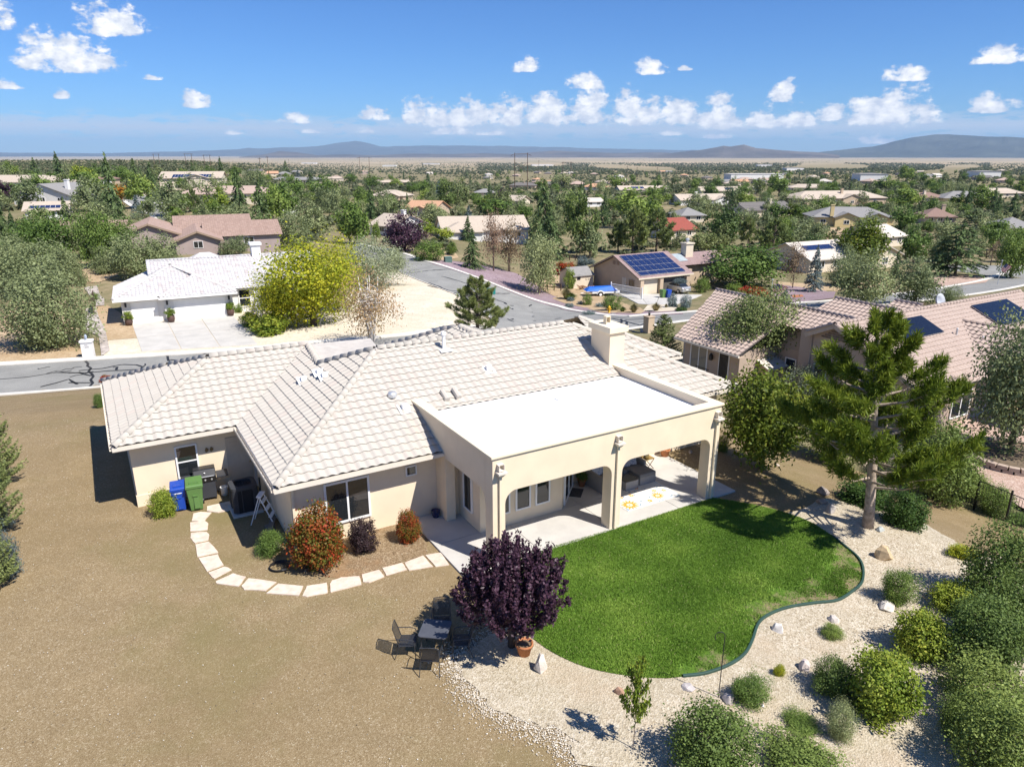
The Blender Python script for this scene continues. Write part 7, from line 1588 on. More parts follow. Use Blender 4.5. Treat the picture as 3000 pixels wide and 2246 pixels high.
    for i, (u, v, z, L, a) in enumerate(((-5.3, 5.9, 0, 1.3, 80), (-5.38, 5.6, .045, 1.2, 95), (-5.3, 6.1, .09, 1.1, 70), (-5.45, 5.2, 0, 1.4, 88), (-5.25, 5.1, .045, 1.0, 100))):
        o = MB().box((-L / 2, -.09, 0), (L / 2, .09, .04)).build('plank', M('weathered_wood', (.20, .17, .14), .9, .25, 8), None); o.location = W(u, v, z + .012); o.rotation_euler = (0, 0, HROT + R(a)); tag(o, ['topmost', 'middle', 'crossing', 'lowest', 'nearest'][i] + ' weathered plank of the pile by the shaded wall', 'plank', 'planks piled by the wall')
    tag(MB().lathe([(.12, 0), (.14, .32), (.145, .33), (.125, .33), (.11, .05)], (0, 0, 0), 16).build('bucket', wp, None, True), 'white plastic bucket by the side door', 'bucket').location = W(-6.25, 9.5, .01)
    tag(MB().lathe([(.10, 0), (.15, .12), (.15, .24), (.165, .26), (.14, .26), (.12, .05)], (0, 0, 0), 16).build('glazed_pot', M('cobalt', (.012, .02, .09), .15, .05, 3, .6), None, True), 'dark blue glazed pot in the walk corner', 'pot').location = W(-.2, 3.78, .075)
    hs = MB()
    for k in range(5): hs.tube([((.22 + .03 * k) * math.cos(a) + .03 * k, (.22 + .02 * k) * math.sin(a), .02 + .015 * k) for a in np.linspace(0, 2 * math.pi, 22)], .014, 5, cap=False)
    tag(hs.build('garden_hose', MATS['black_metal'], None), 'coiled black garden hose beside the red photinia', 'hose').location = W(-5.75, 3.4, .02)
    # pot and boulder under the plum
    t = empty('flower_pot', G(1536, 1928) + Vector((0, .12, .02)), 0, 'terracotta pot with dry soil under the plum tree', 'pot')
    MB().lathe([(.14, 0), (.21, .30), (.235, .30), (.235, .37), (.20, .37), (.19, .3), (.0, .3)], (0, 0, 0), 20).build('pot', MATS['terracotta'], t, True); MB().lathe([(.19, .28), (.19, .31), (0, .33)], (0, 0, 0), 14).build('soil', M('potting_soil', (.16, .12, .08), .95), t)
    rock(ZB, 1290, 1045, 100, 150, 'tall pale boulder beside the terracotta pot', (.62, .55, .47), 1, 1.15)
    rock(ZB, 1800, 1195, 75, 70, 'small reddish rock behind the sapling', (.36, .22, .15), 2)
    rock(ZB, 796, 690, 36, 26, 'flat pinkish stone in the plum shade', (.42, .30, .26), 3)
    for i, (x, y, w, h, lb, c) in enumerate(((1305, 320, 135, 105, 'large golden boulder in the upper gravel bed', (.52, .39, .24)), (1325, 640, 140, 55, 'flat white rock below the rose bush', (.62, .57, .5)), (620, 790, 85, 70, 'white rock nearest the lawn edging bend', (.66, .62, .57)), (985, 725, 90, 55, 'pale rock above the pink rose', (.60, .55, .5)), (790, 1035, 90, 90, 'grey-pink boulder left of the olive shrub', (.52, .45, .42)), (300, 1245, 105, 70, 'grey boulder at the foot of the hooked pole', (.46, .41, .39)), (40, 1165, 105, 45, 'flat grey rock by the lawn edging', (.48, .44, .42)), (515, 1275, 30, 30, 'small white stone right of the round shrub', (.7, .67, .63)))): rock(ZC, x, y, w, h, lb, c, 10 + i)
    for i, (x, y, w, h, lb, c) in enumerate(((910, 1215, 95, 60, 'long grey boulder in the pine shade', (.34, .29, .25)), (960, 1335, 80, 90, 'upright grey boulder left of the pine trunk', (.42, .38, .35)), (900, 1275, 80, 40, 'low brown boulder behind the upright one', (.34, .27, .21)), (1285, 1455, 70, 40, 'greenish grey stone right of the pine foot', (.40, .42, .40)), (50, 945, 30, 25, 'small rock beyond the patio column', (.40, .33, .27)), (615, 1030, 30, 18, 'small stone by the green-gold tree', (.45, .38, .31)))): rock(ZD, x, y, w, h, lb, c, 30 + i)
    # hooked pole
    p = G(*ZC(230, 1215)); m = MB(); m.tube([(0, 0, 0), (0, 0, 1.75)] + [(-.11 + .11 * math.cos(a), 0, 1.75 + .11 * math.sin(a)) for a in np.linspace(0, math.pi, 9)] + [(-.22, 0, 1.68), (-.2, 0, 1.65)], .011, 6)
    tag(m.build('hooked_pole', MATS['black_metal'], None), 'thin black shepherd hook standing in the gravel', 'pole').location = p
    # dining set under the plum
    mesh_m, nt, bs = nodes('wire_mesh'); bs.inputs['Base Color'].default_value = (.03, .032, .036, 1); bs.inputs['Roughness'].default_value = .4
    tr_ = N(nt, 'ShaderNodeBsdfTransparent'); vo = N(nt, 'ShaderNodeTexChecker', {'Vector': N(nt, 'ShaderNodeTexCoord').outputs['Object'], 'Scale': 90}); mx = N(nt, 'ShaderNodeMixShader', {0: N(nt, 'ShaderNodeMath', {0: vo.outputs['Fac'], 1: .5}, operation='MULTIPLY').outputs[0], 1: bs.outputs[0], 2: tr_.outputs[0]}); nt.links.new(mx.outputs[0], nt.nodes['Material Output'].inputs[0])
    fm2 = M('patio_iron', (.035, .037, .042), .35, .08, 5, .45)
    tc = at(1275, 1842, .66); tc.z = .02; tz = R(-8)
    t = empty('patio_table', tc, tz, 'square dark metal patio table with rounded corners', 'table')
    t.scale = (.92, .92, .92)
    MB().prism(rr(.40, .09), .69, .715).build('tabletop', M('table_slate', (.085, .09, .105), .3, .1, 6, .4), t); MB().prism(rr(.375, .09), .655, .69).build('apron', fm2, t)
    for x in (-1, 1):
        for y in (-1, 1): MB().tube([(x * .3, y * .3, .67), (x * .33, y * .33, .3), (x * .36, y * .36, 0)], .016, 6).build('leg', fm2, t)
    def chair(label):
        c = empty('patio_chair', (0, 0, 0), 0, label, 'chair', 'chairs around the patio table')
        MB().box((-.23, -.22, .40), (.23, .22, .415)).build('seat', mesh_m, c)
        b = MB(); b.add([(-.22, .22, .46), (.22, .22, .46), (.245, .30, .72), (.22, .36, .93), (-.22, .36, .93), (-.245, .30, .72)], [(0, 1, 2, 5), (5, 2, 3, 4)]); b.build('backrest', mesh_m, c)
        MB().tube([(-.24, .2, .40), (-.25, .29, .7), (-.22, .365, .94), (0, .375, .96), (.22, .365, .94), (.25, .29, .7), (.24, .2, .40)], .013, 6).build('back_frame', fm2, c)
        MB().tube([(-.24, .22, .41), (-.24, -.23, .41), (.24, -.23, .41), (.24, .22, .41)], .013, 6).build('seat_frame', fm2, c)
        for s in (-1, 1):
            MB().tube([(s * .27, -.24, 0), (s * .26, -.22, .41), (s * .27, -.2, .6), (s * .28, -.05, .64), (s * .26, .28, .66)], .012, 6).build('armrest', fm2, c); MB().tube([(s * .27, .34, 0), (s * .25, .2, .41)], .012, 6).build('leg', fm2, c)
        return c
    ch = chair('patio chair with arms on the left side of the table')
    spots = ((-.78, -.12, 92, None), (.1, .78, 4, 'patio chair behind the table in the plum shade'), (.74, -.1, -88, 'shaded patio chair on the right side of the table'), (-.05, -.78, 178, 'patio chair nearest the camera, its back to us'))
    for dx, dy, a, lb in spots:
        o = ch if lb is None else copy_tree(ch)
        o.location = tc + Vector((dx * .9, dy * .9, 0)); o.rotation_euler = (0, 0, R(a)); o.scale = (.92, .92, .92)
        if lb: o['label'] = lb
build_yard()
def build_patio_set():
    cu, wk = M('cushion_grey', (.20, .20, .205), .9, .08, 8), M('wicker', (.30, .29, .285), .75, .2, 40, .2, bs_=.4, bscale=60)
    t = empty('corner_sofa', W(0, 0, .075), HROT, 'grey wicker corner sofa with cushions against the patio wall', 'sofa')
    for a, b, n in (((5.86, 2.12, 0), (5.96, 3.5, .66), 'arm'), ((8.30, 2.72, 0), (8.42, 3.5, .62), 'arm'), ((5.97, 2.2, .02), (8.29, 3.4, .27), 'base'), ((5.97, 3.41, 0), (8.29, 3.52, .72), 'back_panel')):
        if n == 'base': MB().prism([(5.97, 2.2), (6.75, 2.2), (6.75, 2.72), (8.29, 2.72), (8.29, 3.4), (5.97, 3.4)], .02, .27).build('base', wk, t)
        else: boxo(n, a, b, wk, t, .02)
    for a, b in (((5.98, 2.21, .27), (6.74, 3.3, .42)), ((6.76, 2.73, .27), (7.5, 3.3, .42)), ((7.52, 2.73, .27), (8.28, 3.3, .42))): boxo('seat_cushion', a, b, cu, t, .04)
    for u in (6.0, 6.76, 7.53): boxo('back_cushion', (u, 3.2, .42), (u + .73, 3.4, .85), cu, t, .06)
    pm, nt, bs = nodes('pillow_print'); c = ramp(nt, N(nt, 'ShaderNodeTexVoronoi', {'Vector': N(nt, 'ShaderNodeTexCoord').outputs['Object'], 'Scale': 16}).outputs['Distance'], [(.0, (.5, .12, .1)), (.22, (.18, .25, .4)), (.4, (.55, .55, .56)), (1, (.6, .6, .6))]); nt.links.new(c, bs.inputs['Base Color'])
    for i, (u, v, lb) in enumerate(((6.15, 2.95, 'patterned pillow leaning in the left corner of the sofa'), (6.42, 3.05, 'patterned pillow right beside the left corner one'), (7.6, 3.05, 'patterned pillow on the right half of the sofa'), (7.95, 3.08, 'patterned pillow at the right arm of the sofa'))):
        o = MB().loft([(-.21, -.03, -.2), (.21, -.03, -.2), (.21, .03, -.2), (-.21, .03, -.2)], [(-.21, -.03, .2), (.21, -.03, .2), (.21, .03, .2), (-.21, .03, .2)]).build('pillow', pm, None, bevel=.03); o.location = W(u, v, .075 + .62); o.rotation_euler = (R(-25), 0, HROT + R(8 - 10 * i)); tag(o, lb, 'pillow', 'pillows on the sofa')
    t = empty('ottoman', W(0, 0, .075), HROT, 'square grey wicker ottoman with cushion on the rug edge', 'ottoman'); boxo('base', (7.56, 2.05, .01), (8.34, 2.68, .33), wk, t); boxo('cushion', (7.55, 2.04, .33), (8.35, 2.69, .46), cu, t, .04)
    t = empty('coffee_table', W(0, 0, .075), HROT, 'low wicker coffee table with glass top beside the ottoman', 'table'); boxo('base', (6.8, 1.95, .01), (7.4, 2.45, .36), wk, t); boxo('glass_top', (6.79, 1.94, .36), (7.41, 2.46, .375), M('smoked_glass', (.08, .085, .09), .08, .05, 3, .6), t)
    # rug with printed flowers
    m, nt, bs = nodes('rug_print'); bs.inputs['Roughness'].default_value = .95
    O = N(nt, 'ShaderNodeTexCoord').outputs['Object']; base = (.74, .72, .66)
    col = mixc(nt, ramp(nt, noise(nt, 30, 3, .6, O), [(.3, 0), (.8, .15)]), base, (.6, .58, .52))
    def flower(col, x, y, r, n, c1, c2):
        d = N(nt, 'ShaderNodeVectorMath', {0: O, 1: (x, y, 0)}, operation='SUBTRACT').outputs[0]; s = N(nt, 'ShaderNodeSeparateXYZ', {0: d})
        a = N(nt, 'ShaderNodeMath', {0: s.outputs[1], 1: s.outputs[0]}, operation='ARCTAN2').outputs[0]; l = N(nt, 'ShaderNodeVectorMath', {0: d}, operation='LENGTH').outputs['Value']
        pt = N(nt, 'ShaderNodeMath', {0: N(nt, 'ShaderNodeMath', {0: a, 1: float(n)}, operation='MULTIPLY').outputs[0]}, operation='COSINE').outputs[0]
        edge = N(nt, 'ShaderNodeMath', {0: N(nt, 'ShaderNodeMath', {0: pt, 1: r * .22}, operation='MULTIPLY').outputs[0], 1: r * .78}, operation='ADD').outputs[0]
        f = N(nt, 'ShaderNodeMath', {0: l, 1: edge}, operation='LESS_THAN').outputs[0]; f2 = N(nt, 'ShaderNodeMath', {0: l, 1: r * .32}, operation='LESS_THAN').outputs[0]; f3 = N(nt, 'ShaderNodeMath', {0: l, 1: r * .1}, operation='LESS_THAN').outputs[0]
        stripe = mixc(nt, ramp(nt, pt, [(.2, 0), (.6, .55)]), c1, c2)
        col = mixc(nt, f, col, stripe); col = mixc(nt, f2, col, (.75, .68, .5)); return mixc(nt, f3, col, (.25, .2, .08))
    for x, y, r, n in ((6.22, 1.02, .36, 14), (7.6, 1.08, .26, 14), (6.3, 1.62, .10, 5), (6.75, 1.58, .11, 5), (7.75, 1.45, .11, 6), (7.05, .9, .12, 1), (8.1, 1.3, .10, 5), (7.3, 1.95, .1, 5)): col = flower(col, x, y, r, n, (.78, .30, .03), (.72, .42, .10))
    vv = N(nt, 'ShaderNodeTexVoronoi', {'Vector': N(nt, 'ShaderNodeVectorMath', {0: O, 1: (4.2, 8.5, 1)}, operation='MULTIPLY').outputs[0], 'Scale': 1.0}); sepc = N(nt, 'ShaderNodeSeparateColor', {0: vv.outputs['Color']})
    lf = N(nt, 'ShaderNodeMath', {0: N(nt, 'ShaderNodeMath', {0: vv.outputs['Distance'], 1: .24}, operation='LESS_THAN').outputs[0], 1: N(nt, 'ShaderNodeMath', {0: sepc.outputs[0], 1: .42}, operation='GREATER_THAN').outputs[0]}, operation='MULTIPLY').outputs[0]
    isf = N(nt, 'ShaderNodeSeparateColor', {0: col}).outputs[0]; notf = N(nt, 'ShaderNodeSeparateColor', {0: col}).outputs[2]; wht = N(nt, 'ShaderNodeMath', {0: notf, 1: .55}, operation='GREATER_THAN').outputs[0]
    col = mixc(nt, N(nt, 'ShaderNodeMath', {0: lf, 1: wht}, operation='MULTIPLY').outputs[0], col, (.10, .22, .34))
    s = N(nt, 'ShaderNodeSeparateXYZ', {0: O})
    def line(col, out, v, w=.012):
        d = N(nt, 'ShaderNodeMath', {0: N(nt, 'ShaderNodeMath', {0: N(nt, 'ShaderNodeMath', {0: out, 1: v}, operation='SUBTRACT').outputs[0]}, operation='ABSOLUTE').outputs[0], 1: w}, operation='LESS_THAN').outputs[0]; return mixc(nt, d, col, (.25, .38, .55))
    col = line(col, s.outputs[1], .70); col = line(col, s.outputs[0], 5.92); col = line(col, s.outputs[0], 8.3)
    nt.links.new(col, bs.inputs['Base Color'])
    o = MB().prism([(5.86, .66), (8.37, .66), (8.37, 2.2), (7.9, 2.5), (5.86, 2.5)], .002, .012).build('floral_rug', m, None); o.location = W(0, 0, .075); o.rotation_euler = (0, 0, HROT); tag(o, 'cream outdoor rug printed with orange and blue flowers', 'rug')
    o = MB().box((-.36, -.24, .002), (.36, .24, .014)).build('doormat', M('mat_dark', (.06, .062, .07), .95, .4, 14), None); o.location = W(5.13, 2.83, .075); o.rotation_euler = (0, 0, HROT + R(45)); tag(o, 'dark patterned doormat before the patio door', 'doormat')
    def potted(u, v, r, h, label, leaf, z=.075, mt=None):
        t = empty('potted_plant', W(u, v, z), HROT, label, 'potted plant'); MB().lathe([(r * .7, 0), (r, h * .8), (r * 1.12, h * .82), (r * 1.12, h), (r * .95, h), (r * .9, h * .75), (0, h * .75)], (0, 0, 0), 18).build('pot', mt or MATS['terracotta'], t, True)
        if leaf: tr, c = proto((leaf, 'm', 1)); o = link('foliage', c, t); o.location = (0, 0, h * .75); o.scale = (r * 3, r * 3, r * 2.4)
    potted(5.66, 3.2, .16, .3, 'terracotta pot with dark plant beside the sofa arm', 'shrub_dark'); potted(10.35, 3.75, .2, .32, 'empty terracotta pot at the far slab corner', None); potted(8.92, 3.3, .15, .28, 'pale grey pot with spiky plant beside the patio column', 'greentuft', .55, M('pot_grey', (.45, .47, .46), .6))
    t = empty('plant_stand', W(8.9, 3.2, .075), HROT, 'small gold and brown folding stand under the grey pot', 'stand')
    boxo('top', (-.2, -.2, .44), (.2, .2, .47), M('brass', (.5, .36, .14), .35), t)
    for s_ in (-1, 1): MB().tube([(s_ * .2, -.18, 0), (-s_ * .2, -.18, .44)], .015, 6).build('leg', MATS['rust_brown'], t); MB().tube([(s_ * .2, .18, 0), (-s_ * .2, .18, .44)], .015, 6).build('leg', MATS['rust_brown'], t)
    return
build_patio_set()
def text_obj(name, s, size, mat, parent, loc, rot, depth=.004):
    cu = bpy.data.curves.new(name, 'FONT'); cu.body = s; cu.size = size; cu.align_x = 'CENTER'; cu.extrude = depth
    o = bpy.data.objects.new(name, cu); COL.objects.link(o); bpy.context.view_layer.update()
    me = bpy.data.meshes.new_from_object(o); bpy.data.objects.remove(o); me.materials.clear(); me.materials.append(mat)
    n = link(name, me, parent); n.location = loc; n.rotation_euler = rot; return n
def build_street_things():
    wp, bk = MATS['white_paint'], MATS['black_metal']
    # mailbox pillar
    t = empty('mailbox_pillar', G(262, 1048) + Vector((0, 0, .03)), R(14), 'white mailbox pillar with house number and lantern at the kerb', 'pillar')
    boxo('shaft', (-.38, -.3, -.2), (.38, .3, 1.25), wmat('white'), t); boxo('cap', (-.44, -.36, 1.25), (.44, .36, 1.42), wmat('white'), t, .02)
    text_obj('house_number', '1230', .2, M('number_grey', (.25, .25, .25), .6), t, (0, -.306, .85), (R(90), 0, 0)); boxo('mail_slot', (-.12, -.31, 1.05), (.12, -.3, 1.09), M('number_grey', (.25, .25, .25), .6), t)
    ln = MB(); ln.lathe([(.07, 0), (.03, .05), (.09, .1), (.11, .32), (.02, .42), (.03, .46)], (0, 0, 1.42), 8); ln.build('lantern', M('lantern_glass', (.35, .4, .48), .2), t)
    text_obj('house_number', '1230', .22, M('number_grey', (.25, .25, .25), .6), WHITE_HOUSE, (9.35, -.03, 1.42), (R(90), 0, 0))
    # planters before the white garage
    for i, (x, y, lb) in enumerate(((660, 938, 'leftmost brown planter before the white garage'), (1115, 905, 'brown planter between the two garage doors'), (1755, 836, 'rightmost brown planter by the white porch'))):
        p = G(*Z200(x, y)); t = empty('planter', p + Vector((0, 0, .09)), 0, lb, 'planter', 'planters before the white garage'); MB().lathe([(.26, 0), (.34, .3), (.33, .62), (.28, .66), (.24, .6), (0, .58)], (0, 0, 0), 14).build('pot', M('planter_brown', (.10, .06, .05), .6), t, True)
        tr, c = proto(('shrub_lime', 'm', i)); o = link('foliage', c, t); o.location = (0, 0, .55); o.scale = (.9, .9, .75)
    # dog-run fence beside the white house
    t = empty('dog_run', G(*Z200(470, 780)), R(27), 'brown wooden side gate and fence left of the white garage', 'fence'); fb = M('fence_brown', (.10, .065, .045), .8)
    for i in range(8): boxo('board', (-1.6, -1.0 + i * .6, 0), (-1.55, -.45 + i * .6, 1.7), fb, t)
    for i in range(5): boxo('post', (1.2, -1.5 + i * .9, 0), (1.28, -1.42 + i * .9, 1.7), bk, t)
    # hydrant
    p = G(*Z155(862, 985)); t = empty('fire_hydrant', p, 0, 'yellow fire hydrant on the purple gravel corner', 'hydrant'); ym = M('hydrant_yellow', (.62, .36, .02), .5)
    MB().lathe([(.2, 0), (.2, .06), (.14, .08), (.14, .62), (.17, .64), (.17, .7), (.12, .85), (.04, .9), (.04, .95)], (0, 0, 0), 14).build('barrel', ym, t, True); MB().tube([(-.27, 0, .5), (.27, 0, .5)], .07, 10).build('nozzle', ym, t); MB().tube([(0, -.26, .5), (0, 0, .5)], .09, 10).build('pumper_nozzle', ym, t)
    tag(boxo('water_meter_lid', (0, 0, 0), (.5, .35, .12), M('box_grey', (.35, .35, .34), .7), None), 'small grey meter box right of the hydrant', 'meter box').location = G(*Z155(890, 1000))
    # brown entry pillar with lamp
    p = G(*Z155(1285, 1195)); t = empty('entry_pillar', p, HROT, 'tan stucco mailbox pillar with lamp behind the cypress', 'pillar'); boxo('shaft', (-.35, -.35, -.3), (.35, .35, 1.5), wmat('tan'), t); boxo('cap', (-.4, -.4, 1.5), (.4, .4, 1.58), wmat('tan'), t); MB().lathe([(.06, 0), (.1, .1), (.1, .3), (.02, .4)], (0, 0, 1.58), 8).build('lantern', bk, t)
    # trailer under a blue tarp
    p = G(*Z155(770, 795)); t = empty('cargo_trailer', p, R(10), 'white utility trailer covered with a bright blue tarp', 'trailer'); tp = M('tarp_blue', (.012, .12, .55), .5, .15, 2, .3)
    boxo('bed', (-1.5, -.9, .5), (2.6, .9, .85), wp, t)
    hull('tarp', [(-2.4, -.95, .85), (-2.4, .95, .85), (2.3, -.97, .84), (2.3, .97, .84), (-1.9, -.5, 1.25), (-1.6, .6, 1.3), (.2, 0, 1.25), (1.4, -.4, 1.45), (1.7, .5, 1.4)], tp, t); 
    for y in (-.95, .95):
        w = MB().tube([(-.3, y - .1, .36), (-.3, y + .1, .36)], .36, 16).build('wheel', bk, t); MB().tube([(-.3, y - .11, .36), (-.3, y - .12, .36)], .2, 12).build('rim', wp, w)
        MB().tube([(-.3 + .5 * math.cos(a), y, .36 + .5 * math.sin(a)) for a in np.linspace(.1, 3.04, 8)], .09, 5).build('fender', wp, t)
    MB().tube([(-1.5, 0, .5), (-3.0, 0, .45)], .05, 6).build('drawbar', wp, t)
    # white vehicle gate
    a, b = G(*Z155(880, 792)), G(*Z155(1215, 838)); t = empty('iron_gate', a, math.atan2(b.y - a.y, b.x - a.x), 'white metal bar gate in front of the tan house', 'gate'); L = (b - a).length
    for i in range(int(L / .17) + 1): MB().tube([(i * .17, 0, .1), (i * .17, 0, 1.75)], .022, 5).build('bar', wp, t)
    for z in (.12, 1.0, 1.75): MB().tube([(0, 0, z), (L, 0, z)], .035, 6).build('rail', wp, t)
    for x in (0, L): boxo('post', (x - .06, -.06, 0), (x + .06, .06, 2.0), wp, t)
    # shed
    p = G(*Z155(480, 725)); t = empty('garden_shed', p, R(28), 'cream garden shed with grey shingle roof and horseshoes on the door', 'shed')
    gable_wall(t, 3.6, 4.2, 2.1, 1.0, wmat('cream'), 'gable', True, (1.8, 2.1), -.5); prism_roof(t, 3.6, 4.2, 2.1, 1.0, .2, 'gable', rmat('grey'), True, (1.8, 2.1), .1); window(t, (.9, -.02, 1.75), (1, 0, 0), .55, .7, (0, -1, 0), bk, bars=(2, 2), t=.05)
    for x in (2.3, 2.75, 3.1): MB().tube([(x + .12 * math.cos(q), -.03, 1.4 + .13 * math.sin(q)) for q in np.linspace(-.8 + x, 3.6 + x, 9)], .02, 5).build('horseshoe', bk, t)
    # firewood
    rg = random.Random(6); p = G(*Z155(610, 735)); t = empty('firewood_pile', p, 0, 'heap of split firewood between the shed and the blue tarp', 'firewood'); lm = MB().tube([(-.25, 0, 0), (.25, 0, 0)], .08, 6).mesh('log', M('log_wood', (.30, .17, .10), .9, .3, 8))
    for i in range(34): o = link('log', lm, t); r_ = rg.random(); o.location = (rg.uniform(-1.3, 1.3), rg.uniform(-.5, .5), .08 + rg.random() * .55); o.rotation_euler = (rg.uniform(-.4, .4), rg.uniform(-.5, .5), rg.uniform(0, 3))
    # bins by the open garage
    for x, c, n, lb in ((1440, (.10, .20, .055), 'green', 'green wheeled bin by the open garage'), (1495, (.012, .06, .36), 'blue', 'blue wheeled bin by the open garage')):
        p = G(*Z155(x, 822)); t = empty('wheeled_bin', p + Vector((0, 0, .1)), R(25), lb, 'bin'); m = M('plastic_' + n, c); s = lambda w, d, z: [(-w, -d, z), (w, -d, z), (w, d, z), (-w, d, z)]
        MB().loft(s(.25, .3, .03), s(.34, .4, 1.0)).build('body', m, t, bevel=.02); MB().loft(s(.36, .42, 1.0), s(.33, .4, 1.12)).build('lid', m, t)
    # silver car nosed into the garage
    p = SOLAR_HOUSE.matrix_world if False else None
    rot = SOLAR_HOUSE.rotation_euler.z; o0 = SOLAR_HOUSE.location; lx = lambda x, y, z=0: o0 + Vector((math.cos(rot) * x - math.sin(rot) * y, math.sin(rot) * x + math.cos(rot) * y, z))
    t = empty('parked_car', lx(6.3, -1.0, .12), rot, 'silver sedan parked with its tail out of the open garage', 'car'); cm_ = M('car_silver', (.52, .53, .54), .25, .03, 2, .5, .6)
    def sec(y, w, z0, z1): return [(-w, y, z0), (w, y, z0), (w, y, z1), (-w, y, z1)]
    body = MB(); S_ = [(-2.3, .78, .35, .8), (-2.15, .85, .28, .98), (-1.3, .9, .25, 1.02), (.9, .9, .25, .98), (1.9, .86, .28, .85), (2.3, .75, .35, .62)]
    for q, r_ in zip(S_, S_[1:]): body.loft(sec(*q), sec(*r_))
    body.build('body', cm_, t, bevel=.05)
    cab = MB(); C_ = [(-1.75, .72, .98, 1.0), (-.95, .66, .98, 1.44), (.2, .66, .98, 1.46), (1.05, .72, .96, 1.0)]
    for q, r_ in zip(C_, C_[1:]): cab.loft(sec(*q), sec(*r_))
    cab.build('cabin_glass', MATS['glass'], t); hull('cabin_roof', [(x, y, z) for x in (-.64, .64) for y in (-.95, .25) for z in (1.44, 1.49)], cm_, t, .03)
    for x in (-.84, .84):
        for y in (-1.4, 1.4): w = MB().tube([(x - .1, y, .32), (x + .1, y, .32)], .33, 16).build('wheel', bk, t); MB().tube([(x - .11, y, .32), (x + .11, y, .32)], .2, 10).build('rim', MATS['galvanised'], w)
    for x in (-.62, .62): boxo('tail_light', (x - .16, -2.28, .72), (x + .16, -2.2, .86), M('tail_red', (.35, .01, .01), .3), t)
    boxo('licence_plate', (-.22, -2.33, .55), (.22, -2.3, .67), wp, t)
    # teal utility box in the street verge, green transformer
    for x, y, s_, c, n, lb in ((970, 1062, .8, (.02, .22, .20), 'teal', 'teal utility bin beside the cross street behind the pine'), (690, 858, 1.0, (.10, .17, .15), 'moss', 'green transformer box at the street bend')):
        p = G(*Z2(x, y)); t = empty('utility_box', p, R(20), lb, 'utility box'); boxo('cabinet', (-.6 * s_, -.5 * s_, 0), (.6 * s_, .5 * s_, .8 * s_), M('box_' + n, c, .5), t, .03); boxo('lid', (-.63 * s_, -.53 * s_, .8 * s_), (.63 * s_, .53 * s_, .95 * s_), M('box_' + n, c, .5), t, .03)
    # split rail fence by the street trees
    for k, (zx, lb) in enumerate((((1290, 1060, 1420, 1075), 'low brown rail fence right of the juniper tree'), ((1440, 870, 1550, 880), 'brown rail fence behind the weeping cypress'))):
        a, b = G(*Z2(zx[0], zx[1] - 30)), G(*Z2(zx[2], zx[3] - 30)); t = empty('rail_fence', a, math.atan2(b.y - a.y, b.x - a.x), lb, 'fence'); L = (b - a).length
        for i in range(4): boxo('post', (L * i / 3 - .07, -.07, -.2), (L * i / 3 + .07, .07, 1.1), fb, t)
        for z in (.5, .95): boxo('rail', (0, -.04, z - .06), (L, .04, z + .06), fb, t)
    # flags
    def flag(p, h, label):
        t = empty('flag', p, 0, label, 'flag'); MB().tube([(0, 0, 0), (0, 0, h)], [.05, .035], 8).build('pole', MATS['galvanised'], t); MB().lathe([(.0, -.1), (.1, -.05), (.1, .05), (.0, .1)], (0, 0, h + .08), 10).build('finial', MATS['galvanised'], t)
        m, nt, bs = nodes('flag_cloth'); O = N(nt, 'ShaderNodeTexCoord').outputs['Object']; s = N(nt, 'ShaderNodeSeparateXYZ', {0: O})
        st = N(nt, 'ShaderNodeMath', {0: N(nt, 'ShaderNodeMath', {0: N(nt, 'ShaderNodeMath', {0: s.outputs[1], 1: 6.5 / 1.1}, operation='MULTIPLY').outputs[0]}, operation='FRACT').outputs[0], 1: .5}, operation='LESS_THAN').outputs[0]
        c = mixc(nt, st, (.62, .6, .58), (.42, .02, .03)); cant = N(nt, 'ShaderNodeMath', {0: N(nt, 'ShaderNodeMath', {0: s.outputs[0], 1: .85}, operation='LESS_THAN').outputs[0], 1: N(nt, 'ShaderNodeMath', {0: s.outputs[1], 1: .5}, operation='GREATER_THAN').outputs[0]}, operation='MULTIPLY').outputs[0]
        star = N(nt, 'ShaderNodeMath', {0: N(nt, 'ShaderNodeTexVoronoi', {'Vector': O, 'Scale': 8, 'Randomness': .0}).outputs['Distance'], 1: .25}, operation='LESS_THAN').outputs[0]
        c = mixc(nt, cant, c, mixc(nt, star, (.02, .03, .12), (.6, .6, .6))); nt.links.new(c, bs.inputs['Base Color']); bs.inputs['Roughness'].default_value = .9
        g = MB(); nx, ny = 16, 8
        for i in range(nx + 1):
            for j in range(ny + 1):
                a, b = i / nx * 1.9, j / ny * 1.1; g.v.append((a, b, 0))
        g.f = [(i * (ny + 1) + j, (i + 1) * (ny + 1) + j, (i + 1) * (ny + 1) + j + 1, i * (ny + 1) + j + 1) for i in range(nx) for j in range(ny)]; g.m = [0] * len(g.f)
        f = g.build('cloth', m, t); sk = f.shape_key_add(name='Basis') if False else None
        me = f.data
        # limp cloth: folds hanging down from the hoist, kept flat in its own coordinates through the rest position
        f.matrix_basis = Matrix(((.34, 0, .1, .04), (.05, 0, 1, 0), (-.94, 1, 0, h - 1.25), (0, 0, 0, 1)))
        for v in me.vertices: v.co.z = .09 * math.sin(v.co.x * 7 + v.co.y * 2)
    flag(G(*Z3(560, 1175)) , height_to(G(*Z3(560, 1175)), Z3(0, 975)[1]), 'striped flag hanging on a pole behind the neighbour ridge'); flag(G(*Z3(2035, 1005)), height_to(G(*Z3(2035, 1005)), Z3(0, 850)[1]), 'striped flag hanging on a pole at the right by the dark tree')
    # iron fence on the right
    a, b = W(15.8, 18.5 - 16.8, 0), None
    P0, P1 = G(*ZD(1740, 1225)), G(*ZD(2330, 1490)); t = empty('iron_fence', P0, math.atan2(P1.y - P0.y, P1.x - P0.x), 'black iron picket fence on the right slope', 'fence'); L = (P1 - P0).length; dz = P1.z - P0.z
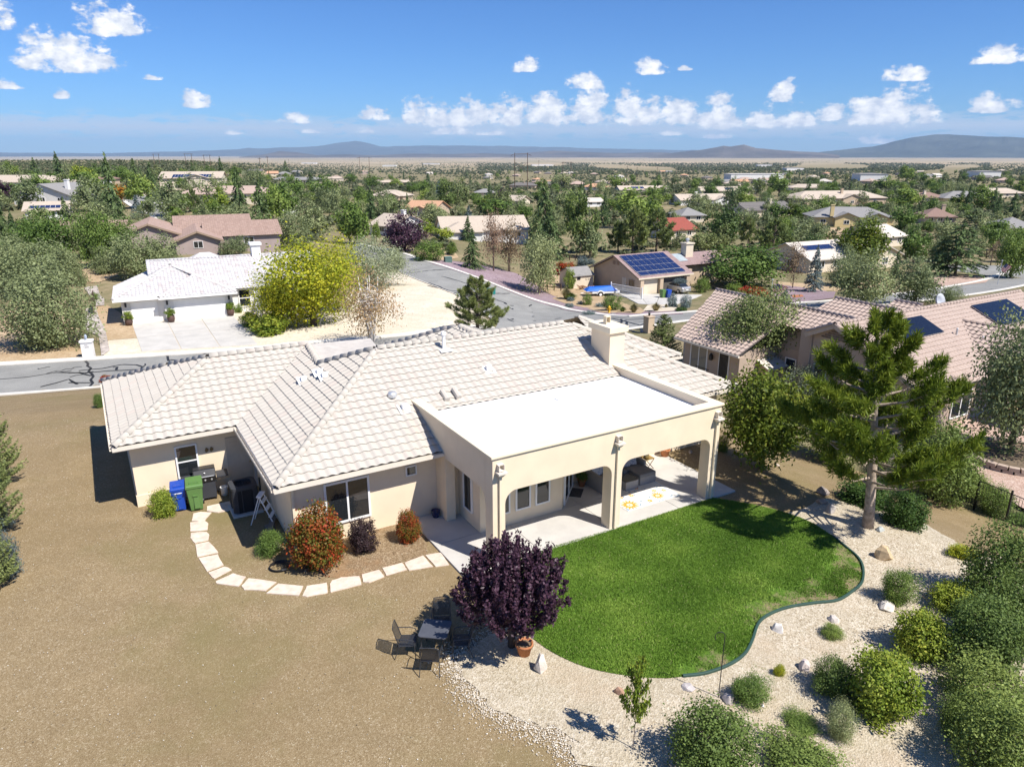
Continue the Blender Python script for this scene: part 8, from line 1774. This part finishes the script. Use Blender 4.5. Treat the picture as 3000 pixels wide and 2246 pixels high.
    for i in range(int(L / .12) + 1): x = i * .12; MB().tube([(x, 0, dz * x / L), (x, 0, dz * x / L + 1.22)], .009, 4).build('picket', bk, t)
    for z in (.1, 1.2): MB().tube([(0, 0, z), (L, 0, z + dz)], .018, 5).build('rail', bk, t)
    for x in (0, L * .27, L * .62, L): boxo('post', (x - .03, -.03, -.2 + dz * x / L), (x + .03, .03, 1.35 + dz * x / L), bk, t)
    # neighbour: round stone planter, small outbuilding
    c = G(*ZD(2130, 985)); t = empty('round_planter', c, 0, 'curved block planter under the juniper on the pink terrace', 'planter'); bm_ = MB().box((-.2, -.13, 0), (.2, .13, .17)).mesh('block', M('planter_block', (.42, .33, .26), .9, .2, 6))
    for k in range(2):
        for i in range(28): an = i / 28 * 2 * math.pi + k * .11; o = link('block', bm_, t); o.location = (2.0 * math.cos(an), 2.0 * math.sin(an), k * .18); o.rotation_euler = (0, 0, an + math.pi / 2)
    MB().prism([(1.9 * math.cos(q), 1.9 * math.sin(q)) for q in np.linspace(0, 6.1, 24)], 0, .25).build('soil', M('potting_soil', (.16, .12, .08), .95), t)
    zq = zn(1950, 800, 3.68); p = G(*zq(1230, 1260)); t = empty('outbuilding', p, HROT, 'small shed with white shingle roof below the neighbour house', 'shed'); gable_wall(t, 2.6, 2.6, 1.7, .5, wmat('tan'), 'gable', True, (0, 1.3), -.6); prism_roof(t, 2.6, 2.6, 1.7, .5, .25, 'gable', rmat('pale'), True, (0, 1.3), .08)
    o = MB().lathe([(.02, 0), (.3, .1), (.45, .28), (.46, .29), (.28, .13), (.0, .04)], (0, 0, 0), 16).build('satellite_dish', M('dish_grey', (.4, .42, .46), .5), None, True); o.location = W(36.6, 8.0, 3.3); o.rotation_euler = (R(70), 0, HROT); tag(o, 'grey satellite dish on the neighbour roof ridge', 'satellite dish')
    # power line: frames of two poles and single poles
    wood = M('pole_wood', (.12, .08, .055), .9)
    def hframe(xa, xb, yb, yt, label, brace=True):
        p = G(xa, yb); q = Vector((p.x + (xb - xa) / FPX * p.y * 1.03, p.y + 4, p.z)); h = height_to(p, yt); t = empty('transmission_pylon', p, math.atan2(q.y - p.y, q.x - p.x), label, 'pylon'); L = (q - p).length; r_ = max(.28, h * .011)
        for x in (0, L): MB().tube([(x, 0, -1), (x, 0, h)], [r_ * 1.2, r_ * .75], 7).build('pole', wood, t)
        MB().tube([(-L * .3, 0, h * .93), (0, 0, h * .97), (L, 0, h * .97), (L * 1.3, 0, h * .93)], r_ * .55, 5).build('cross_arm', wood, t)
        if brace: MB().tube([(0, 0, h * .45), (L, 0, h * .75)], r_ * .5, 5).build('brace', wood, t); MB().tube([(L, 0, h * .45), (0, 0, h * .75)], r_ * .5, 5).build('brace', wood, t)
        return p + Vector((0, 0, h * .95))
    pts = [hframe(1508, 1543, 558, 448, 'tall two-pole pylon with crossed braces right of centre'), hframe(1056, 1081, 520, 460, 'two-pole pylon left of centre', False), hframe(1648, 1671, 545, 474, 'two-pole pylon right of the tall one', False), hframe(453, 462, 482, 451, 'distant two-pole pylon over the left hill', False), hframe(545, 558, 482, 450, 'second distant pylon over the left hill', False), hframe(600, 612, 484, 454, 'third distant pylon over the left hill', False)]
    names = ['leftmost', 'second', 'third', 'fourth', 'fifth', 'sixth', 'seventh', 'eighth', 'ninth', 'tenth', 'eleventh']
    for i, (x, yb, yt) in enumerate(((765, 512, 462), (788, 515, 458), (1115, 505, 474), (1171, 518, 473), (1358, 512, 480), (1836, 530, 486), (1865, 528, 490), (1924, 532, 490), (1980, 532, 504), (1578, 520, 470), (848, 500, 466))):
        p = G(x, yb); h = height_to(p, yt); t = empty('utility_pole', p, .3, names[i] + ' in the list of lone wooden power poles in the valley', 'pole', 'lone power poles'); t['label'] = 'lone wooden power pole %s' % ['left of the dark cedar', 'beside the dark cedar', 'left of the centre warehouses', 'right of the twin-pole frame', 'left of the tall pylon', 'far right of the tall pylon', 'second right of the tall pylon', 'third right of the tall pylon', 'rightmost in the valley', 'just right of the tall pylon', 'among the left far roofs'][i]
        MB().tube([(0, 0, -1), (0, 0, h)], [.3, .2], 6).build('pole', wood, t); MB().tube([(-1.6, 0, h - 1), (1.6, 0, h - 1)], .16, 4).build('cross_arm', wood, t)
    w = MB(); a, b = at(1500, 540, 0), None
    for (x0, y0), (x1, y1), dd in (((1500, 548), (3050, 622), 260), ((1500, 542), (3050, 612), 260), ((1100, 482), (1520, 455), 480), ((1520, 455), (2100, 500), 420), ((1660, 482), (3050, 560), 330)):
        r0, r1 = Vector(ray(x0, y0)), Vector(ray(x1, y1)); A = Vector((0, 0, CAM_H)) + r0 * (dd / r0.y); B = Vector((0, 0, CAM_H)) + r1 * (dd / r1.y)
        w.tube([A.lerp(B, t_ / 12) + Vector((0, 0, -3.5 * (1 - (2 * t_ / 12 - 1) ** 2))) for t_ in range(13)], .03, 3)
    tag(w.build('power_lines', M('wire_grey', (.12, .12, .12), .5), None), 'thin power lines strung across the valley', 'power line')
build_street_things()

def build_pebbles():
    """Loose stones strewn where the white bed meets the brown yard, and lighter chips over the yard."""
    rg = np.random.default_rng(12); line = [ZB(*q) for q in ((1000, 800), (830, 900), (760, 965), (800, 1050), (880, 1180), (1010, 1265), (1160, 1345), (1350, 1405), (1500, 1475), (1540, 1640))]; L = smooth_loop([G(*q) for q in line], 12, False)
    A = np.array([(q.x, q.y) for q in L]); i = rg.integers(0, len(A), 7000); P = A[i] + rg.normal(size=(7000, 2)) * np.array([.3, .3])
    B = np.stack([rg.uniform(-26, 3, 5000), rg.uniform(9, 33, 5000)], -1); uu = (B[:, 0] - HO[0]) * UD[0] + (B[:, 1] - HO[1]) * UD[1]; vv = (B[:, 0] - HO[0]) * VD[0] + (B[:, 1] - HO[1]) * VD[1]
    B = B[((uu < -9.3) | (vv < 3.9)) & ~((uu > -1.2) & (vv > -1.3))]
    def stones(P, s0, s1, name, cols, lab):
        n = len(P); s = rg.uniform(s0, s1, n)[:, None]; z = T(P[:, 0], P[:, 1])[:, None] + .03; c = np.concatenate([P, z + s * .15], 1)
        D = rg.normal(size=(n, 3)) * .25; px, nx, py, ny, up = [c + s * (np.array(v) + D * .5) for v in ((1, 0, 0), (-.9, .1, 0), (0, .8, 0), (.1, -.9, 0), (0, .05, .7))]
        V = np.stack([np.stack(t, 1) for t in ((px, py, up), (py, nx, up), (nx, ny, up), (ny, px, up))], 1).reshape(-1, 3, 3)
        tag(link(name, tri_mesh(name, V, leaf_mat('stone_' + name, cols, .9, 0, 0), np.repeat(rg.random(n), 4))), lab, 'gravel', kind='stuff')
    stones(P, .009, .026, 'white_chips', [(.34, .28, .2), (.5, .43, .33), (.62, .55, .45), (.72, .67, .58)], 'white stone chips strewn along the gravel border'); stones(B, .008, .022, 'yard_chips', [(.16, .12, .075), (.3, .25, .17), (.5, .44, .34), (.68, .63, .54)], 'loose pale chips over the brown gravel yard')
build_pebbles()
# ------------------------------------------------------------------ hills and air
def build_hills():
    def rng(name, dist, prof, col, depth=2500, seed=0, rough=1.0):
        """Mountain range along a skyline given as picture points (x, y)."""
        xs = [p[0] for p in prof]; n = 170; rows = 14; V = []
        nm, nt, bs = nodes('rock_' + name); bs.inputs['Roughness'].default_value = 1; bs.inputs['Specular IOR Level'].default_value = 0
        a = mixc(nt, ramp(nt, noise(nt, .0009, 7, .65), [(.38, 0), (.62, 1)]), tuple(c * .6 for c in col), tuple(c * 1.25 for c in col)); nt.links.new(a, bs.inputs['Base Color'])
        for j in range(rows):
            t = j / (rows - 1)
            for i in range(n):
                px = xs[0] + (xs[-1] - xs[0]) * i / (n - 1); py = np.interp(px, xs, [p[1] for p in prof])
                az, e = ang(px, py); d = dist * (1 + 0) + (t - .62) * depth * 1.6
                x, y = d * math.sin(az), d * math.cos(az); top = CAM_H + dist * math.tan(e)
                base = float(T(x, y)) - 4
                s = (t / .62) if t < .62 else max(0, 1 - (t - .62) / .38)
                s = s ** 1.15
                nz_ = mnoise.fractal(Vector((x * .0011, y * .0011, seed)), 1, 2, 6); rid = 1 - abs(mnoise.noise(Vector((x * .0016 + 5, y * .0007, seed))))
                hh = max(0, (top - base)) * s; z = base + hh * (1 - .28 * (1 - s) * (1 - rid) * 1.5) + nz_ * min(hh * .18, 45) * rough * (1 if t < .6 or t > .66 else .25)
                V.append((x, y, z))
        F = [(j * n + i, j * n + i + 1, (j + 1) * n + i + 1, (j + 1) * n + i) for j in range(rows - 1) for i in range(n - 1)]
        me = bpy.data.meshes.new(name); me.from_pydata(V, [], F); me.materials.append(nm); tag(link(name, me), kind='structure')
    rng('mountain_range', 33000, [(-500, 446), (0, 447), (300, 449), (560, 443), (760, 435), (940, 428), (980, 420), (1045, 412), (1090, 422), (1120, 430), (1250, 426), (1370, 427), (1480, 428), (1620, 431), (1800, 436), (2000, 440), (2250, 444), (2600, 452)], (.06, .066, .058), 5000, 1, 2)
    rng('near_range', 19000, [(700, 460), (780, 452), (820, 443), (870, 446), (930, 455), (1010, 452), (1100, 455), (1200, 450), (1300, 452), (1420, 449), (1500, 452), (1620, 441), (1700, 445), (1800, 449), (1950, 447), (2020, 452)], (.11, .085, .066), 2200, 2, 2)
    rng('cone_hill', 17000, [(1900, 458), (2010, 443), (2060, 437), (2120, 427), (2140, 430), (2180, 424), (2215, 434), (2300, 440), (2400, 447), (2460, 455)], (.11, .085, .065), 2000, 3, 2)
    rng('big_mountain', 21000, [(2300, 462), (2400, 446), (2480, 437), (2560, 428), (2620, 414), (2680, 402), (2740, 395), (2780, 394), (2840, 398), (2920, 401), (3000, 404), (3150, 404), (3400, 420), (3700, 452)], (.06, .064, .05), 3600, 4, 2.4)
    m = bpy.data.materials.new('air'); m.use_nodes = True; nt = m.node_tree; nt.nodes.clear()
    v = nt.nodes.new('ShaderNodeVolumePrincipled'); v.inputs['Color'].default_value = (.54, .75, 1, 1); v.inputs['Density'].default_value = HAZE; v.inputs['Anisotropy'].default_value = 0
    o = nt.nodes.new('ShaderNodeOutputMaterial'); nt.links.new(v.outputs[0], o.inputs['Volume'])
    h = MB().box((-40000, -1500, -130), (40000, 41000, 760)).build('haze', m, None); tag(h, 'thin blue air between the camera and the far mountains', 'haze', kind='stuff')
HAZE = 3.3e-5
build_hills()

# ------------------------------------------------------------------ labels that single out the look-alikes
def relabel():
    nick = [('large cream hip', 'cream hip-roofed house'), ('white gabled house with pale grey', 'grey-roofed white gable'), ('low cream house with solar strip', 'low solar-strip house'), ('small tan-roofed house at the head', 'hill-street house'), ('two-storey cream', 'two-storey solar house'), ('long house with pink', 'pink hip-roofed house'), ('small cream gabled house with solar strip', 'small cream gable'), ('wide grey-roofed', 'wide grey-roofed house'), ('far tan-roofed house left', 'far tan house'), ('mauve-grey gabled', 'mauve gabled house'),
            ('tan-roofed house with long low', 'long low tan roof'), ('tan hip-roofed house above', 'tan hip-roofed house'), ('house with orange tile', 'orange-roofed gable'), ('white gabled house with white chimney', 'white-chimney gable'), ('long tan-grey', 'long tan-grey house'), ('small grey-roofed house in', 'small grey-roofed house'), ('dark-roofed house with', 'dark-roofed house'), ('small gabled tan', 'small tan gable'), ('orange-roofed white', 'orange-roofed white house'), ('tan house with dark solar', 'tan house with dark panels'), ('pale low roof', 'pale low roof'), ('white-walled house', 'white-walled house'), ('red tile', 'red-roofed house'), ('grey hip-roofed house above', 'grey hip above the red roof'), ('tan house with solar panels in', 'far solar house'), ('charcoal', 'charcoal-roofed house'), ('yellow house', 'yellow house'), ('several beige gables', 'many-gabled house'), ('beige-roofed house above', 'beige-roofed house'), ('veranda', 'veranda house'), ('steep grey', 'steep grey-roofed house'), ('right edge below', 'grey house at the right edge'), ('white chimney at the right edge', 'tan house at the right edge'), ('among the right-hand junipers', 'brown-roofed house'), ('pale tile roof behind', 'pale-roofed house'), ('cream gabled house with small solar', 'cream gable with small panels'), ('long white commercial', 'white commercial building'), ('whitewashed', 'white house'), ('blue solar panels and an open', 'open-garage solar house'), ('two black solar arrays', 'right-hand neighbour house'), ('striped tan', 'striped tan roof')]
    def pix(q):
        fw = q.y * math.cos(PITCH) + (CAM_H - q.z) * math.sin(PITCH); return 1500 + FPX * q.x / fw, q.y
    L = []
    for o in bpy.data.objects:
        if o.get('category') in ('house', 'building'):
            for k, n in nick:
                if k in o['label']: L.append((n,) + pix(o.location)); break
    words = ['nearest', 'second', 'third', 'fourth', 'fifth', 'sixth', 'seventh', 'eighth', 'ninth', 'tenth', 'eleventh', 'twelfth', 'thirteenth', 'fourteenth', 'fifteenth']
    D = {}
    for o in bpy.data.objects:
        if o.parent or not o.get('group') or o.get('category') not in ('tree', 'house') or not ('group in the valley' in o['group'] or 'houses in the valley' in o['group'] or 'middle' in o['group']): continue
        x, y = pix(o.location); best = min(L, key=lambda h: abs(h[1] - x) / 60 + abs(math.log(h[2] / y)) * 6); dx, dy = x - best[1], math.log(y / best[2])
        rel = ('left of' if dx < 0 else 'right of') if abs(dx) > 55 else ('behind' if dy > 0 else 'in front of')
        kind = o['label'].replace(' between the far houses', '').replace(' among the far trees', '').replace(' filling a gap between the middle gardens', ' of the gardens').replace(' in the middle distance', '').replace(' in the middle gardens', '')
        D.setdefault((kind, rel, best[0]), []).append((abs(dx) / 60 + abs(dy) * 6, o))
    for (kind, rel, n), v in D.items():
        v.sort(key=lambda t: t[0])
        for i, (_, o) in enumerate(v): o['label'] = ('%s %s %s the %s' % (words[min(i, 14)], kind, rel, n)) if len(v) > 1 else '%s %s the %s' % (kind, rel, n)
relabel()
